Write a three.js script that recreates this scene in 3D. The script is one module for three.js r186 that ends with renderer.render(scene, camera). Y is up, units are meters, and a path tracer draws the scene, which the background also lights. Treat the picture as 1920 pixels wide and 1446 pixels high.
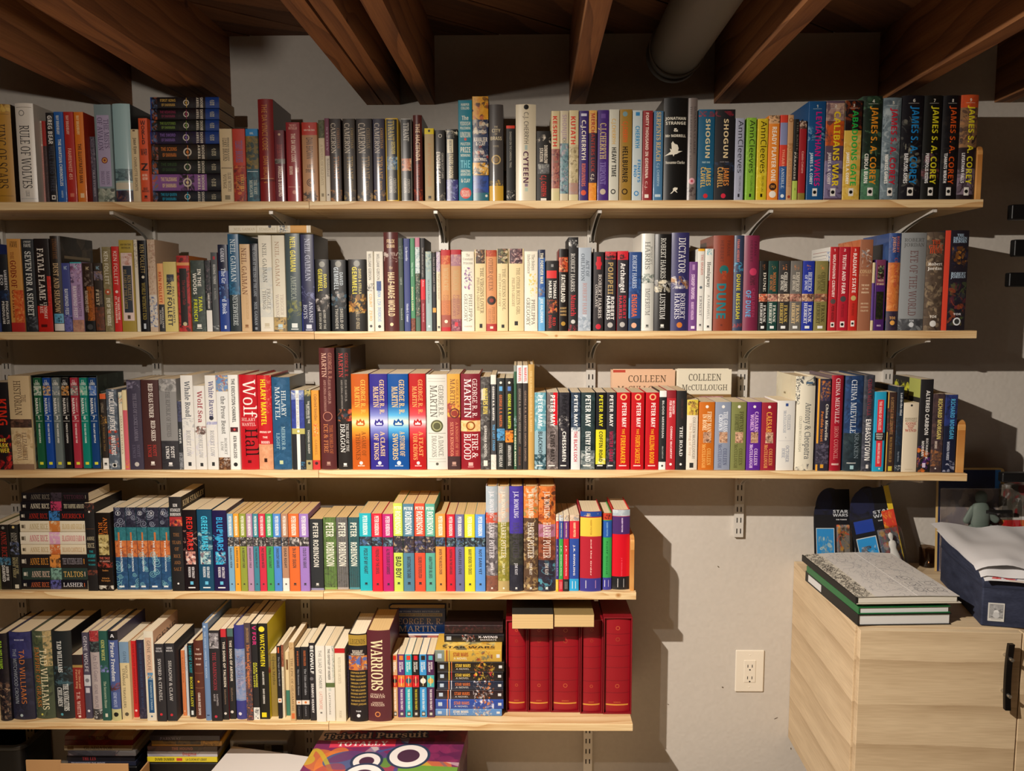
import * as THREE from 'three';
import { mergeGeometries, toCreasedNormals } from 'three/addons/utils/BufferGeometryUtils.js';
import { RoundedBoxGeometry } from 'three/addons/geometries/RoundedBoxGeometry.js';
import { RectAreaLightUniformsLib } from 'three/addons/lights/RectAreaLightUniformsLib.js';

// ---------- camera, exposure ----------
const scene = new THREE.Scene();
scene.background = new THREE.Color(0x000000);
const FOC = 1500, CX = 960, CY = 723, CAMZ = 2.222;               // focal length in pixels of the 1920 x 1446 frame
const camera = new THREE.PerspectiveCamera(2 * Math.atan(723 / FOC) * 180 / Math.PI, 1920 / 1446, 0.05, 30);
camera.rotation.order = 'YXZ';
camera.position.set(0, 0, CAMZ);                                  // y = 0 is eye height
camera.rotation.set(THREE.MathUtils.degToRad(-5.7), THREE.MathUtils.degToRad(0.5), THREE.MathUtils.degToRad(-0.1));
camera.updateMatrixWorld();
const renderer = new THREE.WebGLRenderer({ antialias: true });
renderer.toneMapping = THREE.LinearToneMapping;
renderer.toneMappingExposure = 0.97;
renderer.shadowMap.enabled = true;
RectAreaLightUniformsLib.init();

// ---------- the two bulbs of the ceiling track above and left of the viewer ----------
const BULBS = [
  { at: [-0.711, 0.515, 1.63], aim: [-0.161, -0.285, 1.41], power: 30.5, angle: 1.265 },
  { at: [-0.697, 0.475, 1.875], aim: [-0.997, -0.125, 1.135], power: 3.0, angle: 1.3 },
];
const BULB_COLOR = 0xfff4e7;
for (const b of BULBS) {
  const s = new THREE.SpotLight(BULB_COLOR, b.power, 0, b.angle, 1.0, 2);
  s.name = 'track_bulb_light';
  s.position.set(...b.at); s.target.position.set(...b.aim);
  s.castShadow = true; s.shadow.radius = 0.6; s.shadow.mapSize.set(2048, 2048); s.shadow.bias = -0.0005;
  scene.add(s, s.target);
}

// ---------- helpers ----------
let seedState = 12345;
const rnd = () => { seedState = (seedState * 1664525 + 1013904223) >>> 0; return seedState / 4294967296; };
const reseed = (n) => { seedState = (n * 2654435761 + 97) >>> 0; for (let i = 0; i < 4; i++) rnd(); };
const dir = (px, py) => new THREE.Vector3((px - CX) / FOC, -(py - CY) / FOC, -1).applyQuaternion(camera.quaternion);
const C0 = camera.position.clone();
const atZ = (px, py, z) => { const d = dir(px, py); return C0.clone().addScaledVector(d, (z - C0.z) / d.z); };
const atY = (px, py, y) => { const d = dir(px, py); return C0.clone().addScaledVector(d, (y - C0.y) / d.y); };
const taken = {};
const numbered = (n) => { const k = (taken[n] = (taken[n] ?? -1) + 1); return k ? n + '_' + String(k).padStart(3, '0') : n; };
function tag(o, label, category, group, kind) {
  o.userData.label = label;
  if (category) o.userData.category = category;
  if (group) o.userData.group = group;
  if (kind) o.userData.kind = kind;
  return o;
}
function thing(name, label, category, pos = [0, 0, 0], group) {
  const o = new THREE.Group(); o.name = numbered(name); o.position.set(...pos); scene.add(o);
  return tag(o, label, category, group);
}
function mesh(name, geo, mat, parent) {
  const m = new THREE.Mesh(geo, mat); m.name = parent === scene || !parent ? numbered(name) : name;
  m.castShadow = m.receiveShadow = true; (parent ?? scene).add(m); return m;
}
function struct(name, geo, mat, label) { const m = mesh(name, geo, mat, scene); m.userData.kind = 'structure'; if (label) m.userData.label = label; return m; }
const box = (x0, x1, y0, y1, z0, z1) => { const g = new THREE.BoxGeometry(x1 - x0, y1 - y0, z1 - z0); g.translate((x0 + x1) / 2, (y0 + y1) / 2, (z0 + z1) / 2); return g; };
const rbox = (x0, x1, y0, y1, z0, z1, r = 0.003) => { const g = new RoundedBoxGeometry(x1 - x0, y1 - y0, z1 - z0, 2, r); g.translate((x0 + x1) / 2, (y0 + y1) / 2, (z0 + z1) / 2); return g; };
// uv in metres, taken from the face's own plane
function metreUV(g, su = 1, sv = 1, ou = 0, ov = 0, swap = false) {
  const p = g.attributes.position, n = g.attributes.normal, uv = g.attributes.uv;
  for (let i = 0; i < p.count; i++) {
    const ax = Math.abs(n.getX(i)), ay = Math.abs(n.getY(i)), az = Math.abs(n.getZ(i));
    let u, v;
    if (ax > ay && ax > az) { u = p.getZ(i); v = p.getY(i); } else if (ay > az) { u = p.getX(i); v = p.getZ(i); } else { u = p.getX(i); v = p.getY(i); }
    if (swap) [u, v] = [v, u];
    uv.setXY(i, u * su + ou, v * sv + ov);
  }
  return g;
}
// value noise
const hash = (x, y, s) => { let h = (x * 374761393 + y * 668265263 + s * 1442695041) | 0; h = Math.imul(h ^ (h >>> 13), 1274126177); return ((h ^ (h >>> 16)) >>> 0) / 4294967296; };
function vnoise(x, y, px, py, s) {
  const xi = Math.floor(x), yi = Math.floor(y), fx = x - xi, fy = y - yi, sx = fx * fx * (3 - 2 * fx), sy = fy * fy * (3 - 2 * fy);
  const m = (a, n) => ((a % n) + n) % n;
  const a = hash(m(xi, px), m(yi, py), s), b = hash(m(xi + 1, px), m(yi, py), s), c = hash(m(xi, px), m(yi + 1, py), s), d = hash(m(xi + 1, px), m(yi + 1, py), s);
  return a + (b - a) * sx + (c - a) * sy + (a - b - c + d) * sx * sy;
}
function dataTex(w, h, fn, srgb = true) {
  const d = new Uint8Array(w * h * 4);
  for (let y = 0; y < h; y++) for (let x = 0; x < w; x++) {
    const c = fn(x / w, y / h), i = (y * w + x) * 4;
    d[i] = Math.max(0, Math.min(255, c[0])); d[i + 1] = Math.max(0, Math.min(255, c[1])); d[i + 2] = Math.max(0, Math.min(255, c[2])); d[i + 3] = 255;
  }
  const t = new THREE.DataTexture(d, w, h, THREE.RGBAFormat);
  t.wrapS = t.wrapT = THREE.RepeatWrapping; t.magFilter = THREE.LinearFilter; t.minFilter = THREE.LinearMipmapLinearFilter; t.generateMipmaps = true;
  if (srgb) t.colorSpace = THREE.SRGBColorSpace;
  t.needsUpdate = true; return t;
}
// wood: grain along u; rings warp around a few knots
function woodTex(base, dark, rings, knots, seed, w = 1024, h = 512, strength = 1, wavy = 1) {
  return dataTex(w, h, (u, v) => {
    let d = v, k = 0;
    for (const [ku, kv, kr] of knots) {
      let du = u - ku; du -= Math.round(du); let dv = v - kv; dv -= Math.round(dv);
      const q = Math.hypot(du * 3.2, dv) / kr;
      d += Math.sign(dv || 1) * 0.05 * Math.exp(-q * q * 0.35);
      k = Math.max(k, 1 - Math.min(1, q * 2.4));
    }
    const warp = (vnoise(u * 4, d * 3, 4, 3, seed) * 0.22 + vnoise(u * 9, d * 8, 9, 8, seed + 1) * 0.05) * wavy;
    const ring = (d + warp) * rings, fr = ring - Math.floor(ring);
    let g = Math.pow(fr, 3) * 0.55 + vnoise(u * 24, v * 190, 24, 190, seed + 2) * 0.3 + vnoise(u * 6, v * 24, 6, 24, seed + 3) * 0.35 - 0.3;
    g = g * strength + (k > 0 ? k * 1.15 : 0);
    return base.map((b, i) => b + (dark[i] - b) * Math.max(-0.15, Math.min(1, g)));
  });
}
const std = (o) => new THREE.MeshStandardMaterial(o);
const pineTex = woodTex([232, 203, 154], [176, 122, 66], 9, [[0.14, 0.3, 0.05], [0.62, 0.75, 0.06], [0.86, 0.42, 0.035]], 3);
const joistTex = woodTex([146, 96, 56], [84, 48, 26], 7, [[0.3, 0.4, 0.07], [0.8, 0.7, 0.05]], 21);
const oakTex = woodTex([214, 190, 154], [160, 132, 98], 4, [], 41, 1024, 1024, 0.75, 0.16);
const plankTex = woodTex([112, 74, 46], [52, 30, 18], 6, [[0.5, 0.5, 0.06]], 61, 512, 256);
const wallTex = dataTex(512, 512, (u, v) => { const n = vnoise(u * 5, v * 5, 5, 5, 7) * 5 + vnoise(u * 120, v * 120, 120, 120, 8) * 4 - 4; return [199 + n, 192 + n, 182 + n]; });
const rollerBump = dataTex(512, 512, (u, v) => { const n = vnoise(u * 140, v * 140, 140, 140, 9) * 150 + vnoise(u * 40, v * 40, 40, 40, 10) * 90; return [n, n, n]; }, false);
const M = {
  wall: std({ map: wallTex, roughness: 0.72, bumpMap: rollerBump, bumpScale: 0.0006 }),
  pine: std({ map: pineTex, roughness: 0.55 }),
  bookend: std({ map: pineTex, color: 0xf2cfa0, roughness: 0.5 }),
  joist: std({ map: joistTex, roughness: 0.75 }),
  plank: std({ map: plankTex, roughness: 0.85 }),
  oak: std({ map: oakTex, roughness: 0.5 }),
  oakEdge: std({ map: oakTex, color: 0xd8cfc4, roughness: 0.5 }),
  metalWhite: std({ color: 0xd6d2ca, roughness: 0.38, metalness: 0.15 }),
  black: std({ color: 0x0b0b0c, roughness: 0.45 }),
  darkMetal: std({ color: 0x1a1716, roughness: 0.35, metalness: 0.6 }),
  steel: std({ color: 0xb9b4aa, roughness: 0.3, metalness: 0.9 }),
  duct: std({ color: 0x6f6a62, roughness: 0.62, metalness: 0.35 }),
  plastic: std({ color: 0xe9e0cf, roughness: 0.35 }),
  slot: std({ color: 0x2a2520, roughness: 0.8 }),
  floor: std({ color: 0x9c8a74, roughness: 0.9 }),
  clear: new THREE.MeshPhysicalMaterial({ color: 0xf4f4f2, roughness: 0.06, transmission: 1, thickness: 0, ior: 1.45 }),
};

// ---------- the room ----------
const FLOOR = -1.62, CEIL = 0.722, JB = 0.54;
struct('floor', box(-4.7, 4.7, FLOOR - 0.1, FLOOR, -0.1, 6.7), M.floor, 'brown basement floor below the shelves');
struct('wall_back', metreUV(box(-4.7, 4.7, FLOOR, CEIL + 0.2, -0.1, 0), 1, 1), M.wall, 'painted greige wall behind the bookshelves');
struct('wall_left', metreUV(box(-4.7, -4.6, FLOOR, CEIL + 0.2, 0, 6.7), 1, 1), M.wall, 'painted greige side wall');
struct('wall_right', metreUV(box(4.6, 4.7, FLOOR, CEIL + 0.2, 0, 6.7), 1, 1), M.wall, 'painted greige side wall');
struct('wall_front', metreUV(box(-4.6, 4.6, FLOOR, CEIL + 0.2, 6.6, 6.7), 1, 1), M.wall, 'painted greige wall opposite the bookshelves');
// subfloor of diagonal planks above the joists
const ceiling = new THREE.Group(); ceiling.name = 'ceiling'; ceiling.userData = { kind: 'structure', label: 'dark diagonal subfloor planks above the joists' }; scene.add(ceiling);
{
  const W = 0.142, ang = Math.PI * 0.22, g = new THREE.BoxGeometry(14, 0.02, W - 0.004); metreUV(g, 0.6, 1);
  for (let i = -46; i <= 46; i++) {
    const m = mesh('plank', g, M.plank, ceiling); m.rotation.y = ang;
    m.position.set(Math.sin(ang) * i * W, CEIL + 0.011 + (i % 3) * 0.0012, 3.0 + Math.cos(ang) * i * W);
  }
  mesh('decking', box(-4.7, 4.7, CEIL + 0.026, CEIL + 0.06, -0.1, 6.7), M.plank, ceiling);
}
// joists run away from the wall
const joists = [[-1.5, 0.04], [-1.08, 0.07], [-0.845, 0.043], [-0.798, 0.043], [-0.388, 0.043], [-0.341, 0.043], [-0.246, 0.04], [0.158, 0.044], [0.546, 0.042], [0.985, 0.042], [1.297, 0.042], [1.7, 0.042], [2.1, 0.042], [-1.9, 0.042], [-2.3, 0.042], [-2.7, 0.042], [-3.1, 0.042], [-3.5, 0.042], [-3.9, 0.042], [2.5, 0.042], [2.9, 0.042], [3.3, 0.042], [3.7, 0.042], [4.1, 0.042]];
joists.forEach(([x, w], i) => {
  const g = metreUV(box(-w / 2, w / 2, JB, CEIL, 0, 6.5), 1 / 1.3, 1 / 0.5, i * 0.37, i * 0.21);
  // long faces carry the grain along their length
  const p = g.attributes.position, n = g.attributes.normal, uv = g.attributes.uv;
  for (let k = 0; k < p.count; k++) uv.setXY(k, p.getZ(k) / 1.4 + i * 0.37, (Math.abs(n.getY(k)) > 0.5 ? p.getX(k) : p.getY(k)) / 0.4 + i * 0.21);
  const m = struct('beam', g, M.joist); m.position.x = x; m.rotation.y = THREE.MathUtils.degToRad(-1.2 + (i % 3) * 0.2);
  m.userData.label = 'brown wooden ceiling joist running out from the wall';
});

// ---------- shelves ----------
const SHELF = [0.255, -0.063, -0.413, -0.730, -1.083], ZF = 0.238, TH = 0.0195;
const ENDX = [1.126, 1.128, 1.124, 0.299, 0.295], JOINX = [-0.512, -0.508, -0.506, -0.502, -0.497];
const ROWNAME = ['top', 'second', 'third', 'fourth', 'lowest'];
const shelfY = (r, x) => SHELF[r] - (r === 2 ? 0.0085 * Math.max(0, (x - 0.2) / 0.92) ** 2 : 0);
function boardGeo(a, b, r) {
  const s = new THREE.Shape(), z0 = 0.002, z1 = ZF, c = 0.0022;
  s.moveTo(-z0, -TH); s.lineTo(-z1 + c, -TH); s.quadraticCurveTo(-z1, -TH, -z1, -TH + c); s.lineTo(-z1, -c); s.quadraticCurveTo(-z1, 0, -z1 + c, 0); s.lineTo(-z0, 0); s.closePath();
  const g = new THREE.ExtrudeGeometry(s, { depth: b - a, steps: 30, bevelEnabled: false, curveSegments: 4 });
  g.rotateY(Math.PI / 2); g.translate(a, 0, 0);
  const p = g.attributes.position; for (let i = 0; i < p.count; i++) p.setY(i, p.getY(i) + shelfY(r, p.getX(i)));
  return g;
}
SHELF.forEach((y, r) => {
  [[-1.75, JOINX[r] - 0.0006], [JOINX[r] + 0.0006, ENDX[r]]].forEach(([a, b], k) => {
    const g = boardGeo(a, b, r);
    metreUV(g, 1 / 1.15, 1 / 0.3, r * 0.31 + k * 0.47, r * 0.27 + k * 0.4);
    const m = mesh('shelf_board', g, M.pine, scene);
    tag(m, k ? `pine shelf board of the ${ROWNAME[r]} row, the piece with the free end` : `pine shelf board of the ${ROWNAME[r]} row, the piece without a free end`, 'shelf board', 'pine shelf boards');
  });
});
// slotted uprights
const UPX = [-1.426, -1.006, -0.611, -0.205, 0.199, 0.619, 1.019];
function uprightGeo(len) {
  const s = new THREE.Shape(), hw = 0.0128; s.moveTo(-hw, -len); s.lineTo(hw, -len); s.lineTo(hw, 0); s.lineTo(-hw, 0); s.closePath();
  for (let y = 0.016; y < len - 0.02; y += 0.0312) for (const c of [-0.0052, 0.0052]) {
    const h = new THREE.Path(); h.moveTo(c - 0.0016, -y); h.lineTo(c + 0.0016, -y); h.lineTo(c + 0.0016, -y - 0.0145); h.lineTo(c - 0.0016, -y - 0.0145); h.closePath(); s.holes.push(h);
  }
  const face = new THREE.ExtrudeGeometry(s, { depth: 0.0015, bevelEnabled: false }); face.translate(0, 0, 0.0125);
  const parts = [face, box(-hw, -hw + 0.0015, -len, 0, 0.0003, 0.0125), box(hw - 0.0015, hw, -len, 0, 0.0003, 0.0125)].map((g) => g.index ? g.toNonIndexed() : g);
  return mergeGeometries(parts);
}
const upLong = uprightGeo(1.72), upShort = uprightGeo(1.008), upBack = { long: box(-0.011, 0.011, -1.72, 0, 0.0002, 0.001), short: box(-0.011, 0.011, -1.008, 0, 0.0002, 0.001) };
const ORD = ['first', 'second', 'third', 'fourth', 'fifth', 'sixth', 'seventh'];
UPX.forEach((x, i) => {
  const long = i < 5;
  const t = thing('slotted_upright', long ? `white slotted steel upright, ${ORD[4 - i]} one from the short shelf ends` : `white slotted steel upright ending under the third shelf, ${i === 5 ? 'above the outlet' : 'behind the toys'}`, 'upright', [x, 0.357, 0], 'slotted wall uprights');
  mesh('channel', long ? upLong : upShort, M.metalWhite, t);
  mesh('backing', long ? upBack.long : upBack.short, M.slot, t);
});
// brackets
{
  const s = new THREE.Shape(); s.moveTo(0.014, 0); s.lineTo(0.222, 0); s.lineTo(0.222, -0.009); s.quadraticCurveTo(0.12, -0.02, 0.05, -0.048); s.lineTo(0.03, -0.062); s.lineTo(0.014, -0.062); s.closePath();
  const arm = new THREE.ExtrudeGeometry(s, { depth: 0.0014, bevelEnabled: false });   // in the x-y plane, to be turned into z-y
  arm.rotateY(-Math.PI / 2);
  const a = arm.clone(); a.translate(0.0052, 0, 0); const b = arm.clone(); b.translate(-0.0038, 0, 0);
  const top = box(-0.0052, 0.0052, -0.0016, 0, 0.014, 0.222), tip = box(-0.0052, 0.0052, -0.009, -0.0016, 0.2205, 0.222);
  const g = mergeGeometries([a, b, top, tip].map((q) => q.index ? q.toNonIndexed() : q));
  const screw = new THREE.CylinderGeometry(0.0024, 0.0024, 0.0012, 10); screw.rotateZ(Math.PI / 2); screw.translate(0.0058, -0.02, 0.125);
  SHELF.forEach((y, r) => UPX.forEach((x, i) => {
    if (r > 2 && i > 4) return;
    const t = thing('shelf_bracket', `white bracket under the ${ROWNAME[r]} shelf on ${i < 5 ? 'the ' + ORD[4 - i] + ' upright from the short shelf ends' : i === 5 ? 'the upright ending above the outlet' : 'the upright behind the toys'}`, 'bracket', [x, shelfY(r, x) - TH - 0.0004, 0], 'shelf brackets');
    mesh('arm', g, M.metalWhite, t); mesh('screw', screw, M.slot, t);
  }));
}
// hang rail that carries the uprights
tag(mesh('hang_rail', rbox(-1.75, 1.2, 0.362, 0.392, 0.0002, 0.009, 0.002), std({ map: wallTex, roughness: 0.6 }), scene), 'flat painted rail along the wall behind the top row of books', 'rail');

// ---------- books: print atlas ----------
const PXS = 2.7, ATLAS = 2048;
const atlases = [];
let cur = null;
function newAtlas() {
  const cv = document.createElement('canvas'); cv.width = cv.height = ATLAS;
  const ctx = cv.getContext('2d'); ctx.fillStyle = '#777'; ctx.fillRect(0, 0, ATLAS, ATLAS);
  const tex = new THREE.CanvasTexture(cv); tex.colorSpace = THREE.SRGBColorSpace; tex.magFilter = THREE.LinearFilter; tex.anisotropy = 8;
  cur = { ctx, x: 2, y: 2, rowH: 0, tex, mats: {} }; atlases.push(cur); return cur;
}
function cell(w, h) {
  w = Math.ceil(w); h = Math.ceil(h);
  if (!cur) newAtlas();
  if (cur.x + w + 4 > ATLAS) { cur.x = 2; cur.y += cur.rowH + 4; cur.rowH = 0; }
  if (cur.y + h + 4 > ATLAS) newAtlas();
  const c = { a: cur, x: cur.x, y: cur.y, w, h }; cur.x += w + 4; cur.rowH = Math.max(cur.rowH, h); return c;
}
const coverMat = (a, gloss) => a.mats[gloss] ??= gloss === 2
  ? new THREE.MeshPhysicalMaterial({ map: a.tex, roughness: 0.5, clearcoat: 0.6, clearcoatRoughness: 0.13 })
  : std({ map: a.tex, roughness: gloss ? 0.34 : 0.56 });
const FONT = { B: 'bold 40px sans-serif', N: '40px sans-serif', R: '40px serif', Z: 'bold 40px serif', M: '40px monospace' };
function fitText(ctx, text, cx, cy, len, hgt, color, font, rot) {
  ctx.save(); ctx.translate(cx, cy); if (rot) ctx.rotate(Math.PI / 2);
  ctx.font = FONT[font] || FONT.B; ctx.fillStyle = color; ctx.textAlign = 'center'; ctx.textBaseline = 'alphabetic';
  const m = ctx.measureText(text), cap = /[a-z]/.test(text) ? 34 : 29;
  ctx.scale(len / Math.max(1, m.width), hgt / cap); ctx.fillText(text, 0, /[a-z]/.test(text) ? 11 : 14.5); ctx.restore();
}
// elements, separated by | :  t text down the spine, h text across it, b band, c disc, n printed picture, x small publisher mark, l line, o oval ring
function paint(ctx, X, Y, W, H, base, spec, seed) {
  ctx.save(); ctx.beginPath(); ctx.rect(X, Y, W, H); ctx.clip();
  ctx.fillStyle = base; ctx.fillRect(X, Y, W, H);
  reseed(seed);
  for (const e of (spec || '').split('|')) {
    if (!e) continue;
    const a = e.split(':'), k = a[0], f = (i, d) => (a[i] === undefined || a[i] === '' ? d : +a[i]);
    if (k === 't') { const v0 = f(2, 0.1), v1 = f(3, 0.9); fitText(ctx, a[1], X + W * f(6, 0.5), Y + H * (v0 + v1) / 2, H * (v1 - v0), W * f(7, 0.5), a[4] || '#fff', a[5], true); }
    else if (k === 'h') fitText(ctx, a[1], X + W * f(6, 0.5), Y + H * f(2, 0.5), W * f(4, 0.8), H * f(5, 0.04), a[3] || '#fff', a[7] || 'B', false);
    else if (k === 'b') { ctx.fillStyle = a[3]; ctx.fillRect(X + W * f(4, 0), Y + H * f(1), W * (f(5, 1) - f(4, 0)), H * (f(2) - f(1))); }
    else if (k === 'c') { ctx.fillStyle = a[4]; ctx.beginPath(); ctx.arc(X + W * f(1), Y + H * f(2), W * f(3), 0, 7); ctx.fill(); }
    else if (k === 'o') { ctx.strokeStyle = a[4]; ctx.lineWidth = Math.max(1, W * f(5, 0.06)); ctx.beginPath(); ctx.arc(X + W * f(1), Y + H * f(2), W * f(3), 0, 7); ctx.stroke(); }
    else if (k === 'l') { ctx.fillStyle = a[2]; ctx.fillRect(X + W * f(4, 0.08), Y + H * f(1), W * (1 - 2 * f(4, 0.08)), Math.max(1, H * f(3, 0.004))); }
    else if (k === 'x') { const s = W * f(3, 0.3), cx = X + W * f(4, 0.5), cy = Y + H * f(1); ctx.fillStyle = a[2]; ctx.fillRect(cx - s / 2, cy - s * 0.55, s, s * 0.75); ctx.fillRect(cx - s * 0.62, cy + s * 0.36, s * 1.24, Math.max(1, s * 0.16)); }
    else if (k === 'n') {
      const cols = a[3].split(','), y0 = Y + H * f(1), y1 = Y + H * f(2), x0 = X + W * f(4, 0), x1 = X + W * f(5, 1), n = Math.round(14 + 10 * (y1 - y0) / (x1 - x0));
      ctx.save(); ctx.beginPath(); ctx.rect(x0, y0, x1 - x0, y1 - y0); ctx.clip(); ctx.fillStyle = cols[0]; ctx.fillRect(x0, y0, x1 - x0, y1 - y0);
      const w0 = x1 - x0;
      for (let i = 0; i < n * 2.4; i++) {
        ctx.fillStyle = ctx.strokeStyle = cols[Math.floor(rnd() * cols.length)]; ctx.globalAlpha = 0.35 + rnd() * 0.5; ctx.beginPath();
        const qx = x0 + rnd() * w0, qy = y0 + rnd() * (y1 - y0);
        if (rnd() < 0.62) { ctx.ellipse(qx, qy, w0 * (0.04 + rnd() * 0.2), w0 * (0.03 + rnd() * 0.12), rnd() * 3, 0, 7); ctx.fill(); }
        else { ctx.lineWidth = Math.max(0.8, w0 * (0.01 + rnd() * 0.05)); ctx.moveTo(qx, qy); ctx.quadraticCurveTo(qx + (rnd() - 0.5) * w0 * 0.6, qy + (rnd() - 0.5) * w0 * 0.6, qx + (rnd() - 0.5) * w0 * 0.9, qy + (rnd() - 0.5) * w0 * 0.9); ctx.stroke(); }
      }
      ctx.restore();
    }
    else if (k === 'g') { const gr = ctx.createLinearGradient(0, Y + H * f(1), 0, Y + H * f(2)); gr.addColorStop(0, a[3]); gr.addColorStop(1, a[4]); ctx.fillStyle = gr; ctx.fillRect(X, Y + H * f(1) - 0.5, W, H * (f(2) - f(1)) + 1); }   // two inks blended in print
    else if (k === 'p') { ctx.fillStyle = a[1]; ctx.beginPath(); a[2].split(';').forEach((q, i) => { const [u, v] = q.split(',').map(Number); (i ? ctx.lineTo : ctx.moveTo).call(ctx, X + W * u, Y + H * v); }); ctx.fill(); }   // printed outline
    else if (k === 'w') {                                     // wave curls
      ctx.strokeStyle = a[3]; ctx.lineWidth = Math.max(1.2, W * 0.05);
      for (let i = 0; i < f(4, 4); i++) { const cx = X + W * rnd(), cy = Y + H * (f(1) + (f(2) - f(1)) * rnd()), r0 = W * (0.2 + rnd() * 0.25); ctx.beginPath(); for (let q = 0; q < 40; q++) { const r = r0 * (1 - q / 46); ctx.lineTo(cx + Math.cos(q * 0.3) * r, cy + Math.sin(q * 0.3) * r); } ctx.stroke(); }
    }
    else if (k === 's') { ctx.fillStyle = a[1]; const n = f(2, 12); for (let i = 0; i < n; i++) ctx.fillRect(X + W * (i + 0.35) / n, Y, W * 0.3 / n, H); }   // printed stripes
  }
  ctx.restore();
}
// accumulates quads with their own normals and uvs
class Acc {
  constructor() { this.p = []; this.n = []; this.u = []; }
  quad(P, N, U) { for (const i of [0, 1, 2, 0, 2, 3]) { this.p.push(...P[i]); this.n.push(...(N.length === 4 ? N[i] : N)); this.u.push(...(U.length === 4 ? U[i] : U)); } }
  geo() { const g = new THREE.BufferGeometry(); g.setAttribute('position', new THREE.Float32BufferAttribute(this.p, 3)); g.setAttribute('normal', new THREE.Float32BufferAttribute(this.n, 3)); g.setAttribute('uv', new THREE.Float32BufferAttribute(this.u, 2)); return g; }
}
function profile(w, d, hard, inset) {
  const hw = w / 2 - inset, pts = [[-hw, -d]];
  if (hard) { const b = Math.min(0.0055, w * 0.16), z0 = -b - inset; for (let i = 0; i <= 8; i++) { const t = i / 8, x = -hw + 2 * hw * t; pts.push([x, z0 + b * Math.sin(Math.PI * t) ** 0.8]); } }
  else { const r = Math.min(0.0013, hw * 0.4); pts.push([-hw, -r - inset], [-hw + r * 0.3, -r * 0.3 - inset], [-hw + r, -inset], [hw - r, -inset], [hw - r * 0.3, -r * 0.3 - inset], [hw, -r - inset]); }
  pts.push([hw, -d]); return pts;
}
function coverGeo(w, h, d, hard, uv) {
  const A = new Acc(), t = hard ? 0.0024 : 0.0005, O = profile(w, d, hard, 0), I = profile(w, d, hard, t), n = O.length;
  const nrm = []; for (let i = 0; i < n - 1; i++) { const dx = O[i + 1][0] - O[i][0], dz = O[i + 1][1] - O[i][1], l = Math.hypot(dx, dz) || 1; nrm.push([-dz / l, 0, dx / l]); }
  const vn = (i, s) => { const a = nrm[s], b = nrm[s === i ? i - 1 : i]; if (!b || !a) return a || b; if (a[0] * b[0] + a[2] * b[2] < 0.7) return a; const v = [a[0] + b[0], 0, a[2] + b[2]], l = Math.hypot(v[0], v[2]); return [v[0] / l, 0, v[2] / l]; };
  for (let i = 0; i < n - 1; i++) {
    const [x0, z0] = O[i], [x1, z1] = O[i + 1], left = i === 0, right = i === n - 2, N0 = vn(i, i), N1 = vn(i + 1, i);
    const flip = (v) => [-v[0], 0, -v[2]];
    let U;
    if (left) U = uv.left ? [[uv.left[0], uv.left[1]], [uv.left[2], uv.left[1]], [uv.left[2], uv.left[3]], [uv.left[0], uv.left[3]]] : uv.strip;
    else if (right) U = uv.right ? [[uv.right[0], uv.right[1]], [uv.right[2], uv.right[1]], [uv.right[2], uv.right[3]], [uv.right[0], uv.right[3]]] : uv.strip;
    else { const a = uv.u0 + (uv.u1 - uv.u0) * (x0 / w + 0.5), b = uv.u0 + (uv.u1 - uv.u0) * (x1 / w + 0.5); U = [[a, uv.v0], [b, uv.v0], [b, uv.v1], [a, uv.v1]]; }
    A.quad([[x0, 0, z0], [x1, 0, z1], [x1, h, z1], [x0, h, z0]], [flip(N0), flip(N1), flip(N1), flip(N0)].map((v) => [-v[0], 0, -v[2]]).map((v) => v), U);
    const [a0, b0] = I[i], [a1, b1] = I[i + 1];
    A.quad([[a1, 0, b1], [a0, 0, b0], [a0, h, b0], [a1, h, b1]], flip(nrm[i]), uv.strip);
    A.quad([[x0, h, z0], [x1, h, z1], [a1, h, b1], [a0, h, b0]], [0, 1, 0], uv.strip);
    A.quad([[x1, 0, z1], [x0, 0, z0], [a0, 0, b0], [a1, 0, b1]], [0, -1, 0], uv.strip);
  }
  A.quad([[I[0][0], 0, -d], [O[0][0], 0, -d], [O[0][0], h, -d], [I[0][0], h, -d]], [0, 0, -1], uv.strip);
  A.quad([[O[n - 1][0], 0, -d], [I[n - 1][0], 0, -d], [I[n - 1][0], h, -d], [O[n - 1][0], h, -d]], [0, 0, -1], uv.strip);
  return A.geo();
}
const pageTex = dataTex(256, 8, (u) => { const g = (hash(Math.floor(u * 256), 1, 5) - 0.5) * 34; return [236 + g * 0.8, 222 + g, 194 + g]; });
const pageMats = [std({ map: pageTex, roughness: 0.9 }), std({ map: pageTex, color: 0xf3ede2, roughness: 0.9 }), std({ map: pageTex, color: 0xe6cfa6, roughness: 0.9 })];
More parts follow.
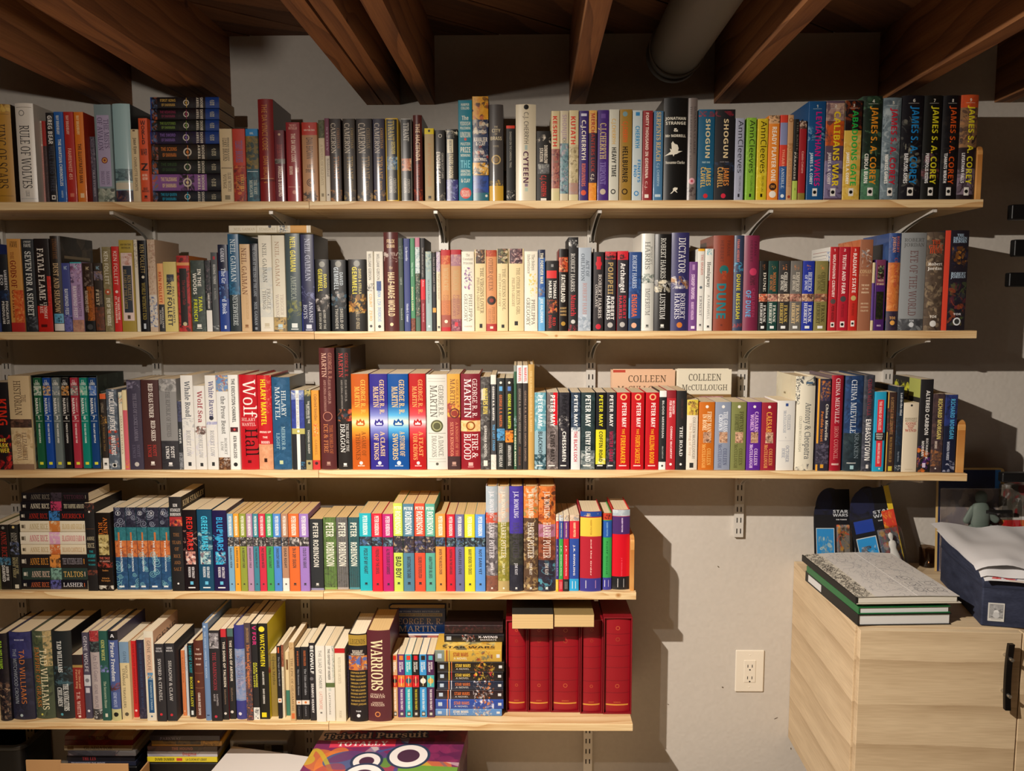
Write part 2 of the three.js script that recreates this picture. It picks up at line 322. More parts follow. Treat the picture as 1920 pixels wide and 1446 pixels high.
function pagesGeo(w, h, d, hard) {
  const t = hard ? 0.0025 : 0.0006, f = hard ? 0.0035 : 0.0004, A = new Acc(), P = profile(w, d - f, hard, t), n = P.length, y0 = f, y1 = h - f, U = (x, v) => [x * 14 + 0.5, v];
  for (let i = 0; i < n - 1; i++) {
    const [x0, z0] = P[i], [x1, z1] = P[i + 1], l = Math.hypot(x1 - x0, z1 - z0) || 1, N = [-(z1 - z0) / l, 0, (x1 - x0) / l];
    A.quad([[x0, y0, z0], [x1, y0, z1], [x1, y1, z1], [x0, y1, z0]], N, [U(x0, 0), U(x1, 0), U(x1, 1), U(x0, 1)]);
  }
  A.quad([[P[n - 1][0], y0, P[n - 1][1]], [P[0][0], y0, P[0][1]], [P[0][0], y1, P[0][1]], [P[n - 1][0], y1, P[n - 1][1]]], [0, 0, -1], [U(P[n - 1][0], 0), U(P[0][0], 0), U(P[0][0], 1), U(P[n - 1][0], 1)]);
  for (let i = 1; i < n - 2; i++) for (const [y, s] of [[y1, 1], [y0, -1]]) {
    const a = P[i], b = P[i + 1], back = -(d - f), Q = [[a[0], y, a[1]], [b[0], y, b[1]], [b[0], y, back], [a[0], y, back]], V = [U(a[0], 0), U(b[0], 0), U(b[0], 1), U(a[0], 1)];
    if (s > 0) A.quad(Q, [0, 1, 0], V); else A.quad([Q[1], Q[0], Q[3], Q[2]], [0, -1, 0], [V[1], V[0], V[3], V[2]]);
  }
  return A.geo();
}
let bookCount = 0;
// o: {w,h,d} metres, hard, base colour, spec, board colour, gloss, side art {R|L: [base, spec]}
function makeBook(o, label, group) {
  const n = ++bookCount, pw = Math.max(8, o.w * 756 * PXS), ph = o.h * 756 * PXS;
  const sides = {};
  const c = cell(pw + 8, ph), ctx = c.a.ctx, T = (x, y) => [x / ATLAS, 1 - y / ATLAS];
  const board = o.board || o.base;
  ctx.fillStyle = board; ctx.fillRect(c.x, c.y, 8, c.h);
  paint(ctx, c.x + 8, c.y, c.w - 8, c.h, o.base, o.spec, n * 7 + 1);
  const uv = { strip: T(c.x + 3, c.y + c.h / 2) };
  [uv.u0, uv.v1] = T(c.x + 8.3, c.y + 0.4); [uv.u1, uv.v0] = T(c.x + c.w - 0.4, c.y + c.h - 0.4);
  if (o.side) for (const k of Object.keys(o.side)) {
    const sc = cell(Math.min(700, o.d * 756 * 2.2), Math.min(700, o.h * 756 * 2.2));
    if (sc.a !== c.a) continue;
    paint(sc.a.ctx, sc.x, sc.y, sc.w, sc.h, o.side[k][0], o.side[k][1], n * 7 + 3);
    const [a, b] = T(sc.x + 0.5, sc.y + 0.5), [e, f2] = T(sc.x + sc.w - 0.5, sc.y + sc.h - 0.5);
    uv[k === 'L' ? 'left' : 'right'] = [a, f2, e, b];
  }
  const g = thing(o.hard ? 'hardcover_book' : 'paperback_book', label, o.hard ? 'hardcover book' : 'paperback', [0, 0, 0], group);
  mesh('cover', coverGeo(o.w, o.h, o.d, o.hard, uv), coverMat(c.a, o.gloss ?? (o.hard ? 1 : 0)), g);
  mesh('pages', pagesGeo(o.w, o.h, o.d, o.hard), pageMats[o.page ?? n % 2], g);
  return g;
}
// rows are read off the photograph in zoomed crops: K = [x offset, y offset, zoom]
let K = [0, 0, 1], ROW = 0, BOT = 0, lastX = -9, ZDEF = 0.229;
const GROUPS = ['books on the top shelf', 'books on the second shelf', 'books on the third shelf', 'books on the fourth shelf', 'books on the lowest shelf'];
const kx = (x) => K[0] + x / K[2], ky = (y) => K[1] + y / K[2];
function use(row, ox, oy, s, bot) { if (row !== ROW) lastX = -9; ROW = row; K = [ox, oy, s]; BOT = bot; }
// one upright book: x0..x1 at its foot, top edge, H hardcover / P paperback, colour, print, description; q: options
function b(x0, x1, top, kind, base, spec, desc, q = {}) {
  const bot = ky(q.bot ?? BOT);
  let Y = SHELF[ROW], z = q.z ?? ZDEF;
  if (ROW >= 3 && q.z === undefined) z = Math.max(0.12, Math.min(0.232, atY(kx((x0 + x1) / 2), bot, Y).z));
  const p0 = atZ(kx(x0), bot, z), p1 = atZ(kx(x1), bot, z), pt = atZ(kx((x0 + x1) / 2), ky(top), z);
  Y = Math.max(shelfY(ROW, p0.x), shelfY(ROW, p1.x));
  let X0 = Math.max(p0.x, lastX + 0.0003), X1 = Math.max(p1.x, X0 + 0.004);
  lastX = X1;
  const hard = kind[0] === 'H', h = pt.y - Y, w = X1 - X0 - 0.0002;
  const d = Math.min(q.d ?? (hard ? h * 0.655 : h * 0.625), z - 0.006 - 0.014 * 0);
  const g = makeBook({ w, h, d, hard, base, spec, board: q.board, gloss: q.gloss, side: q.side, page: q.page }, `${desc} on the ${ROWNAME[ROW]} shelf`, GROUPS[ROW]);
  g.position.set((X0 + X1) / 2, Y + 0.0003, z);
  g.userData.top = Y + h;
  return g;
}
// a book lying on its side, spine to the front; returns its top height
function lie(x0, x1, y0, y1, kind, base, spec, desc, q = {}) {
  const z = q.z ?? 0.215, yb = q.y ?? atZ(kx((x0 + x1) / 2), ky(y1), z).y, yt = q.y !== undefined ? q.y + (ky(y1) - ky(y0)) / 762 : atZ(kx((x0 + x1) / 2), ky(y0), z).y;
  const ym = ky((y0 + y1) / 2), a = atZ(kx(x0), ym, z).x, e = atZ(kx(x1), ym, z).x, L = e - a, w = yt - yb - 0.0004, hard = kind[0] === 'H';
  const g = makeBook({ w, h: L, d: Math.min(q.d ?? L * 0.61, z - 0.006), hard, base, spec, board: q.board, gloss: q.gloss, page: q.page, side: q.side }, `${desc} ${q.where ?? 'on the ' + ROWNAME[ROW] + ' shelf'}`.trim(), GROUPS[ROW]);
  g.rotation.order = 'YXZ';
  if (q.flip) { const d2 = Math.min(q.d ?? L * 0.61, z - 0.006); g.rotation.set(0, Math.PI, Math.PI / 2); g.position.set(a, (yb + yt) / 2, z - d2); }
  else { g.rotation.set(0, 0, Math.PI / 2); g.position.set(e, (yb + yt) / 2, z); }
  return yt;
}
function bookend(x0, x1, top, bot, label) {
  const z = 0.225, a = atZ(kx(x0), ky(bot), z).x, Y = shelfY(ROW, a), e = Math.max(a + 0.011, atZ(kx(x1), ky(bot), z).x), yt = atZ(kx(x0), ky(top), z).y, A = Math.max(a, lastX + 0.0005);
  const s = new THREE.Shape(), d = 0.15, hh = yt - Y, r = 0.018; s.moveTo(0, 0); s.lineTo(d, 0); s.lineTo(d, hh - r); s.quadraticCurveTo(d, hh, d - r, hh); s.lineTo(r, hh); s.quadraticCurveTo(0, hh, 0, hh - r); s.closePath();
  const g = new THREE.ExtrudeGeometry(s, { depth: e - a - 0.003, bevelEnabled: true, bevelThickness: 0.0015, bevelSize: 0.0015, bevelSegments: 2 });
  g.rotateY(-Math.PI / 2); g.translate(e - a - 0.0015, 0.0018, 0);
  const uv = g.attributes.uv, p = g.attributes.position; for (let i = 0; i < p.count; i++) uv.setXY(i, p.getY(i) / 0.6, p.getZ(i) / 0.3);
  const m = mesh('bookend', g, M.bookend, scene); m.position.set(A, Y + 0.0003, z - d);
  tag(m, label, 'bookend', 'wooden bookends');
}

// ================= top shelf =================
use(0, 0, 170, 5.784, 1212);
b(-70, 160, 145, 'H', '#b8862a', 't:KING OF SCARS:.2:.86:#3a2408:R:.5:.5|l:.1:#6a4a14|l:.93:#6a4a14|n:0:.08:#8a6018,#d8b050', 'gold jacketed hardcover with dark serif title', { gloss: 2, board: '#2a1c0c' });
b(210, 405, 135, 'H', '#e2dbd0', 'l:.04:#8a8070|o:.4:.1:.14:#55504a:.03|t:RULE OF WOLVES:.22:.86:#1c1a18:R:.5:.52|t:LEIGH:.88:.94:#555:R:.5:.2|l:.96:#aaa', 'thick cream hardcover with black title about wolves', { board: '#d6cfc4' });
b(414, 477, 330, 'P', '#c98f86', 'b:0:.3:#d8cfc4|n:.02:.28:#b8a898,#7a6a60,#d8c8b8|t:SELECTED STORIES:.38:.85:#7a4a44:N:.5:.3', 'slim pink paperback pushed between taller books', { z: 0.2 });
b(480, 540, 330, 'P', '#4a3434', 'b:0:.3:#a8241c|n:.3:1:#4a3434,#2a2228,#6a5048', 'slim brown paperback with a red head', { z: 0.2 });
b(545, 628, 240, 'P', '#15161c', 't:GREG BEAR:.03:.35:#f0ece4:B:.5:.55|t:HULL ZERO THREE:.37:.88:#3c4150:B:.5:.6|b:.92:.97:#e8e4dc:.25:.75|c:.5:.945:.14:#111', 'black paperback with a square white publisher mark', { gloss: 2 });
b(632, 732, 230, 'P', '#1d5fae', 't:RAY BRADBURY:.04:.25:#e8e4dc:B:.4:.3|t:THE MARTIAN CHRONICLES:.3:.82:#f4f0e8:B:.5:.34|t:HARPER:.87:.95:#e8e4dc:N:.5:.2', 'bright blue paperback with white title about Mars chronicles', { gloss: 2 });
b(737, 842, 230, 'P', '#b3241a', 't:RAY BRADBURY:.04:.25:#e8c8b8:B:.4:.3|t:FAHRENHEIT 451:.4:.75:#e8b8a0:B:.45:.34|b:.9:.94:#d87860:.3:.7', 'bright red paperback with a number in its pale title', { gloss: 2 });
b(848, 950, 232, 'P', '#e07a1c', 't:RAY BRADBURY:.04:.25:#f8d8a8:B:.4:.3|t:THE ILLUSTRATED MAN:.35:.79:#3a1a08:B:.45:.34|b:.9:.95:#f4d0a0:.3:.7', 'bright orange paperback with black title beside the red one', { gloss: 2, board: '#9a2a18' });
b(985, 1060, 500, 'P', '#4c4350', 'n:0:.5:#5a5060,#2c2834,#8a8088,#3a343c|t:OLD STORIES:.5:.9:#c8c0c8:R:.5:.4', 'short grey purple paperback squeezed beside a slate blue book', { z: 0.205 });
b(1066, 1250, 150, 'P', '#7d9094', 'b:.11:.84:#a99dbc:.14:.86|t:THE MISTS:.15:.45:#4a3a5a:R:.68:.28|t:OF AVALON:.13:.47:#4a3a5a:R:.32:.28|c:.5:.57:.18:#7a2c20|o:.5:.57:.1:#d8a050|t:MARION:.68:.82:#5a4a6a:R:.65:.18|t:BRADLEY:.68:.82:#5a4a6a:R:.35:.18|n:.86:1:#98a090,#c8c8b8,#5a6458,#3a4038', 'slate blue trade paperback with a lilac title panel', { board: '#6a7a7c' });
b(1256, 1446, 140, 'H', '#9fc0c4', 'n:.66:.78:#5a7478,#3a4a54,#8aa8ac|b:.8:.87:#cfc6b0|l:.79:#c8b878|n:.88:1:#3a3048,#28202c,#8a5848', 'pale glossy blue hardcover with a dark picture at its foot', { gloss: 2, board: '#28343a' });
b(1448, 1532, 420, 'P', '#ddc79c', 'b:.01:.03:#5a4028:.3:.6|t:Jane Eyre:.12:.34:#2a1c10:Z:.5:.45|t:CHARLOTTE BRONTE:.38:.85:#4a3828:N:.5:.32', 'short cream paperback beside the bright orange war book');
b(1537, 1634, 300, 'P', '#e2572a', 'h:W:.055:#2a0c08:.55:.05|h:O:.115:#2a0c08:.4:.05|h:R:.17:#2a0c08:.4:.05|h:L:.225:#2a0c08:.35:.05|h:D:.285:#2a0c08:.4:.05|h:WAR:.4:#2a0c08:.7:.08|h:Z:.58:#2a0c08:.8:.09|h:AN ORAL:.68:#f8d8c8:.6:.03|h:HISTORY:.72:#f8d8c8:.6:.03|h:MAX:.84:#2a0c08:.5:.03|h:BROOKS:.87:#2a0c08:.8:.025|x:.94:#2a0c08', 'orange paperback with black letters stacked one under another');
{ // pile of eight fantasy paperbacks
  use(0, 300, 170, 5.784, 1205);
  let y = SHELF[0] + 0.0003;
  const L = [[1082, 1205, '#111a26', '#28bce0', '#181818', 'cyan'], [897, 1077, '#8d5c9c', '#f0d8a0', '#15121a', 'lilac'], [746, 892, '#141a12', '#3a5a30', '#0d0d0d', 'dark green'], [571, 740, '#2a2018', '#e08030', '#0e0e0e', 'orange'], [432, 566, '#241a38', '#8a6ab8', '#123a86', 'violet'], [308, 426, '#10160e', '#80a040', '#123a86', 'lime'], [186, 303, '#160c12', '#a03058', '#123a86', 'crimson'], [60, 181, '#160f14', '#d8b050', '#123a86', 'gold']];
  const TT8 = ['THE ELF QUEEN', 'THE TALISMANS', 'THE DRUID', 'THE SCIONS', 'THE SWORD', 'THE ELFSTONES', 'THE WISHSONG', 'FIRST KING'];
  L.forEach(([t, bo, base, col, foot, word], i) => {
    y = lie(i > 3 ? -105 : -95, i > 3 ? 640 : 660, t, bo, 'P', base, `b:0:.1:${i > 3 ? '#123a86' : base}|n:.02:.1:${base},#5a7aa8,#c0603a|t:${TT8[i]}:.14:.37:${col}:B:.7:.24|t:OF SHANNARA:.16:.36:${col}:B:.32:.24|n:.4:.62:${base},#2a2420,#1a1a22|o:.5:.52:.22:#d8d0c0:.09|c:.5:.52:.09:${col}|l:.52:${col}:.01|h:TERRY:.69:#e8e0cc:.9:.036|h:BROOKS:.745:#e8e0cc:.9:.04|b:.8:1:${foot}|h:DEL:.88:#c8c0a0:.5:.03|h:REY:.915:#c8c0a0:.5:.03`, `${base === '#8d5c9c' ? 'lilac' : 'dark'} paperback with ${word} lettering in the lying pile of eight`, { where: '', y, d: 0.107, gloss: 1 }) + 0.0003;
  });
  lastX = atZ(kx(662), 370, ZDEF).x;
}
b(668, 805, 415, 'P', '#dcc69c', 't:TERRY BROOKS:.12:.44:#3a2c1c:R:.5:.5|l:.53:#4a3a28|l:.54:#4a3a28|t:ILSE WITCH:.6:.86:#3a2c1c:R:.68:.24|t:VOYAGE:.62:.82:#3a2c1c:R:.32:.24|b:.91:.97:#8a7a5a:.3:.7', 'cream paperback with brown serif lettering beside the lying pile');
b(809, 945, 415, 'P', '#c8402c', 'n:.5:1:#a83020,#6a2018,#d88038,#4a1a1a|t:TERRY BROOKS:.16:.46:#5a78c8:R:.5:.55|l:.53:#e8a060|t:DRUID:.62:.86:#e8c040:R:.68:.28|t:LEGACY:.64:.84:#e8a040:R:.32:.26', 'scarlet paperback with blue author lettering');
b(949, 1084, 415, 'P', '#28506a', 'b:0:.1:#1e8ad0|h:DEL:.06:#e8e8e8:.3:.03|n:.1:.55:#7a6a38,#3a4a48,#a88038,#2a4048|n:.55:1:#2c5a6a,#1a3a48,#3a7080|l:.58:#e8f0f0:.008|t:THE VERY:.7:.9:#e8e4d0:R:.68:.24|t:MORGAWR:.7:.94:#e8e4d0:R:.32:.24', 'paperback with a sky blue head over brown and teal art');
b(1086, 1250, 90, 'H', '#8a1c1e', 't:THE DA VINCI CODE:.05:.5:#d89838:N:.45:.34|t:DAN BROWN:.55:.82:#d89838:N:.45:.32|l:.77:#e8c088|b:.78:.8:#6a1418', 'tall dark red hardcover with gold capitals', { gloss: 2, board: '#4a1214' });
b(1258, 1369, 430, 'P', '#6a1428', 'c:.5:.06:.12:#d8b898|t:DAN BROWN:.2:.4:#c84838:R:.5:.5|n:.4:.47:#8a8078,#4a4440|t:ANGELS & DEMONS:.5:.93:#f0dcc8:B:.5:.42', 'short maroon paperback with white angel title', { gloss: 2 });
b(1385, 1537, 345, 'P', '#9c1620', 'h:THE NO 1:.04:#e8c0a8:.5:.03|h:BESTSELLER:.075:#e8c0a8:.6:.03|t:THE DA VINCI CODE:.14:.5:#f4e0c8:B:.5:.3|t:DAN:.57:.63:#f4e0c8:B:.72:.24|t:BROWN:.55:.66:#f4e0c8:B:.3:.24|l:.81:#e8b8a0:.006|c:.5:.88:.14:#d89080', 'crimson paperback with white code title and thin rule', { gloss: 2 });
b(1555, 1722, 345, 'P', '#c08c60', 'b:0:.16:#c8301c|h:1:.06:#f8e8d8:.12:.03|h:NEW YORK TIMES:.1:#f8e8d8:.7:.02|t:DAN BROWN:.19:.46:#2a1810:N:.5:.42|h:LOST:.55:#4a3420:.4:.04|h:SYMBOL:.61:#4a3420:.6:.045|o:.5:.76:.22:#4a2a18:.05|o:.5:.76:.12:#4a2a18:.05|n:.86:1:#c08c60,#1a1410,#2a2018', 'tan paperback with a red head and a round seal', { gloss: 2 });
b(1735, 1800, 320, 'P', '#dccba8', 'n:0:.22:#5a6040,#8a8a58,#3a3c28|t:A NOVEL OF OLD DAYS:.3:.8:#a89470:R:.5:.4|b:.9:.94:#8a7a5a:.3:.7', 'thin cream paperback with a mossy green head');
b(1803, 1853, 300, 'P', '#dcd2c0', 'b:0:.45:#7a3c58|t:Brideshead:.48:.7:#5a4a40:R:.5:.5|t:STORY:.1:.4:#c8a8b8:R:.5:.35|x:.92:#5a4a40', 'thin white paperback with a plum upper half');
use(0, 600, 170, 5.784, 1196);
[['#2a1c16', '#c07830', 'brown', 'STORM'], ['#2e2418', '#b09040', 'bronze', 'FUNERAL GAMES'], ['#241c1a', '#a88a58', 'dull', 'KING OF'], ['#221c38', '#d8a040', 'indigo', 'BOSPORUS']].forEach(([c, t, w, sub], i) => {
  const X = [[118, 243], [262, 396], [405, 580], [585, 714]][i];
  b(X[0], X[1], 306, 'P', c, `t:CHRISTIAN:.11:.36:${t}:R:.74:.22|t:CAMERON:.05:.42:#e8dcc8:R:.34:.4|t:TYRANT:.45:.73:${t}:R:.55:.45|t:${sub}:.75:.96:${t}:R:.6:.25|n:.86:1:${c},${t},#4a3a2a`, `dark paperback in the pale-name series with ${w} print, ${['first', 'second', 'third', 'fourth'][i]} of four`, { gloss: 2 });
});
b(722, 857, 300, 'P', '#e0b830', 'b:.015:.985:#15140f:.08:.92|t:TYRANT:.03:.27:#e8c840:R:.45:.5|t:DESTROYER:.28:.43:#e8d060:B:.6:.3|n:.46:.62:#2a5a80,#a8c0d0,#e0b860,#1a2a3a:.08:.92|t:CHRISTIAN:.72:.9:#d8d0c0:R:.68:.24|t:CAMERON:.7:.9:#d8d0c0:R:.35:.26', 'black paperback inside a bright yellow border', { gloss: 1 });
b(886, 1002, 305, 'P', '#a8a8a0', 'b:.012:.988:#1a1816:.06:.94|t:TYRANT:.05:.27:#e8e4d8:R:.5:.5|n:.48:.63:#c87850,#e8c8a0,#4a3430:.06:.94|t:CHRISTIAN:.73:.9:#d8d0c0:R:.68:.24|t:CAMERON:.72:.9:#d8d0c0:R:.35:.26', 'black paperback inside a thin silver border', { gloss: 1 });
b(1018, 1114, 265, 'H', '#5a2a26', 't:THE HACIENDA:.1:.53:#f0d0a8:B:.5:.46|t:ISABEL CANAS:.57:.85:#c06048:R:.5:.4|n:.86:1:#5a2a26,#c8502c,#8a3a28', 'maroon hardcover with tall cream capitals and orange foot', { board: '#3a1a18' });
b(1140, 1243, 410, 'P', '#b8a074', 'b:0:.08:#e8d020|b:.02:.05:#1a1a10:.4:.6|t:A PATTERN OF LANDS:.2:.8:#c88858:N:.5:.34|x:.95:#2a2018', 'narrow tan paperback with a yellow cap');
b(1256, 1363, 430, 'P', '#1c1a18', 'o:.5:.08:.16:#d8d0c0:.06|t:ENDERS GAME:.3:.75:#f4ecdc:B:.3:.4|t:ORSON SCOTT CARD:.32:.68:#d8d0c0:N:.72:.2|n:.88:1:#1c1a18,#8a8070,#4a463e', 'black paperback with a white game title', { gloss: 2 });
b(1372, 1500, 420, 'P', '#14130f', 'n:.02:.12:#14130f,#e8e0c8|b:.14:.33:#e0d4b0:.1:.6|t:ORSON SCOTT:.15:.32:#2a2418:B:.36:.25|t:ENDERS SHADOW:.34:.68:#ecdcb0:B:.4:.34|n:.7:1:#3a3a78,#6a6aa8,#28386a,#a8b8d0', 'black paperback with a blue picture at its foot', { gloss: 1 });
b(1506, 1656, 105, 'P', '#17839a', 'h:HARPER:.045:#f0e8d8:.6:.025|h:COLLINS:.08:#f0e8d8:.6:.025|h:The:.18:#f0e8d8:.5:.05|h:YIDDISH:.23:#f0e8d8:.75:.04|h:POLICEMENS:.275:#f0e8d8:.75:.025|h:UNION:.34:#f0e8d8:.75:.055|c:.5:.385:.1:#e05a50|h:PULITZER:.43:#f0e8d8:.7:.03|h:PRIZE:.49:#f0e8d8:.75:.055|h:WINNING:.545:#f0e8d8:.7:.025|h:THE:.63:#80d0e0:.7:.08|h:AMAZING:.7:#f0e8d8:.7:.03|h:ADVENTURES:.735:#f0e8d8:.72:.025|h:& CLAY:.795:#f0e8d8:.65:.04|c:.5:.92:.4:#e2564e|h:MICHAEL:.905:#f8d8c8:.6:.03|h:CHABON:.94:#f8d8c8:.6:.035', 'teal trade paperback with a coral disc at its foot');
b(1657, 1831, 64, 'P', '#3a4460', 'n:0:.22:#e0a030,#e0a030,#e8b040,#c86a40,#3a2428|n:.22:.36:#2a3450,#5a5868,#c8a080,#e8d8b8|h:THE AMAZING:.335:#f0e4d0:.7:.03|h:KAVALIER:.41:#f0e4d0:.85:.04|h:& CLAY:.45:#f0e4d0:.6:.035|n:.47:.6:#2a3450,#b84838,#e8e0d0|h:MICHAEL:.6:#f0e4d0:.8:.03|n:.63:.75:#e0a030,#e8e0d0,#2a3450|n:.76:.92:#34509a,#2a3a6a,#34509a|b:.92:1:#2c6a78|c:.85:.95:.08:#e8e0d0', 'comic style trade paperback in navy and orange', { gloss: 1 });
use(0, 900, 170, 5.784, 1194);
b(98, 254, 150, 'H', '#4a4644', 'h:THE:.23:#c8b898:.25:.02|h:CITY:.27:#d8c8a0:.6:.035|h:OF:.305:#c8b898:.2:.02|h:BRASS:.35:#d8c8a0:.8:.035|h:A NOVEL:.43:#a89878:.4:.02|o:.5:.57:.28:#c8a868:.09|c:.5:.57:.18:#8a7048|n:.78:.84:#4a4644,#d8a838,#4a4644|b:.84:1:#d8a838', 'grey hardcover with a gold sun and gold foot', { gloss: 2, board: '#14100e' });
b(285, 380, 380, 'P', '#12110f', 'b:.0:.04:#d83818|t:DANGER ON THE CARNIVAL TRAIL:.08:.56:#c8c0b0:N:.5:.24|n:.86:.97:#12110f,#d8d0c0', 'narrow black paperback with a red cap');
b(388, 606, 148, 'H', '#ded2b6', 'c:.52:.03:.12:#1a1816|t:C.J. CHERRYH:.08:.41:#4a443c:N:.52:.22|b:.42:.47:#a8b8b0:.45:.58|t:CYTEEN:.48:.82:#4a1838:B:.5:.26|b:.82:.85:#8a7888:.45:.6|b:.86:.9:#b8c8b8:.45:.6', 'thick cream hardcover with one dark purple word');
b(612, 766, 440, 'P', '#1a1512', 'n:.05:.18:#1a1512,#e8dcc8,#1a1512|t:DOWNBELOW:.2:.46:#f0e4d0:B:.66:.24|t:STATION:.24:.44:#f0e4d0:B:.34:.24|n:.47:.61:#6a6a6a,#a8a8a0,#3a3a3a:.1:.9|t:C.J. CHERRYH:.63:.94:#d8281c:B:.5:.36|b:.96:1:#f0e8d8:.3:.7', 'short black paperback with red author and grey picture');
b(772, 863, 222, 'P', '#dccb9c', 't:KESRITH:.05:.4:#d83020:B:.42:.5|n:.42:.86:#a8685c,#6a3a44,#c89880,#8a7468|b:.9:1:#d8cc98', 'yellowed paperback with red title over maroon picture', { gloss: 1 });
b(866, 958, 220, 'P', '#d2c6a8', 't:SHONJIR:.04:.32:#b8a0a8:B:.5:.5|t:CHERRYH:.3:.48:#3a4a50:R:.5:.4|n:.36:.92:#7a9aa0,#4a6a70,#b0a0b0,#3a3a50,#c8b8b8', 'yellowed paperback with faded title over teal picture', { gloss: 1 });
b(963, 1066, 215, 'P', '#d8ca9c', 't:KUTATH:.06:.38:#d83020:B:.42:.5|n:.38:.8:#c8b890,#a89870,#d8c8a0,#8a7a5a|n:.8:.93:#b08878,#a89088', 'yellowed paperback with red title over beige picture', { gloss: 1 });
b(1070, 1172, 220, 'P', '#3a2870', 'b:.03:.06:#d8d8e8:.2:.8|t:C.J.CHERRYH:.1:.55:#f8f0d8:B:.5:.45|t:RIMRUNNERS:.58:.84:#e87858:B:.5:.42|c:.5:.91:.28:#e05838', 'violet paperback with an orange disc at its foot', { gloss: 2 });
b(1176, 1263, 215, 'P', '#38283a', 'n:0:.25:#e0a850,#c88840,#d8b878|t:MERCHANTERS LUCK:.03:.68:#a83028:B:.5:.46|n:.8:1:#e89028,#d87818,#f0a840|t:C.J.:.7:.78:#e8d8c0:B:.5:.35', 'dark paperback with red title and orange ends');
b(1270, 1390, 212, 'P', '#452478', 'b:.04:.09:#6a4a98:.3:.7|t:C.J.CHERRYH:.14:.54:#d8c080:Z:.5:.56|t:TRIPOINT:.57:.82:#8a78b8:Z:.5:.5|c:.5:.9:.26:#c8b8a0', 'purple paperback with gold foil author lettering', { gloss: 2 });
b(1394, 1502, 205, 'P', '#d2d0c0', 't:C.J.CHERRYH:.1:.38:#d8a030:N:.45:.36|t:HEAVY TIME:.41:.74:#1a1a18:B:.5:.44|o:.45:.9:.2:#1a1a18:.08', 'pale grey paperback with bold black time title', { gloss: 1 });
b(1508, 1640, 205, 'P', '#a07c34', 't:C.J.CHERRYH:.13:.36:#e05828:B:.45:.4|t:HELLBURNER:.4:.8:#1c140a:B:.45:.42|o:.45:.9:.2:#2a1c0c:.08|c:.42:.05:.2:#7a9aa0', 'mustard brown paperback with bold black title', { gloss: 1 });
b(1646, 1752, 215, 'P', '#c6d0d0', 'b:.02:.06:#3a88c0:.3:.7|t:CHERRYH:.17:.42:#2a88c0:B:.5:.42|t:FINITYS:.54:.8:#2a80c0:B:.68:.28|t:END:.6:.74:#2a80c0:B:.3:.28|o:.45:.92:.2:#2a80c0:.09', 'pale paperback with sky blue lettering', { gloss: 1 });
b(1757, 1864, 218, 'P', '#94282c', 't:FORTY THOUSAND IN GEHENNA:.02:.75:#f4e8d8:B:.42:.32|t:C.J.:.78:.88:#f4e8d8:N:.42:.22|b:.93:.97:#f4e8d8:.25:.65', 'wine red paperback with a long white title', { gloss: 2 });
use(0, 1200, 170, 5.784, 1190);
b(139, 242, 222, 'P', '#4a7aa0', 't:SERPENTS REACH:.01:.56:#e8c080:Z:.5:.44|t:C.J. CHERRYH:.58:.84:#c8d8e0:N:.5:.24|b:.93:.96:#c8d8e0:.2:.8', 'steel blue paperback with pale orange title', { gloss: 2 });
b(246, 506, 78, 'H', '#161514', 'h:JONATHAN:.2:#f0ead8:.85:.028|h:STRANGE:.245:#f0ead8:.85:.03|h:&:.31:#f0ead8:.2:.035|h:Mr NORRELL:.37:#f0ead8:.85:.03|p:#ece6d4:.04,.565;.22,.535;.3,.52;.26,.49;.34,.5;.32,.44;.38,.42;.46,.445;.58,.455;.63,.49;.6,.515;.8,.515;.66,.53;.55,.545;.46,.55;.42,.57;.38,.55;.26,.552|h:Susanna Clarke:.63:#f0ead8:.8:.03:.5:Z|p:#ece6d4:.42,.88;.5,.87;.62,.875;.6,.895;.54,.9;.62,.925;.56,.92;.48,.905;.38,.93;.3,.935;.42,.905', 'very thick black hardcover with a white bird', { board: '#1c1a18' });
b(508, 607, 80, 'H', '#7c716c', 't:SUSANNA CLARKE:.08:.55:#3a3030:R:.72:.24|t:THE LADIES OF GRACE ADIEU:.08:.68:#3a3030:R:.3:.24|c:.5:.81:.34:#e0a8b0|c:.5:.81:.13:#b84858|n:.87:.96:#7c716c,#3a2c2c', 'taupe hardcover with a pink blossom', { board: '#6a605c' });
b(620, 795, 205, 'P', '#155a7c', 'n:.02:.08:#155a7c,#c8282c,#155a7c|t:SHOGUN:.1:.54:#e8d0a0:B:.58:.28|h:PART ONE:.58:#b8c8c8:.5:.02|n:.6:.8:#155a7c,#1e6a9a,#124a6a|t:JAMES:.64:.84:#e8b858:B:.66:.28|t:CLAVELL:.63:.86:#e8b858:B:.32:.28|c:.5:.95:.14:#d0202c|b:.87:1:#14222e:.0:.02', 'teal blue paperback with widely spaced cream letters');
b(797, 1013, 205, 'P', '#17151a', 'n:.02:.08:#17151a,#8a1c2c,#17151a|t:SHOGUN:.1:.54:#e8d0a0:B:.55:.24|h:PART TWO:.58:#a8a0a0:.45:.02|n:.58:.68:#17151a,#28385a,#17151a|t:JAMES:.64:.84:#e08838:B:.6:.26|t:CLAVELL:.63:.86:#e0a858:B:.3:.26|c:.48:.95:.12:#d0203c', 'thick black paperback with widely spaced cream letters', { board: '#141216' });
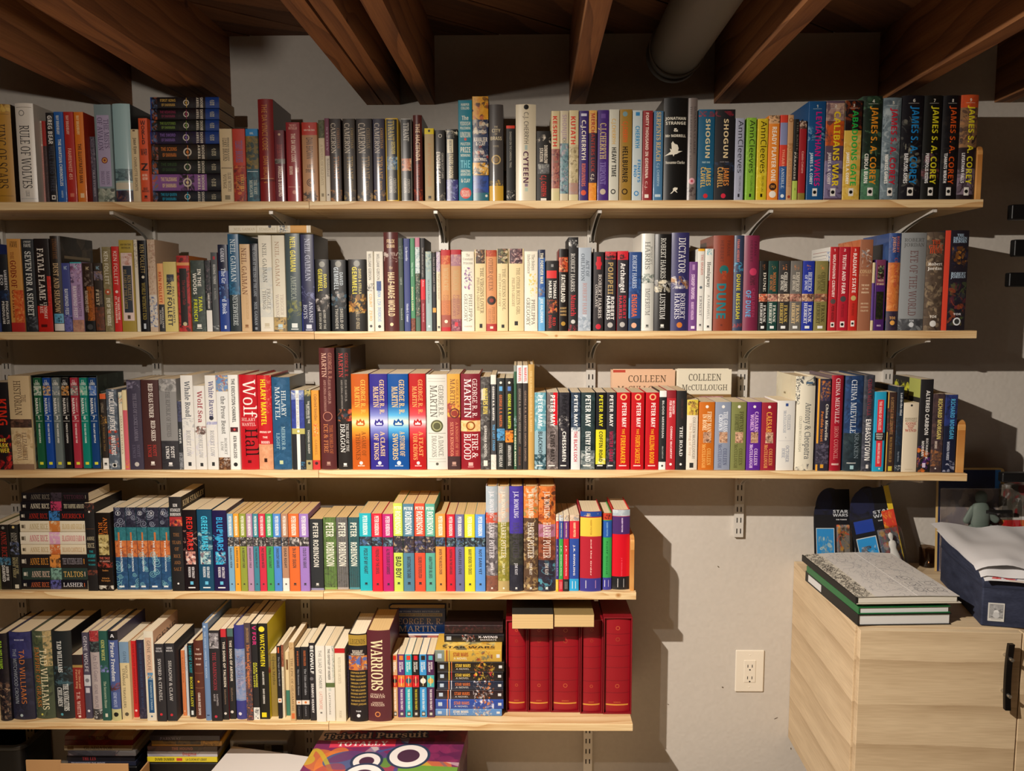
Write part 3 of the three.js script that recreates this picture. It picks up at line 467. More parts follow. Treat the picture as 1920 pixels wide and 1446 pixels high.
[['#a8acc0', '#2c2c34', 'lavender grey', 1018, 1116, 300], ['#86b83a', '#1c2410', 'lime green', 1140, 1243, 295], ['#d8c02c', '#2a2408', 'bright yellow', 1256, 1370, 305]].forEach(([c, t, w, x0, x1, top]) =>
  b(x0, x1, top, 'P', c, `${w[0] === 'l' && w[1] === 'a' ? '' : `n:0:1:${c},${c},${c},${w[1] === 'i' ? '#a0d050' : '#ecd850'}|`}t:AnnCleeves:.03:.67:${t}:N:.5:.62|t:THE LONG CALL:.7:.9:${t}:N:.6:.2|b:.92:.96:${t}:.4:.6`, `${w} paperback with tall thin author lettering`, { gloss: 1 }));
b(1376, 1492, 268, 'P', '#ec8a2a', 'n:0:.1:#e0b080,#2a1c10,#e0b080|t:READY PLAYER ONE:.13:.78:#fbf2e4:B:.52:.42|c:.5:.84:.34:#3a1c0c|h:ONE:.84:#e8a040:.4:.03|c:.5:.93:.32:#f4ece0', 'orange paperback with a brown disc above a white disc');
b(1500, 1580, 265, 'P', '#d8402c', 'b:.09:.35:#8a90b8|t:THE:.4:.5:#f0a080:B:.5:.3|t:ARK:.5:.62:#f0a080:B:.5:.4|n:.6:1:#2c5a98,#3a6aa8,#224a88|t:ANSIBLE:.62:.86:#e0e8f0:R:.5:.4|c:.5:.95:.24:#e8f0f4', 'red paperback with a lavender box and blue foot');
b(1581, 1642, 265, 'P', '#c89a6c', 'o:.5:.06:.3:#8a5a34:.12|n:.33:.42:#b08050,#d8a878|t:THE ALCHEMIST:.4:.85:#a87040:R:.5:.5|c:.5:.96:.25:#a03c20', 'narrow copper tan paperback next to the red and lavender one');
b(1646, 1702, 310, 'P', '#1a1816', 't:THE KNIFE OF:.03:.5:#8a8478:R:.68:.3|t:PARADISE:.4:.75:#c8c0b0:B:.35:.34|b:.76:1:#b4c858|b:.85:.88:#6a8a30:.45:.6', 'narrow black paperback with a lime foot');
b(1708, 1786, 330, 'P', '#9c1a22', 'n:0:.1:#5a3a30,#d8c0a8,#3a2820|t:Casio Coture:.38:.66:#f0d0c0:R:.5:.36|b:.91:1:#8a7a30', 'dark red paperback with an olive foot');
use(0, 1500, 170, 4.571, 935);
const exp9 = [
  [50, 196, 92, '#1a4f82', '#d8187a', '#e8f0f4', 'LEVIATHAN WAKES', 'JAMES S. A. COREY', 'n:.25:.4:#1a4f82,#8ab0c8,#0e2c4a', 'blue volume numbered one with magenta title'],
  [200, 356, 90, '#5a4658', '#f0d028', '#e8e0d8', 'CALIBANS WAR', 'JAMES S. A. COREY', 'n:.02:.2:#a88a80,#6a5058,#c8a890|n:.2:.45:#c85a24,#a84a28,#5a3a40|n:.6:.98:#7a7090,#8a7a98,#3a3048', 'numbered two volume with yellow title over orange and mauve'],
  [359, 506, 85, '#d0a848', '#22b04a', '#fff', 'ABADDONS GATE', 'JAMES S. A. COREY', 'n:0:.3:#1c1418,#2a1c1c,#8a3a18|n:.3:1:#d8b450,#c89a38,#e0c478', 'golden volume numbered three with green title'],
  [513, 681, 45, '#3a5a44', '#f09828', '#f4f0e8', 'JAMES S. A. COREY', 'CIBOLA BURN', 'n:0:.7:#1c2a20,#2c4432,#5a8060,#14201a|n:.7:1:#4a7858,#5a8a68,#3a6048', 'green volume numbered four with orange author'],
  [689, 843, 60, '#6c7c84', '#d01c30', '#f4f0e8', 'JAMES S. A. COREY', 'NEMESIS GAMES', 'n:0:1:#6c7c84,#8a9aa0,#4a5860,#a8b4b8', 'grey volume numbered five with red author'],
  [849, 1031, 40, '#17161c', '#1e88d0', '#f0f0f0', 'JAMES S. A. COREY', 'BABYLONS ASHES', 'n:.2:.95:#17161c,#3a3a38,#8a8878,#17161c,#222', 'black volume numbered six with blue author'],
  [1036, 1191, 40, '#141412', '#e0d428', '#f0f0f0', 'JAMES S. A. COREY', 'PERSEPOLIS RISING', 'n:.55:.8:#141412,#5a4858,#8a4a50,#141412', 'black volume numbered seven with yellow author'],
  [1196, 1341, 40, '#131215', '#e0581c', '#f0f0f0', 'JAMES S. A. COREY', 'TIAMATS WRATH', 'n:.2:.9:#131215,#1c1a20,#2a2420', 'black volume numbered eight with orange author'],
  [1346, 1496, 35, '#2a1f22', '#e8d82c', '#f0f0f0', 'JAMES S. A. COREY', 'LEVIATHAN FALLS', 'n:0:.14:#d0582c,#c04a28|n:.12:.5:#8a6848,#4a3838,#a87850,#2a1f22|n:.7:.95:#7a6a78,#2a1f22,#3a3038', 'dark volume numbered nine with yellow author and orange head'],
];
exp9.forEach(([x0, x1, top, c, tc, wc, big, small, art, d], i) => {
  const v = i < 3;
  b(x0, x1, top, i < 3 ? 'P' : 'H', c, `${art}|h:${i + 1}:.05:#e8e4d8:.12:.03|l:.075:#e8e4d8:.003:.25|t:${big}:${v ? .1 : .11}:${v ? .86 : .85}:${tc}:B:.6:.34|t:${small}:${v ? .52 : .55}:.84:${wc}:B:.26:.17|b:.88:.96:#e8e4dc:.36:.64|c:.5:.92:.1:#141414`, d, { gloss: 1 });
});
bookend(1496, 1546, 480, 935, 'thin round-topped pine bookend closing the top shelf');

// ================= second shelf =================
use(1, 0, 420, 5.784, 1180);
b(-60, 18, 215, 'P', '#2a3a78', 'b:0:.2:#e8e4dc|n:.2:.9:#1a2a4a,#0e1828,#2a4a7a', 'navy book with a white head at the far end');
b(22, 126, 330, 'P', '#14141a', 't:UMBERTO:.2:.48:#d8d8d8:B:.7:.28|t:ECO:.26:.4:#d8d8d8:B:.3:.28|n:.46:.6:#14203a,#2a4a7a,#0e1420|t:FOUCAULTS:.6:.9:#e8e4dc:B:.7:.26|t:PENDULUM:.6:.9:#e8e4dc:B:.32:.26', 'black paperback with white lettering about a pendulum');
b(130, 277, 162, 'P', '#d0964c', 'h:LYNDSAY:.04:#5a3a1c:.55:.025|h:FAYE:.075:#5a3a1c:.55:.035|t:THE:.14:.22:#6a2a14:R:.35:.25|t:GODS OF GOTHAM:.23:.85:#7a1c14:Z:.4:.42|n:.55:1:#d0602c,#e8a860,#b83a20,#d88848:.3:1|b:.9:1:#b8302c', 'tan and red paperback with a dark red gothic title', { gloss: 1 });
b(285, 417, 165, 'P', '#22262a', 'h:LYNDSAY:.03:#d8d8d0:.6:.022|h:FAYE:.07:#d8d8d0:.6:.035|t:SEVEN FOR A SECRET:.13:.83:#eef0ea:Z:.5:.5|n:.84:.98:#22262a,#6a7078,#22262a', 'charcoal paperback with large white serif secret title', { gloss: 2 });
b(421, 582, 160, 'P', '#241d1c', 't:FATAL FLAME:.1:.66:#f4ece0:Z:.4:.42|n:.4:1:#c8281c,#e05a38,#a81c18:.75:1|b:.72:1:#c8241c|t:LYNDSAY:.68:.86:#f4ece0:Z:.55:.2|t:FAYE:.7:.8:#f4ece0:Z:.28:.2|b:.92:.95:#5a1414:.2:.6', 'black and red paperback with bold italic flame title', { gloss: 1 });
b(586, 698, 130, 'H', '#2a1f18', 't:LYNDSAY FAYE:.03:.24:#a86a30:R:.5:.4|t:DUST AND SHADOW:.28:.8:#e0c090:Z:.5:.5|b:.81:.91:#6ab4d8:.05:.95|n:.83:.9:#6ab4d8,#1a3a4a:.2:.8|b:.915:.99:#f0ece2:.04:.96', 'dark brown jacketed hardcover with library labels at its foot', { gloss: 2, board: '#2c2720', side: { R: ['#2e2822', 'n:0:1:#2e2822,#4a4034,#3a342c,#6a5c48,#1c1814|b:.2:.23:#a89878:.1:.9'] } });
b(703, 791, 425, 'P', '#4a5296', 'h:HC:.07:#c8e0f0:.4:.05|t:RAYMOND FEIST:.37:.78:#e8ecf4:B:.45:.42|n:.76:1:#6a6ab0,#8a8ac8,#2a2a4a', 'short blue violet paperback with white author', { gloss: 1 });
b(794, 919, 415, 'P', '#b89ac4', 'b:0:.05:#4ab0b8|n:.02:.3:#b89ac4,#8a5a7a,#d0b0d0,#4a3a5a|h:HC:.07:#c8e0f0:.3:.05|t:MAGICIAN MASTER:.32:.78:#4a2a4a:N:.68:.26|t:RAYMOND FEIST:.34:.8:#f4e8f4:B:.32:.3|n:.83:1:#c8907a,#d8a888,#a07868', 'mauve pink paperback with a teal cap', { gloss: 1 });
b(924, 1041, 425, 'P', '#3a2a22', 'h:HC:.08:#f0d8b0:.3:.05|n:.1:.4:#3a2a22,#8a7a70,#2a1c18|n:.34:.84:#a85a20,#7a3c18,#c8742c,#3a2a22:.35:1|t:RAYMOND FEIST:.4:.72:#d8c8b0:B:.3:.28|b:.84:1:#1c1c1c|c:.5:.93:.26:#4a4a4a', 'dark brown paperback with an amber picture', { gloss: 1 });
b(1046, 1142, 425, 'P', '#33281f', 'h:HC:.07:#9ac8e0:.4:.05|n:.12:.25:#7a7088,#b08868,#33281f|t:RAYMOND:.4:.6:#8a7a68:B:.7:.28|t:FEIST:.38:.62:#d8c8a8:B:.34:.34|n:.64:.98:#6a3a24,#8a4a30,#4a342a', 'dark umber paperback beside the patterned olive one');
b(1146, 1240, 250, 'P', '#8a7e56', 'n:0:1:#8a7e56,#9a8e66,#7a6e4a,#a89c74|t:KEN FOLLETT:.05:.44:#f4f0e0:N:.45:.46|c:.5:.53:.34:#b85a34|c:.5:.53:.12:#f4f0e0|t:EYE OF THE NEEDLE:.6:.93:#f4f0e0:B:.5:.42', 'olive patterned paperback with white needle title');
b(1249, 1328, 245, 'P', '#d42420', 't:KEN FOLLETT:.05:.45:#f8e4d8:N:.5:.5|c:.5:.53:.2:#f8e4d8|t:THE MAN FROM:.59:.86:#f8e4d8:B:.68:.28|t:ST. PETERSBURG:.58:.9:#f8e4d8:B:.32:.28', 'narrow scarlet paperback with white lettering, beside an olive one');
b(1331, 1487, 175, 'P', '#a88e34', 'b:.0:.13:#b8a040|h:NEW YORK TIMES:.05:#3a3010:.75:.02|h:BESTSELLER:.085:#3a3010:.6:.02|b:.14:.88:#e8d0c8:.12:.88|n:.15:.27:#e8d0c8,#c08878,#e8d0c8:.12:.88|b:.28:.79:#28303c:.22:.8|t:KEN FOLLETT:.38:.66:#c8a860:R:.62:.22|t:PILLARS OF THE EARTH:.32:.75:#c8a860:R:.35:.2|b:.82:.86:#4a3a2a:.4:.6', 'gold paperback with a dark panel framed in pink');
b(1490, 1529, 170, 'P', '#e4dcc8', 'n:0:.3:#e4dcc8,#8a8078,#c8c0b0', 'very thin white spine between gold and black books');
b(1531, 1628, 180, 'P', '#17161a', 't:KEN FOLLETT:.04:.36:#c8b070:N:.5:.46|c:.5:.4:.16:#e8e0c8|t:WORLD WITHOUT END:.46:.87:#c8b050:R:.5:.4|b:.91:.97:#c8d0d8:.35:.6', 'black paperback with gold endless world title', { gloss: 1 });
b(1634, 1720, 170, 'P', '#cdb49a', 'n:0:.6:#cdb49a,#a88870,#d8c4ac,#b89078|n:.6:.95:#d8d0c4,#5a6a98,#cdb49a', 'beige paperback with a faint painted spine');
b(1733, 1796, 430, 'P', '#f0e0c8', 'b:0:.6:#f0b070|t:KEN FOLLETT:.12:.58:#c04820:B:.45:.5|b:.6:1:#2a2a2e|t:MODIGLIANI:.64:.95:#f0e8dc:N:.68:.28|t:SCANDAL:.68:.9:#f0e8dc:N:.3:.28', 'small paperback, orange above and black below');
use(1, 300, 420, 5.784, 1171);
b(58, 203, 412, 'P', '#d8c470', 's:#e4d490:14|n:.18:.28:#3a4050,#8a8a78,#2a2a30:.25:.8|t:KEN FOLLETT:.27:.92:#2a2c38:B:.4:.34|t:FALL OF GIANTS:.35:.88:#4a4a40:B:.72:.16', 'pale yellow paperback with close dark lettering');
b(208, 346, 345, 'P', '#1e1614', 's:#b02828:3|n:0:1:#b02c2c,#8a1c1c,#c83a34,#3a1414|b:.09:.13:#e8a060|b:.13:.16:#c8281c|b:.17:.92:#1c1614:.2:.75|t:The Serpents Tale:.32:.65:#c02830:R:.48:.26|c:.5:.9:.16:#c8b890', 'black paperback with a red patterned border', { board: '#c87830' });
b(354, 507, 395, 'P', '#3a4540', 'n:0:1:#3a4540,#4a584e,#2c3632,#55635a|t:IN THE:.12:.37:#f0ece0:B:.62:.26|t:WOODS:.18:.48:#f0ece0:B:.3:.26|t:TANA:.5:.72:#d8dc28:B:.64:.26|t:FRENCH:.54:.86:#d8dc28:B:.3:.26|x:.93:#f0ece0:.3', 'dark green paperback with yellow author lettering');
b(511, 573, 395, 'P', '#2a2c30', 'n:0:.6:#2a2c30,#4a4c50,#8a7078|t:LARGE DREAMS:.46:.68:#e8e4dc:B:.5:.3|b:.7:1:#ece8e0', 'slim charcoal paperback with a white foot');
b(577, 650, 310, 'P', '#4a4e50', 'b:.05:.09:#b02838:.35:.65|t:RISING TENSE:.15:.4:#c8c8c4:B:.5:.34|t:A NOVEL:.45:.6:#a8a8a4:N:.5:.3|n:.92:.97:#4a4e50,#e8e8e4', 'slim grey paperback with a red square near its top', { board: '#6a2a2c' });
b(656, 762, 225, 'P', '#27428c', 'b:0:.3:#1c2038|t:GAIMAN:.04:.2:#e8ecf4:Z:.45:.36|t:The Graveyard Book:.27:.8:#dfe8f4:Z:.45:.5|n:.45:.62:#2a3a6a,#6a9ad0,#1a2858|b:.93:.97:#e8ecf4:.45:.65', 'deep blue paperback about a graveyard', { gloss: 1 });
b(766, 886, 110, 'P', '#28597c', 't:NEIL GAIMAN:.05:.49:#e4ecf0:R:.45:.44|b:.52:.56:#8ab0c0:.1:.85|b:.62:1:#2a3438|t:NEVERWHERE:.62:.94:#d8e0e0:R:.5:.42|n:.5:.62:#28597c,#3a7aa0,#1c3a50', 'tall slate blue paperback with serif lettering, under a lying white book', { gloss: 1 });
b(890, 1001, 220, 'P', '#d4b184', 't:NEIL GAIMAN:.04:.58:#6a3a1c:R:.42:.48|t:ILLUSTRATED EDITION:.58:.86:#b08850:R:.6:.26|x:.94:#8a5a2c:.3', 'sand coloured paperback with brown serif author', { gloss: 2 });
b(1003, 1091, 215, 'P', '#1e2027', 't:THE OCEAN AT THE END OF THE LANE:.02:.6:#b8c0c8:R:.5:.34|t:NEIL GAIMAN:.66:.93:#b8c0c8:R:.5:.34|b:.95:.98:#8a9098:.35:.65', 'narrow charcoal paperback with a long ocean title', { gloss: 1 });
b(1094, 1237, 125, 'P', '#e2dcca', 'n:.33:.85:#d0cfc4,#c0c4c0,#dcd8c8|t:NEIL GAIMAN:.08:.49:#6a6860:R:.45:.3|t:FRAGILE:.55:.77:#6a6860:R:.68:.26|t:THINGS:.57:.77:#6a6860:R:.35:.26|x:.94:#c8bca0:.36', 'ivory paperback with grey lettering about fragile things');
b(1241, 1377, 125, 'P', '#dcd5c0', 't:NEIL GAIMAN:.06:.53:#a88a70:R:.38:.3|t:TRIGGER:.61:.83:#b8a898:R:.66:.24|t:WARNING:.61:.85:#a89890:R:.3:.24|n:.85:1:#b89a60,#3a3a38,#8a7a58|x:.95:#b8d0d8:.36', 'ivory paperback with a stormy foot, next to the fragile one');
b(1384, 1543, 105, 'P', '#3f4d50', 't:NEIL GAIMAN:.03:.39:#e8d848:B:.5:.36|t:AMERICAN GODS:.43:.87:#a8b0a0:R:.5:.36|n:.68:.88:#3f4d50,#8a8a48,#5a6450|x:.95:#e0e4e0:.4', 'blue grey paperback with yellow author lettering', { gloss: 1 });
b(1546, 1692, 115, 'P', '#26284c', 't:NEIL GAIMAN:.04:.48:#b8bcd0:R:.5:.38|n:.53:.68:#26284c,#8a90b8,#26284c|t:ANANSI:.69:.91:#d8dce8:R:.66:.26|t:BOYS:.72:.87:#d8dce8:R:.26:.26|x:.96:#d8dce8:.4|b:.8:1:#2c3a98:.0:.06', 'indigo paperback with pale serif lettering', { gloss: 1, board: '#1c1a20' });
{ const y = SHELF[1] + 0.0003; lie(747, 1634, 15, 97, 'P', '#e4dcc6', 'b:.33:.345:#d0c4a8|b:.585:.595:#b8ac90|t:NEIL GAIMAN:.06:.32:#b8a888:R:.5:.34|t:STARDUST:.37:.57:#b8a888:R:.5:.34|n:.6:.73:#e4dcc6,#4a5868,#c8a878|b:.75:.95:#d8a050|c:.86:.5:.2:#4a4a50|b:.95:.96:#fff', 'white paperback lying across the tops of taller books', { z: 0.222 }); }
[[1696, 1852, 385, '#141210', '#e4d838', 'DAVID', 'GEMMELL', 'LORD OF THE', 'SILVER BOW', 'black paperback with yellow author above a silver bow title', '#c8c0b8'],
].forEach(([x0, x1, top, c, tc, a1, a2, t1, t2, d, art]) => b(x0, x1, top, 'P', c, `c:.5:.07:.2:#8a8a80|t:${a1}:.2:.4:${tc}:B:.7:.22|t:${a2}:.13:.45:${tc}:B:.35:.3|n:.48:.72:${c},#6a6058,${art},#2a2420|t:${t1}:.72:.97:#b8b4a8:B:.6:.16|t:${t2}:.74:.97:#b8b4a8:B:.3:.16`, d, { gloss: 1 }));
use(1, 600, 420, 5.784, 1164);
b(130, 297, 390, 'P', '#14171a', 'c:.5:.06:.2:#8a8a80|t:DAVID:.17:.36:#b8c4cc:B:.68:.22|t:GEMMELL:.1:.42:#c8d4dc:B:.35:.3|n:.44:.68:#14171a,#b8b0a8,#3a6078,#5a5450|t:SHIELD OF:.68:.97:#b8b4a8:B:.66:.2|t:THUNDER:.68:.97:#b8b4a8:B:.34:.2', 'black paperback with pale blue author above a thunder title', { gloss: 1 });
b(318, 507, 385, 'P', '#17120d', 'c:.5:.06:.18:#8a8a80|t:DAVID & STELLA:.13:.48:#e0d080:B:.66:.16|t:GEMMELL:.1:.5:#e8d838:B:.36:.28|n:.48:.75:#17120d,#c88a30,#7a4a20,#e8b858|t:FALL OF KINGS:.72:.97:#b8a888:B:.5:.2', 'black paperback with yellow authors above a burning gold scene', { gloss: 1 });
b(520, 591, 298, 'P', '#e6e1d2', 't:WILLIAM GIBSON:.03:.36:#2a2a2a:N:.45:.38|n:.4:.5:#e6e1d2,#5a5a58|t:COUNT ZERO:.53:.87:#e89a40:M:.5:.4|c:.5:.935:.2:#4a4a48', 'white paperback with orange digital title');
b(598, 697, 300, 'P', '#e6e1d2', 't:WILLIAM GIBSON:.03:.36:#2a2a2a:N:.45:.32|n:.37:.49:#3a5088,#4a6098:.25:.75|t:MONA LISA OVERDRIVE:.49:.88:#3a7ac8:M:.5:.34|c:.5:.94:.16:#3a3a38', 'white paperback with blue digital title');
b(702, 858, 90, 'H', '#5c302e', 'h:FELIX:.09:#e8cfa0:.55:.04|h:GILMAN:.14:#e8cfa0:.55:.035|n:.2:.3:#5c302e,#d8ccc0,#5c302e|h:the:.36:#e8cfa0:.25:.035:.5:R|t:HALF-MADE WORLD:.4:.85:#ecd6a8:B:.5:.46|c:.5:.93:.12:#ecd6a8', 'maroon hardcover with cream capitals and a winged mark', { board: '#3a1e1c' });
b(860, 914, 155, 'P', '#33423a', 'n:.08:.22:#33423a,#6a7a68|t:A quiet tale:.42:.5:#b8c0b0:R:.5:.4|t:Isabel:.75:.88:#b8c0b0:R:.5:.3', 'slim forest green hardback beside the maroon one', { board: '#28342e' });
b(918, 986, 160, 'P', '#37427c', 't:La Reverdie:.09:.24:#e0e4f0:Z:.45:.4|t:Nicola E. Connor:.7:.9:#e0e4f0:Z:.45:.36', 'slim royal blue paperback with small white script');
b(989, 1038, 155, 'P', '#4a8a62', 't:Vita Nuova:.26:.41:#d0e8d8:R:.4:.4|t:DONNA LEON:.52:.78:#e8d8a8:B:.4:.35|n:.86:1:#7a4030,#3a2420,#a86848', 'slim sea green paperback with a reddish foot');
b(1041, 1093, 150, 'P', '#8a9a8c', 'b:0:.1:#c07a90|n:.1:.38:#c8d4d4,#6a8890,#e8e8e0|n:.38:.85:#3a4a40,#5a6a58,#b8b8a0,#8a6a58|b:.85:1:#4a6a58', 'slim paperback with a rose cap over misty art');
b(1097, 1148, 155, 'P', '#1e1c1e', 't:The shadow of night:.1:.42:#c8c0b8:R:.5:.34|b:.44:.66:#d01c2c|t:Zen:.45:.52:#f4e0e0:R:.5:.35|b:.66:1:#8a1c28|t:Donna Nicholl:.7:.9:#e8c8c8:R:.5:.34', 'slim black and red paperback with tiny lettering', { board: '#26241f' });
b(1151, 1219, 300, 'P', '#9ab0b0', 'n:0:.25:#9ab0b0,#5a7070,#c8c8a8|t:Michael Chabon:.35:.65:#3a5058:R:.45:.34|x:.94:#e8f0ec', 'slim pale aqua paperback with a sketchy head');
b(1222, 1266, 315, 'P', '#1a1a1c', 't:TALES OF A LOST TIME:.05:.5:#b8a8a0:N:.5:.4|b:.7:.76:#e0a048:.1:.9', 'slim black paperback with an amber band');
b(1268, 1313, 305, 'P', '#e0d4b8', 'n:0:.25:#c8b8c8,#6a5a88,#e0d8d0|t:The girl in the tower:.27:.6:#8a7858:R:.5:.4|x:.95:#3a3a30:.5', 'slim ivory paperback with a violet sketch at its head');
b(1318, 1421, 282, 'P', '#c87848', 'b:0:.07:#b81c20|n:.07:.18:#c05030,#d88850|b:.18:.62:#cc9058|t:WIDEACRE:.22:.5:#c8b080:R:.5:.5|t:PHILIPPA:.55:.8:#a86a48:R:.68:.28|t:GREGORY:.55:.82:#a86a48:R:.32:.28|b:.8:.95:#a05040|c:.5:.88:.18:#f0d8c0|b:.95:1:#b81c28', 'orange brown paperback with red ends');
b(1424, 1536, 280, 'P', '#b08060', 'b:0:.06:#b01828|n:.06:.2:#a07080,#c8a090|b:.2:.6:#c09060|t:MERIDON:.25:.5:#b8a070:R:.5:.5|t:PHILIPPA:.55:.8:#8a5058:R:.68:.28|t:GREGORY:.55:.82:#8a5058:R:.32:.28|n:.85:1:#8a4858,#b88888,#5a2a3a|b:.89:.94:#e03040:.35:.65', 'dusty orange paperback with a flowery violet foot');
b(1540, 1677, 300, 'P', '#ebe4d2', 'h:The:.05:#6a6458:.3:.04:.5:R|h:Constant:.1:#6a6458:.8:.035:.5:R|h:Princess:.15:#6a6458:.75:.035:.5:R|n:.2:.48:#ebe4d2,#5a3a78,#8a4a88,#ebe4d2:.2:.8|t:PHILIPPA:.53:.88:#6a6458:R:.68:.26|t:GREGORY:.53:.88:#6a6458:R:.32:.26|h:HARPER:.94:#a89888:.6:.02', 'white paperback with a figure in a purple gown');
b(1682, 1804, 280, 'P', '#e0cb9a', 'n:0:.17:#3a2c28,#c08850,#e0d0c0,#5a4030:.1:.9|t:THE VIRGINS LOVER:.22:.78:#4a3c28:R:.62:.3|t:PHILIPPA GREGORY:.34:.75:#5a4c38:R:.28:.22|b:.91:.96:#1c1a18:.4:.65', 'buff paperback with a portrait strip, title about a lover');
use(1, 900, 420, 5.784, 1166);
b(113 - 51, 183, 285, 'P', '#d08c58', 'n:0:.08:#a83c20,#c86838|t:OTHER QUEEN:.1:.5:#5a3420:R:.45:.4|c:.5:.62:.42:#2a2018|c:.5:.62:.2:#8a2c20|t:PHILIPPA:.7:.9:#8a5c38:R:.68:.26|t:GREGORY:.72:.9:#8a5c38:R:.32:.26|b:.91:1:#a82824|b:.94:.97:#f0d8c0:.35:.65', 'orange paperback with a dark round medallion');
b(186, 306, 270, 'P', '#e4cf9e', 'n:0:.18:#3a3424,#8a8a58,#e8d8b0,#c08868:.05:.95|t:THE QUEENS FOOL:.24:.75:#6a5c40:R:.62:.28|t:PHILIPPA GREGORY:.3:.7:#6a5c40:R:.26:.22|b:.92:.96:#1c1a18:.4:.65', 'buff paperback with a portrait strip, title about a fool');
b(313, 477, 270, 'P', '#e4cf9e', 'n:0:.18:#4a2c34,#c89890,#e8d0c0,#3a2430:.05:.9|t:THE OTHER BOLEYN GIRL:.23:.8:#6a5c40:R:.62:.22|t:PHILIPPA GREGORY:.35:.7:#6a5c40:R:.3:.18|b:.88:.93:#1c1a18:.38:.6', 'wide buff paperback with a portrait strip, title about a girl');
b(481, 627, 298, 'P', '#ece5d2', 't:The Boleyn:.04:.24:#5a5448:R:.62:.24|t:Inheritance:.04:.28:#5a5448:R:.3:.24|n:.28:.56:#ece5d2,#d8b848,#e8d068,#ece5d2:.3:.95|t:PHILIPPA:.6:.92:#3a3630:R:.66:.26|t:GREGORY:.58:.93:#3a3630:R:.3:.28', 'white paperback with a figure in a yellow gown');
b(631, 706, 280, 'P', '#3c62a0', 'b:0:.1:#2a3048|t:THE FOREVER WAR:.04:.42:#f0e8c8:B:.5:.44|n:.46:.57:#3c62a0,#a87850,#6aa0d0|b:.58:1:#6aaad8|t:JOE HALDEMAN:.6:.9:#e8f0f0:B:.5:.4', 'narrow blue paperback with a pale war title', { gloss: 1 });
b(714, 849, 400, 'P', '#171314', 'b:.05:.09:#8a8a8a:.4:.6|b:.14:.25:#d42c2c:.05:.85|t:THOMAS:.28:.54:#f4f0e8:B:.7:.24|t:HARRIS:.28:.53:#f4f0e8:B:.34:.24|n:.55:.75:#171314,#c8402c,#e88038,#5a1c18:.1:.9|t:RED:.8:.93:#c82824:B:.66:.24|t:DRAGON:.77:.96:#c82824:B:.34:.24', 'short black paperback with a red box and red dragon title');
b(853, 951, 272, 'P', '#1a1412', 'n:.1:.28:#b84828,#e8b078,#3a1c18,#8a2c1c|t:FATHERLAND:.31:.65:#f0ece0:B:.45:.44|h:ROBERT:.72:#d8b070:.7:.025|h:HARRIS:.76:#d8b070:.7:.025|h:HARRIS:.8:#d8b070:.7:.025|c:.5:.91:.24:#b08838', 'black paperback with a glowing portrait and white title', { gloss: 1, board: '#8a2020' });
b(956, 1061, 145, 'P', '#1b191b', 'n:.03:.11:#1b191b,#d8d8d4,#1b191b|t:ROBERT HARRIS:.17:.58:#e0dcd4:R:.45:.4|t:Munich:.61:.84:#d81c2c:Z:.45:.58|c:.5:.9:.22:#c8c8c4|n:.93:1:#1b191b,#b82030', 'tall black paperback with one red gothic word');
b(1063, 1202, 258, 'P', '#a9b4c0', 't:ACT OF:.15:.35:#3a4450:R:.7:.24|t:OBLIVION:.07:.4:#3a4450:R:.34:.26|t:ROBERT HARRIS:.42:.87:#b88078:R:.5:.3|n:.8:1:#a9b4c0,#8a98a8,#c8d0d8', 'silvery blue paperback with dark and rose lettering', { gloss: 1 });
b(1226, 1337, 305, 'P', '#262022', 'c:.5:.15:.3:#c81c2c|b:.06:.22:#c81c2c:.3:.7|t:ROBERT HARRIS:.28:.84:#ece4dc:R:.62:.3|t:CONCLAVE:.41:.7:#ece4dc:R:.3:.22|c:.5:.945:.26:#c81c34', 'charcoal paperback with a small figure in red robes');
b(1350, 1470, 300, 'P', '#26232a', 'b:0:.1:#c82c34|n:.02:.1:#c82c34,#1a1216|t:POMPEII:.13:.54:#b89a60:B:.5:.46|t:ROBERT:.56:.86:#f4f0ec:B:.68:.3|t:HARRIS:.55:.86:#f4f0ec:B:.32:.3|c:.5:.925:.24:#b8b4b0', 'charcoal paperback with bronze title and red cap');
b(1483, 1600, 295, 'P', '#26222a', 'b:0:.11:#d01c2c|n:.03:.1:#d01c2c,#16080c:.2:.8|t:Archangel:.15:.52:#f8f4f0:B:.45:.52|t:ROBERT:.55:.85:#d02438:B:.68:.28|t:HARRIS:.55:.85:#d02438:B:.32:.28|c:.5:.92:.24:#b8b4b0', 'charcoal paperback with white angelic title and red author', { board: '#c81c34' });
b(1609, 1740, 305, 'P', '#2f4c86', 'n:.3:.6:#2f4c86,#3a68a8,#24386a|t:ROBERT HARRIS:.04:.46:#dce4f0:R:.45:.34|t:ENIGMA:.53:.82:#f06a38:B:.45:.42|b:.58:.84:#58a8d8:.0:.08|b:.84:1:#26384e|c:.45:.93:.22:#e8b090', 'blue paperback with orange title', { gloss: 1 });
use(1, 1200, 420, 5.784, 1168);
b(4, 146, 105, 'H', '#dcdcd4', 't:ROBERT:.13:.32:#8a8a84:R:.76:.16|t:HARRIS:.08:.37:#6a6a64:R:.45:.36|n:.41:.51:#dcdcd4,#3a4a44,#7a8880|t:IMPERIUM:.56:.84:#5a5a56:R:.5:.34|x:.95:#5a5a56:.2', 'white hardcover with grey lettering and an eagle', { board: '#e6e2d8' });
b(151, 327, 110, 'H', '#1d1b1a', 't:ROBERT HARRIS:.04:.46:#e8e8e0:R:.5:.3|n:.47:.6:#1d1b1a,#e8e0c8,#c8b890,#e8e8e0|t:LUSTRUM:.61:.88:#f0f0ec:R:.5:.32|x:.95:#e8e8e0:.2', 'black hardcover with a white horse emblem', { gloss: 1 });
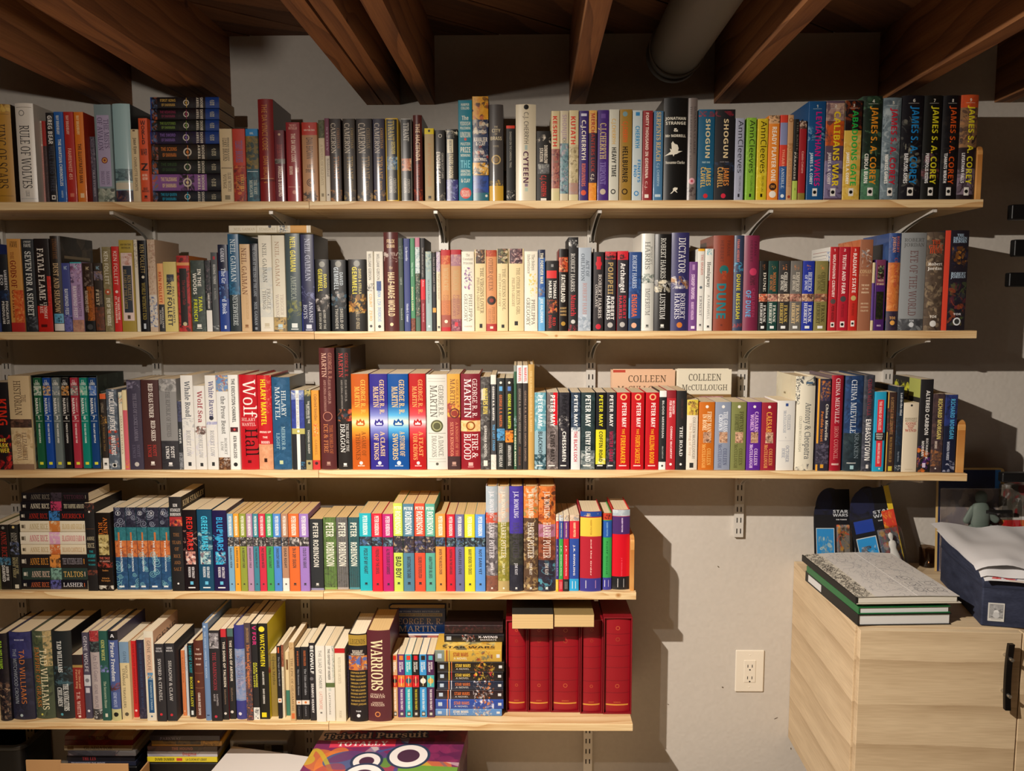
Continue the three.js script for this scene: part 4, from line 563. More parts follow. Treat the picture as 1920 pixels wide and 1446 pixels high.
b(331, 521, 95, 'H', '#2f2c60', 't:DICTATOR:.05:.41:#f4f2ee:R:.58:.38|n:.44:.57:#2f2c60,#e8e4dc,#a87038|t:ROBERT:.61:.88:#f0eef0:R:.66:.26|t:HARRIS:.61:.88:#f0eef0:R:.34:.26|c:.5:.94:.16:#d07830', 'navy violet hardcover with large white lettering', { gloss: 2 });
b(525, 612, 412, 'P', '#77488a', 'b:.04:.12:#b890c0:.35:.65|t:STARSHIP TROOPERS:.18:.54:#f0d8f0:B:.45:.42|t:ROBERT HEINLEIN:.58:.84:#e0c0e0:B:.45:.36|b:.93:.97:#f4e8f4:.3:.75', 'short purple paperback with white lettering');
b(614, 686, 270, 'P', '#e4e2da', 'b:0:.03:#e8a820|t:THE SHARDS:.07:.32:#b83020:R:.62:.34|c:.5:.47:.2:#5a6870|t:ERNEST:.57:.82:#5a5a60:R:.5:.36|x:.93:#2a2a2a:.26', 'slim white paperback with a yellow cap');
b(691, 780, 270, 'P', '#eceae2', 'n:.0:.08:#eceae2,#4aa0b8:.2:.8|t:Hemingway:.16:.47:#3a3a34:Z:.4:.46|t:A FAREWELL:.56:.86:#8a8a84:N:.5:.28|x:.95:#2a2a2a:.26', 'slim white paperback with a teal triangle at its head');
b(782, 1002, 125, 'H', '#8c3a22', 't:FRANK:.05:.22:#6a3024:B:.72:.16|t:HERBERT:.05:.28:#6a3024:B:.4:.16|c:.52:.36:.22:#1c6a68|n:.37:.46:#a84424,#7a2c1c:.42:.64|t:DUNE:.49:.88:#1c7a86:B:.42:.46|b:.93:.95:#6a2c20:.4:.5', 'thick copper hardcover with one giant teal word', { gloss: 2 });
b(1004, 1107, 125, 'H', '#34405c', 't:FRANK HERBERT:.04:.28:#e07868:B:.4:.24|n:.28:.38:#34405c,#4aa8d0,#34405c|t:DUNE MESSIAH:.4:.88:#d8c838:B:.48:.4|n:.92:.97:#34405c,#a8383c', 'slate blue hardcover with tall yellow lettering', { gloss: 2 });
b(1111, 1277, 125, 'H', '#7c2444', 't:FRANK:.06:.22:#5a1c34:B:.7:.16|t:HERBERT:.05:.28:#5a1c34:B:.44:.16|c:.6:.38:.24:#c83a60|n:.42:.52:#5a2034,#8a2c4a:.4:.75|t:OF DUNE:.57:.86:#58a0d0:B:.34:.32|t:CHILDREN:.55:.86:#a83a5c:B:.66:.2', 'wine magenta hardcover with blue lettering', { gloss: 2 });
const herb = [[1279, 1371, '#12100e', '#e8e0d0', '#f0eee8', '#d86a48', 'black', 'DUNE'], [1374, 1482, '#123f38', '#e07838', '#f0ece0', '#c88878', 'bottle green', 'MESSIAH'], [1486, 1611, '#33302f', '#f0ece0', '#d8b858', '#d8b898', 'dark brown', 'CHILDREN'], [1614, 1742, '#6c6862', '#d8d0c0', '#e8c890', '#b07868', 'grey', 'EMPEROR'], [1746, 1872, '#1c2f9a', '#e8ecf8', '#f0eef0', '#b88868', 'ultramarine blue', 'HERETICS'], [1880, 2018, '#857c46', '#4a4420', '#3a3418', '#a86848', 'olive', 'CHAPTER']];
herb.forEach(([x0, x1, c, t1, t2, art, w, word]) => b(x0, x1, 402, 'P', c, `n:.05:.13:${c},#e88848,${c}:.3:.7|t:${word}:.16:.44:${t1}:Z:.62:.3|${word === 'DUNE' ? '' : 't:OF DUNE:.2:.42:' + t1 + ':Z:.3:.24|'}n:.47:.58:${art},#e8c8a8,#5a3a30|t:FRANK:.63:.88:${t2}:Z:.68:.26|t:HERBERT:.6:.9:${t2}:Z:.32:.28|b:.93:.97:#eef0f0:.3:.7`, `short ${w} paperback from the set with an orange picture band`));
use(1, 1500, 420, 5.784, 1176);
b(299, 391, 250, 'P', '#b91f2a', 'h:1:.04:#f8e8e0:.2:.03|t:WOLFHOUND CENTURY:.09:.6:#fbf0e8:B:.5:.34|c:.5:.65:.3:#5a4a48|t:PETER HIGGINS:.7:.88:#3a0c10:B:.5:.3|b:.9:.96:#f4ece4:.3:.75|c:.52:.93:.14:#141414', 'red paperback numbered one of a trilogy', { side: { L: ['#dcdad4', 'l:.05:#8a4a48:.004|l:.09:#4a4a50:.004|l:.13:#8a8a90:.004|l:.17:#4a4a50:.004|l:.21:#8a8a90:.004|n:0:.2:#dcdad4,#5a78b0,#dcdad4:.8:1|n:.4:1:#b91f2a,#a81a24:.0:1'] } });
b(394, 512, 250, 'P', '#b5182c', 'h:2:.04:#f8e8e0:.2:.03|t:TRUTH AND FEAR:.09:.56:#fbf0e8:B:.5:.34|c:.5:.62:.26:#4a4648|t:PETER HIGGINS:.68:.84:#7a0c1c:B:.5:.26|b:.89:.96:#f4ece4:.3:.7|c:.5:.925:.13:#141414', 'red paperback numbered two of a trilogy');
b(515, 614, 250, 'P', '#c4251c', 'h:3:.04:#f8e8e0:.2:.03|t:RADIANT STATE:.07:.55:#fbf0e8:B:.5:.4|c:.5:.61:.28:#c8b070|t:PETER HIGGINS:.67:.82:#7a140c:B:.5:.26|b:.88:.95:#f4ece4:.3:.7|c:.5:.915:.13:#141414', 'red paperback numbered three of a trilogy');
b(618, 757, 170, 'P', '#9c6448', 'n:.1:.3:#9c6448,#8a9098,#d8d0c8,#7a4a38:.1:.9|h:CONAN:.35:#d8b888:.9:.04:.5:Z|n:.38:.4:#b88860,#9c6448|h:THE HOUR:.5:#e8d0b0:.6:.02|h:OF THE:.54:#e8d0b0:.5:.02|h:DRAGON:.58:#e8d0b0:.6:.02|h:AND OTHERS:.7:#d8c0a0:.6:.018|h:STORIES:.74:#d8c0a0:.6:.018|h:COLLECTED:.78:#d8c0a0:.6:.018', 'brown trade paperback with a horned helmet', { side: { L: ['#c07048', 'n:0:1:#c07048,#a85838,#d89068,#b86840'] } });
b(760, 790, 420, 'P', '#d8c8a0', 'b:.3:.85:#5a3a88', 'sliver of a cream and violet spine');
b(794, 906, 390, 'P', '#4a2468', 'b:0:.36:#7a3a58:.05:.9|n:.08:.27:#2a1c18,#3a8a68,#a8b878,#7a3a58:.2:.8|h:TALES:.29:#d8c8a0:.6:.03|h:OF MAGIC:.34:#d8c8a0:.7:.03|b:.45:.84:#1e2014:.15:.85|n:.45:.84:#1e2014,#2a2c18,#3a3218:.15:.85|h:MASS:.93:#e8d8e8:.4:.02', 'short purple paperback with a small arched picture', { gloss: 1 });
b(932, 1062, 100, 'H', '#6a5878', 'n:0:.34:#2c4a88,#3a5a98,#24386a|n:.3:.85:#d07838,#c86a34,#e09a58,#b85a30|n:.8:1:#3a2c40,#2a2434|t:ROBERT:.03:.2:#e0684c:Z:.72:.24|t:JORDAN:.04:.2:#e8a078:Z:.4:.24|t:CONAN THE:.25:.55:#b84838:Z:.6:.26|h:TOR:.87:#e8b060:.5:.03|c:.5:.92:.2:#e8a850', 'blue and orange painted hardcover beside a silver one', { gloss: 2, side: { L: ['#34528e', 'n:0:1:#34528e,#2a447a,#4a6aa0,#c87848|b:.28:.36:#e0d4b0:.05:.4'] } });
b(1066, 1337, 95, 'H', '#8e9294', 'h:ROBERT:.075:#4a4a4a:.8:.035:.5:R|h:JORDAN:.125:#4a4a4a:.8:.035:.5:R|t:EYE OF THE WORLD:.18:.85:#6a4444:R:.5:.3|n:.88:1:#4a4c50,#3a3c40,#8e9294|h:TOR:.9:#d8dce0:.2:.02|c:.5:.94:.1:#d8dce0', 'thick silver hardcover with fine red lettering', { gloss: 2 });
b(1340, 1532, 90, 'H', '#5a4c40', 'n:0:1:#5a4c40,#3a302a,#8a7860,#4a3e34,#a89478|h:THE:.1:#d84820:.5:.04:.5:Z|h:GREAT:.15:#d84820:.8:.04:.5:Z|h:HUNT:.195:#d84820:.7:.04:.5:Z|h:Robert:.325:#f0ece4:.8:.035:.5:Z|h:Jordan:.37:#f0ece4:.8:.035:.5:Z|h:TOR:.86:#f0ece4:.4:.025|c:.5:.93:.18:#e0e0dc', 'rocky brown hardcover with red gothic title', { gloss: 1 });
b(1536, 1792, 70, 'H', '#241f28', 'b:0:1:#c8402c:.0:.2|h:THE:.05:#b8d8f0:.3:.025:.6:Z|h:DRAGON:.08:#b8d8f0:.6:.03:.6:Z|h:REBORN:.11:#b8d8f0:.6:.03:.6:Z|n:.16:.37:#241f28,#2a2c4a,#b87828,#6a4020:.28:1|h:ROBERT:.43:#c0dcf0:.65:.03:.6:Z|h:JORDAN:.46:#c0dcf0:.65:.03:.6:Z|n:.5:.95:#241f28,#6a2c34,#4a5a34,#a84a28,#2a2838:.22:1|h:TOR:.835:#f0f0f0:.35:.02:.62|c:.62:.91:.17:#e8ecf0|c:.62:.91:.11:#3a3a3a', 'dark hardcover with a scarlet hinge and blue lettering', { gloss: 1 });

// ================= third shelf =================
use(2, 0, 650, 5.356, 1245);
b(-60, 127, 360, 'P', '#1e1a1c', 'n:.6:1:#1e1a1c,#c81c20,#e03028,#3a1416|t:KING:.18:.5:#d8301c:B:.65:.5|h:THE:.66:#e8d040:.5:.04|h:DARK:.72:#e8d040:.7:.05|h:TOWER:.78:#e8d040:.8:.05', 'black paperback with red flowers at the far end', { gloss: 1 });
b(133, 345, 295, 'P', '#d8bf94', 'n:.5:.95:#d8bf94,#c8ac80,#a8885c,#d0b488|t:THE:.2:.28:#5a4430:R:.7:.2|t:HISTORIAN:.05:.42:#5a4430:R:.42:.32|n:.46:.55:#4a3024,#7a5440,#2a1c14|t:ELIZABETH:.6:.9:#6a5040:R:.62:.2|t:KOSTOVA:.62:.88:#6a5040:R:.35:.2|b:.94:1:#8a6a50', 'thick parchment coloured paperback with a dark picture band');
{ // boxed set of seven
  const Y = SHELF[2], z = 0.222, x0 = Math.max(lastX + 0.0006, atZ(kx(347), 880, z).x), x1 = atZ(kx(1024), 880, z).x, yt = atZ(kx(640), ky(290), z).y, d = 0.135, t = 0.0016;
  const c = thing('slipcase', 'black card slipcase holding seven numbered paperbacks on the third shelf', 'slipcase', [(x0 + x1) / 2, Y + 0.0003, z], 'card slipcases');
  const hw = (x1 - x0) / 2, h = yt - Y, dark = std({ color: 0x16201e, roughness: 0.5 });
  mesh('floor_panel', box(-hw, hw, 0, t, -d, 0), dark, c); mesh('roof_panel', box(-hw, hw, h - t, h, -d, 0), dark, c); mesh('back_panel', box(-hw, hw, t, h - t, -d, -d + t), dark, c);
  const sc = cell(330, 400); paint(sc.a.ctx, sc.x, sc.y, sc.w, sc.h, '#24342e', 'n:0:1:#24342e,#1a2622,#3a4c44,#2e4038|t:A:.0:.001:#000|h:THE CHRONICLES:.2:#b8c8c0:.8:.05:.5:R|h:OF NARNIA:.3:#b8c8c0:.8:.08:.5:R|n:.4:1:#2a3a34,#5a5a40,#8a6a40,#1c2824', 77);
  for (const s of [-1, 1]) { const g = box(s < 0 ? -hw : hw - t, s < 0 ? -hw + t : hw, t, h - t, -d + t, 0), uv = g.attributes.uv, p = g.attributes.position; for (let i = 0; i < uv.count; i++) { const u = -p.getZ(i) / d, v = p.getY(i) / h; uv.setXY(i, (sc.x + u * sc.w) / ATLAS, 1 - (sc.y + (1 - v) * sc.h) / ATLAS); } mesh('side_panel', g, coverMat(sc.a, 0), c); }
  const cols = [['#1d5a3c', 'green'], ['#1b489c', 'cobalt blue'], ['#6a7472', 'grey'], ['#181618', 'black'], ['#a83040', 'rose red'], ['#128070', 'jade'], ['#174078', 'navy blue']], T = ['THE MAGICIANS', 'THE LION THE WITCH', 'THE HORSE AND', 'PRINCE CASPIAN', 'THE VOYAGE OF THE', 'THE SILVER CHAIR', 'THE LAST BATTLE'], A = ['#b8c8b8', '#d8a060', '#8a9498', '#c88a48', '#7a8880', '#88c0a8', '#5a80c8'];
  const gap = (x1 - x0 - 2 * t - 0.002) / 7;
  cols.forEach(([col, w], i) => {
    const g = makeBook({ w: gap * 0.82, h: h - 0.008, d: 0.128, hard: false, base: col, spec: `h:C.S.:.04:#f0ece4:.4:.03|h:LEWIS:.07:#f0ece4:.75:.025|n:.09:.195:${A[i]},#e8e0d0,${col}|t:NARNIA:.22:.4:#f4f0e8:B:.32:.36|t:THE CHRONICLES OF:.22:.38:#f4f0e8:N:.72:.16|l:.41:#f0f0e8|h:${i + 1}:.44:#f4f0e8:.3:.04|l:.475:#f0f0e8|t:${T[i]}:.5:.72:#f4f0e8:B:.5:.24|b:.93:.96:#e8e040:.3:.75`, gloss: 1, page: 0 }, `${w} paperback numbered ${['one', 'two', 'three', 'four', 'five', 'six', 'seven'][i]} inside the slipcase on the third shelf`, GROUPS[2]);
    g.position.set(x0 + t + 0.001 + gap * (i + 0.5), Y + 0.0022, z - 0.001);
  });
  lastX = x1;
}
b(1036, 1097, 475, 'P', '#2a2018', 'b:0:.07:#e0602c|t:LENGLE:.12:.25:#b8a890:N:.4:.35|n:.28:.4:#2a2018,#c89038|t:A Wrinkle in Time:.4:.76:#8a6a38:Z:.45:.4|b:.85:1:#f0ece4|x:.93:#3a3a38:.4', 'slim dark brown paperback with orange cap and white foot', { z: 0.225 });
b(1101, 1208, 430, 'P', '#5c6672', 'n:0:1:#5c6672,#8a949c,#3a444e,#c8ccd0|n:.5:.8:#5c6672,#d8301c,#e85a38,#3a444e|t:ANCILLARY JUSTICE:.03:.52:#f8f4f0:B:.5:.46|t:ANN LECKIE:.57:.82:#f8f4f0:B:.5:.4|b:.92:.97:#f0ece4:.3:.7|c:.5:.945:.14:#141414', 'steel grey paperback with tall white justice title', { gloss: 1 });
b(1222, 1258, 460, 'P', '#e8dfc4', 'n:.02:.15:#e8dfc4,#c87848,#6a9a98|t:SMALL STORIES:.3:.8:#8a7a58:R:.5:.4', 'very thin cream paperback beside a yellow and pink one');
b(1261, 1306, 440, 'P', '#e0b070', 'b:.25:1:#d8606c|b:.0:.25:#e8d8a8|n:.88:.98:#d8606c,#e0a030', 'very thin yellow and pink paperback');
b(1309, 1449, 335, 'P', '#3c3548', 'n:.02:.12:#3c3548,#8a8498,#3c3548|t:THE LIES OF LOCKE LAMORA:.15:.68:#8a8494:R:.55:.26|t:SCOTT:.72:.86:#6a6478:R:.66:.2|t:LYNCH:.72:.87:#6a6478:R:.35:.2|c:.5:.94:.16:#c8c0b8', 'slate purple paperback with dim grey lettering');
b(1452, 1627, 335, 'P', '#431f1c', 't:RED SEAS UNDER:.04:.42:#f4ece0:Z:.55:.26|t:RED SKIES:.45:.68:#f4ece0:Z:.6:.24|t:SCOTT:.72:.85:#c83028:Z:.64:.2|t:LYNCH:.72:.86:#c83028:Z:.35:.2|x:.93:#f4ece0:.2', 'dark maroon paperback with white title about seas and skies');
b(1630, 1804, 325, 'P', '#8a8886', 'n:0:.14:#8a8886,#b8b4b0,#5a5856|n:.68:1:#2e2c30,#26242a,#343238|t:THE REPUBLIC OF THIEVES:.14:.64:#4a4848:R:.5:.24|t:SCOTT:.74:.87:#f0ece8:B:.64:.2|t:LYNCH:.74:.88:#f0ece8:B:.36:.2|x:.94:#f0ece8:.2', 'grey and black paperback with a thieves title');
use(2, 300, 650, 5.356, 1243);
b(195, 237, 550, 'P', '#2a2c30', 't:GIVER:.4:.62:#d8d8d4:B:.5:.5|n:.0:.3:#4a4c68,#2a2c30|n:.75:1:#8a8c90,#2a2c30', 'short thin charcoal paperback between thick grey and white ones');
const low = [[240, 362, 290, 'Whale Road', '#4a5058', 'n:.45:.55:#e4e2dc,#8a8e94,#e4e2dc', 'a whale title'], [365, 476, 395, 'Wolf Sea', '#9a4048', 'n:.48:.58:#e4e2dc,#8a5048,#4a3830', 'a reddish wolf title'], [482, 591, 290, 'White Raven', '#4a4a78', 'c:.5:.45:.2:#2a2a3a|n:.49:.52:#a8a8c8,#e4e2ea', 'a raven title']];
low.forEach(([x0, x1, top, t, c, art, w]) => b(x0, x1, top, 'P', '#e6e3dc', `n:.5:.85:#e6e3dc,#d8d6dc,#e6e3dc|${art}|t:${t}:.06:.44:${c}:Z:.5:.5|t:ROBERT LOW:.58:.86:#8a8a90:R:.5:.34|b:.92:.96:#2a2a2a:.4:.65`, `white paperback with ${w} in blackletter`));
b(593, 710, 290, 'P', '#e6e6e2', 'n:0:.17:#6a90c0,#d8a058,#c83c28,#e8d8c0|t:the Prow Beast:.22:.62:#6a6a68:Z:.5:.42|t:ROBERT:.66:.84:#5a5a58:R:.66:.22|t:LOW:.7:.8:#5a5a58:R:.36:.22|n:.87:1:#5a3a28,#e0dcd4,#a87850', 'white paperback with a ship picture at its head', { gloss: 1 });
b(713, 813, 285, 'P', '#ecebe4', 't:THE EXECUTION CHANNEL:.04:.5:#1c1c1c:B:.5:.36|b:.55:.6:#4a1c20:.1:.85|c:.5:.575:.12:#d84040|t:KEN MACLEOD:.64:.88:#2a2a2a:B:.5:.32|c:.5:.945:.2:#1c1c1c', 'white paperback with black channel title and dark red box');
b(816, 992, 285, 'H', '#c01c26', 't:Wolf:.05:.44:#fbf6ee:R:.5:.8|h:HILARY:.47:#f4dcd0:.8:.035:.5:R|h:MANTEL:.52:#f4dcd0:.8:.035:.5:R|t:Hall:.56:.86:#1c0c0c:R:.55:.78|b:.9:.93:#5a0c10:.4:.6', 'bright red hardcover with giant white and black words', { gloss: 1, page: 1 });
b(995, 1137, 290, 'H', '#c8242a', 'n:.0:.4:#c8242a,#e08068,#d04038:.5:1|t:HILARY MANTEL:.04:.53:#f0e028:B:.45:.36|h:BRING UP:.6:#f8f0e0:.8:.022|h:THE:.655:#f8f0e0:.35:.022|h:BODIES:.71:#f8f0e0:.6:.025|n:.73:1:#e0a078,#d89870,#e8b088|b:.88:.92:#3a1c10:.4:.6', 'red and peach hardcover with yellow author lettering', { gloss: 1 });
b(1141, 1322, 310, 'H', '#2c587c', 'n:0:1:#2c587c,#345f84,#244c6c,#3c6a90|t:HILARY:.14:.42:#e4e8e4:R:.66:.24|t:MANTEL:.1:.46:#e4e8e4:R:.32:.26|t:MIRROR & :.53:.8:#a8c4c8:R:.6:.2|t:LIGHT:.6:.78:#a8c4c8:R:.3:.2|b:.9:.94:#c8d0a0:.35:.55', 'worn blue hardcover with white serif author', { board: '#5a5a50', page: 1 });
b(1336, 1466, 440, 'P', '#e8e4d8', 'n:0:.14:#7a8ab8,#d8d8d8,#4a5a98|n:.12:.48:#2a3a90,#3a4aa0,#24307a|b:.0:.48:#f0ece0:.36:.6|t:THE WAY OF OLD STORIES:.04:.46:#3a3a50:R:.48:.16|b:.48:.55:#b8b060|c:.5:.515:.1:#f4f0e0|b:.55:1:#1a1a20|b:.55:1:#f0ece0:.36:.62|n:.9:1:#1a1a20,#3a8ab8:.6:1', 'blue and black paperback with a white title strip');
b(1470, 1533, 435, 'P', '#2e3632', 'n:0:.08:#b8a860,#2e3632|t:THE RETURN OF THE:.14:.42:#d8d4c8:B:.6:.3|t:Hound:.18:.36:#d8d4c8:R:.3:.3|t:THOMAS HARDY:.5:.8:#c8c4b8:B:.5:.3|b:.88:1:#a89a68|c:.5:.92:.22:#2a2a20', 'slim dark green paperback with an olive foot');
b(1536, 1613, 440, 'P', '#dc9430', 'b:0:1:#c87c20:.0:.06|t:Collected Novellas:.05:.38:#4a2c0c:R:.5:.42|n:.42:.58:#dc9430,#c83820,#f0d8a0:.2:.8|t:GABRIEL:.62:.82:#8a5414:R:.5:.3|b:.88:1:#c8302c|c:.5:.92:.2:#3a1010', 'amber orange paperback with a red foot');
use(2, 600, 650, 5.356, 1240);
b(12, 166, 15, 'H', '#5a2c2c', 't:GEORGE R. R.:.04:.26:#c89078:R:.72:.22|t:MARTIN:.04:.24:#e0b8a0:R:.34:.3|t:ELIO M. GARCIA JR.:.26:.46:#c8a090:R:.66:.14|t:AND LINDA ANTONSSON:.26:.52:#c8a090:R:.36:.14|o:.5:.56:.28:#c88870:.04|t:THE WORLD OF:.63:.87:#c87038:R:.7:.2|t:ICE & FIRE:.62:.86:#d88850:R:.36:.28|x:.95:#b89080:.22', 'tall maroon hardcover with orange fire title', { board: '#4a2424' });
b(183, 327, 15, 'H', '#2b2725', 't:GEORGE R. R.:.04:.24:#c83838:R:.72:.22|t:MARTIN:.04:.24:#d84848:R:.34:.3|t:ELIO M. GARCIA JR.:.26:.44:#b8b0a8:R:.66:.13|t:AND LINDA ANTONSSON:.26:.5:#b8b0a8:R:.38:.13|n:.5:.6:#2b2725,#c84a34,#e87848,#3a4a58|t:THE RISE OF THE:.62:.85:#e8e4dc:R:.7:.18|t:DRAGON:.62:.86:#f4f0ea:R:.36:.32|x:.96:#e8e4dc:.22', 'tall charcoal hardcover with white dragon title', { board: '#2c1a18' });
const asoiaf = [[329, 502, 275, '#c05a1c', '#e8a838', '#f8e8b0', '#7a3c10', 'A GAME OF', 'THRONES', 'orange'], [512, 691, 275, '#322a86', '#8890d0', '#e8e8f8', '#f0c890', 'A CLASH', 'OF KINGS', 'violet blue'], [692, 898, 275, '#0f4c94', '#5ab0e0', '#f8f4d8', '#f0c080', 'A STORM OF', 'SWORDS', 'azure blue'], [905, 1071, 272, '#b01c1c', '#e05058', '#fbe4e4', '#f0a860', 'A FEAST', 'FOR CROWS', 'red']];
asoiaf.forEach(([x0, x1, top, c, m, l, t, a, bb, w]) => b(x0, x1, top, 'P', c, `g:.3:.43:${c}:${m}|g:.43:.5:${m}:${l}|g:.5:.57:${l}:${m}|g:.57:.7:${m}:${c}|p:${c}:.24,.52;.3,.475;.4,.495;.5,.465;.6,.495;.7,.475;.76,.52;.7,.54;.3,.54|p:${l}:.33,.53;.36,.505;.42,.515;.5,.495;.58,.515;.64,.505;.67,.53|t:GEORGE R. R.:.06:.42:${w === 'orange' ? '#f0b850' : t}:Z:.68:.26|t:MARTIN:.13:.35:${w === 'orange' ? '#f0b850' : t}:Z:.34:.28|t:${a}:.6:.86:${t}:Z:.68:.24|t:${bb}:.62:.9:${t}:Z:.34:.26|c:.5:.93:.1:#f4ece4|h:BANTAM:.96:#f4ece4:.4:.012`, `thick ${w} paperback with a pale glowing band`, { gloss: 1 }));
b(1076, 1281, 282, 'H', '#d8d6cc', 'l:.04:#a8a49a|l:.07:#a8a49a|t:GEORGE R.R.:.11:.44:#5a584e:R:.7:.22|t:MARTIN:.11:.45:#4a483e:R:.36:.34|c:.5:.54:.3:#5a5a3e|o:.5:.54:.2:#a8a87a:.05|l:.615:#7a786e|t:A DANCE:.64:.86:#6a685e:R:.68:.22|t:DRAGONS:.64:.87:#6a685e:R:.35:.22|l:.885:#a8a49a|l:.915:#a8a49a|c:.5:.94:.07:#5a584e', 'thick ivory hardcover with a bronze coin', { page: 1 });
b(1284, 1413, 275, 'P', '#8a2224', 'b:0:.34:#d09a38|n:.3:.45:#d09a38,#a83c28,#8a2224|t:GEORGE R.R.:.06:.32:#6a3014:R:.78:.2|t:MARTIN:.05:.33:#5a2810:R:.42:.36|o:.55:.41:.34:#5a1414:.1|c:.55:.41:.22:#8a2a1c|t:A KNIGHT OF THE:.5:.88:#d88a60:R:.72:.2|t:SEVEN KINGDOMS:.5:.9:#e0a078:R:.34:.24|b:.86:1:#3a1c1c|x:.94:#b89080:.3', 'gold and wine hardback with a round shield');
b(1418, 1612, 275, 'H', '#8c1c26', 'b:0:.46:#7a2430|t:GEORGE R. R.:.05:.46:#f4e8e0:R:.72:.24|t:MARTIN:.05:.46:#f8f0ea:R:.36:.34|b:.485:.6:#e0b878|n:.485:.6:#e8c890,#d89a50,#e0b878|o:.5:.54:.2:#8a4a1c:.07|t:FIRE &:.62:.88:#f8f0ea:R:.72:.3|t:BLOOD:.62:.9:#f8f0ea:R:.34:.36|x:.95:#d8a8a0:.24', 'dark red hardcover with a square golden emblem');
b(1615, 1712, 305, 'P', '#4c4846', 'n:0:1:#4c4846,#6a6866,#33302e,#8a8884|b:.13:.25:#c8c0b0:.1:.5|t:HUNTERS RUN:.12:.4:#e0c860:B:.5:.5|t:GARDNER DOZOIS:.52:.86:#d8d4cc:B:.5:.24|b:.9:.96:#e8e0d0:.3:.7', 'grey photographic paperback with yellow run title', { gloss: 1 });
use(2, 900, 650, 5.356, 1240);
b(110, 166, 285, 'P', '#3a3a3c', 'b:0:.1:#dcd8cc|t:GEORGE R.R. MARTIN:.12:.48:#e8e4dc:B:.5:.36|t:THE LAST STAND:.52:.8:#5aa0d0:B:.5:.4|n:.84:1:#dcd8cc,#c8c4b8', 'thin grey hardback with blue title', { page: 1 });
b(171, 251, 318, 'P', '#1f2321', 'c:.5:.05:.16:#d8d4c8|b:.09:.14:#5aa0d0:.3:.7|t:GEORGE R. R. MARTIN:.18:.53:#d86a30:B:.5:.36|b:.55:.68:#4a90c0|n:.56:.68:#4a90c0,#4a90c0,#1a2a38|t:FEVRE DREAM:.71:.97:#f0ece4:R:.5:.4', 'black paperback with an orange author and a blue picture');
b(255, 336, 318, 'P', '#16140f', 'c:.5:.05:.16:#d8d4c8|b:.09:.14:#4a70b0:.3:.7|t:GEORGE R. R. MARTIN:.17:.55:#d8e030:B:.5:.36|b:.57:.7:#e08020|n:.57:.7:#e08020,#f0a040,#3a1c08|t:ARMAGEDDON RAG:.73:.96:#e8e4dc:Z:.5:.36', 'black paperback with a lime author and an orange picture');
b(340, 370, 190, 'P', '#2e5a40', 'b:0:.06:#8a9088|t:THE HEDGE KNIGHT:.6:.97:#e8e0c8:B:.5:.5|n:.48:.58:#2e5a40,#a8b8c8', 'tall very thin green comic volume');
b(372, 427, 190, 'P', '#2a2624', 'b:0:.17:#e8e4e0|t:MARVEL:.02:.16:#d02830:B:.5:.5|t:GEORGE R.R. MARTINS HEDGE KNIGHT:.22:.75:#b8a898:N:.5:.36|t:FIRST ISSUE:.78:.96:#a85a30:N:.5:.34', 'tall thin black comic, red and white label, beside the green one');
b(429, 482, 190, 'P', '#2c2422', 'b:0:.17:#e8e4e0|t:MARVEL:.02:.16:#d02830:B:.5:.5|t:GEORGE R.R. MARTINS SWORN SWORD:.24:.92:#b89880:N:.5:.36', 'tall thin black comic, red and white label, beside the tan one');
b(484, 545, 180, 'H', '#c29a56', 't:THE ICE DRAGON GEORGE R. R. MARTIN:.06:.64:#e0c890:R:.5:.34', 'tall thin tan hardcover with faint gold lettering', { board: '#b08c50' });
const may = [
  [548, 663, '#8fb0bc', '#e8f0f0', '#26343a', 'BLACKHOUSE', 'n:0:.5:#5a98a8,#8fb0bc,#b8d0d4|n:.8:1:#2a4a54,#b8d0d8,#8fb0bc', 'pale sea blue'],
  [669, 786, '#6a605e', '#f8f4ee', '#26201e', 'LEWIS MAN', 'n:0:1:#6a605e,#4a4240,#a89c98,#8a807c|b:.0:.42:#d01c28:.55:.9', 'grey brown with a red streak'],
  [791, 897, '#2c2a30', '#1a181c', '#f0ece4', 'CHESSMEN', 'n:0:1:#2c2a30,#3a383e,#222026|n:.3:.5:#2c2a30,#c8c4bc,#4a4648', 'charcoal with white wording low down'],
  [912, 1006, '#4a5a72', '#f0f0f0', '#b8303c', 'THE BLACK LOCH', 'n:0:.45:#2a3848,#4a5a72|b:.48:1:#d8dcdc|n:.45:.5:#d8dcdc,#5a6878', 'navy above white'],
  [1012, 1152, '#2a3a3c', '#f0f0ec', '#f0f0ec', 'ENTRY ISLAND', 'n:0:1:#2a3a3c,#1c2a2c,#34484a|n:.75:1:#6a7474,#a8aca8,#2a3a3c', 'dark green grey'],
  [1160, 1261, '#1d1c1e', '#e4dc30', '#1d1c1e', 'COFFIN ROAD', 'b:.48:.93:#dcd42c|n:.85:.93:#dcd42c,#e8e8c0', 'black and yellow'],
  [1266, 1362, '#2e2e34', '#f0ece8', '#b82048', 'WINTER GRAVE', 'n:.5:1:#2e2e34,#4a4a52,#6a6a70', 'charcoal with crimson wording'],
];
may.forEach(([x0, x1, c, tc, t2, title, art, w]) => b(x0, x1, 462, 'P', c, `${art}|t:PETER MAY:.03:.44:${tc}:B:.5:.38|t:${title}:.5:.9:${t2}:B:.5:.36|b:.94:.955:#e8e4dc:.15:.7`, `${w} paperback from the island crime series`, { gloss: 1 }));
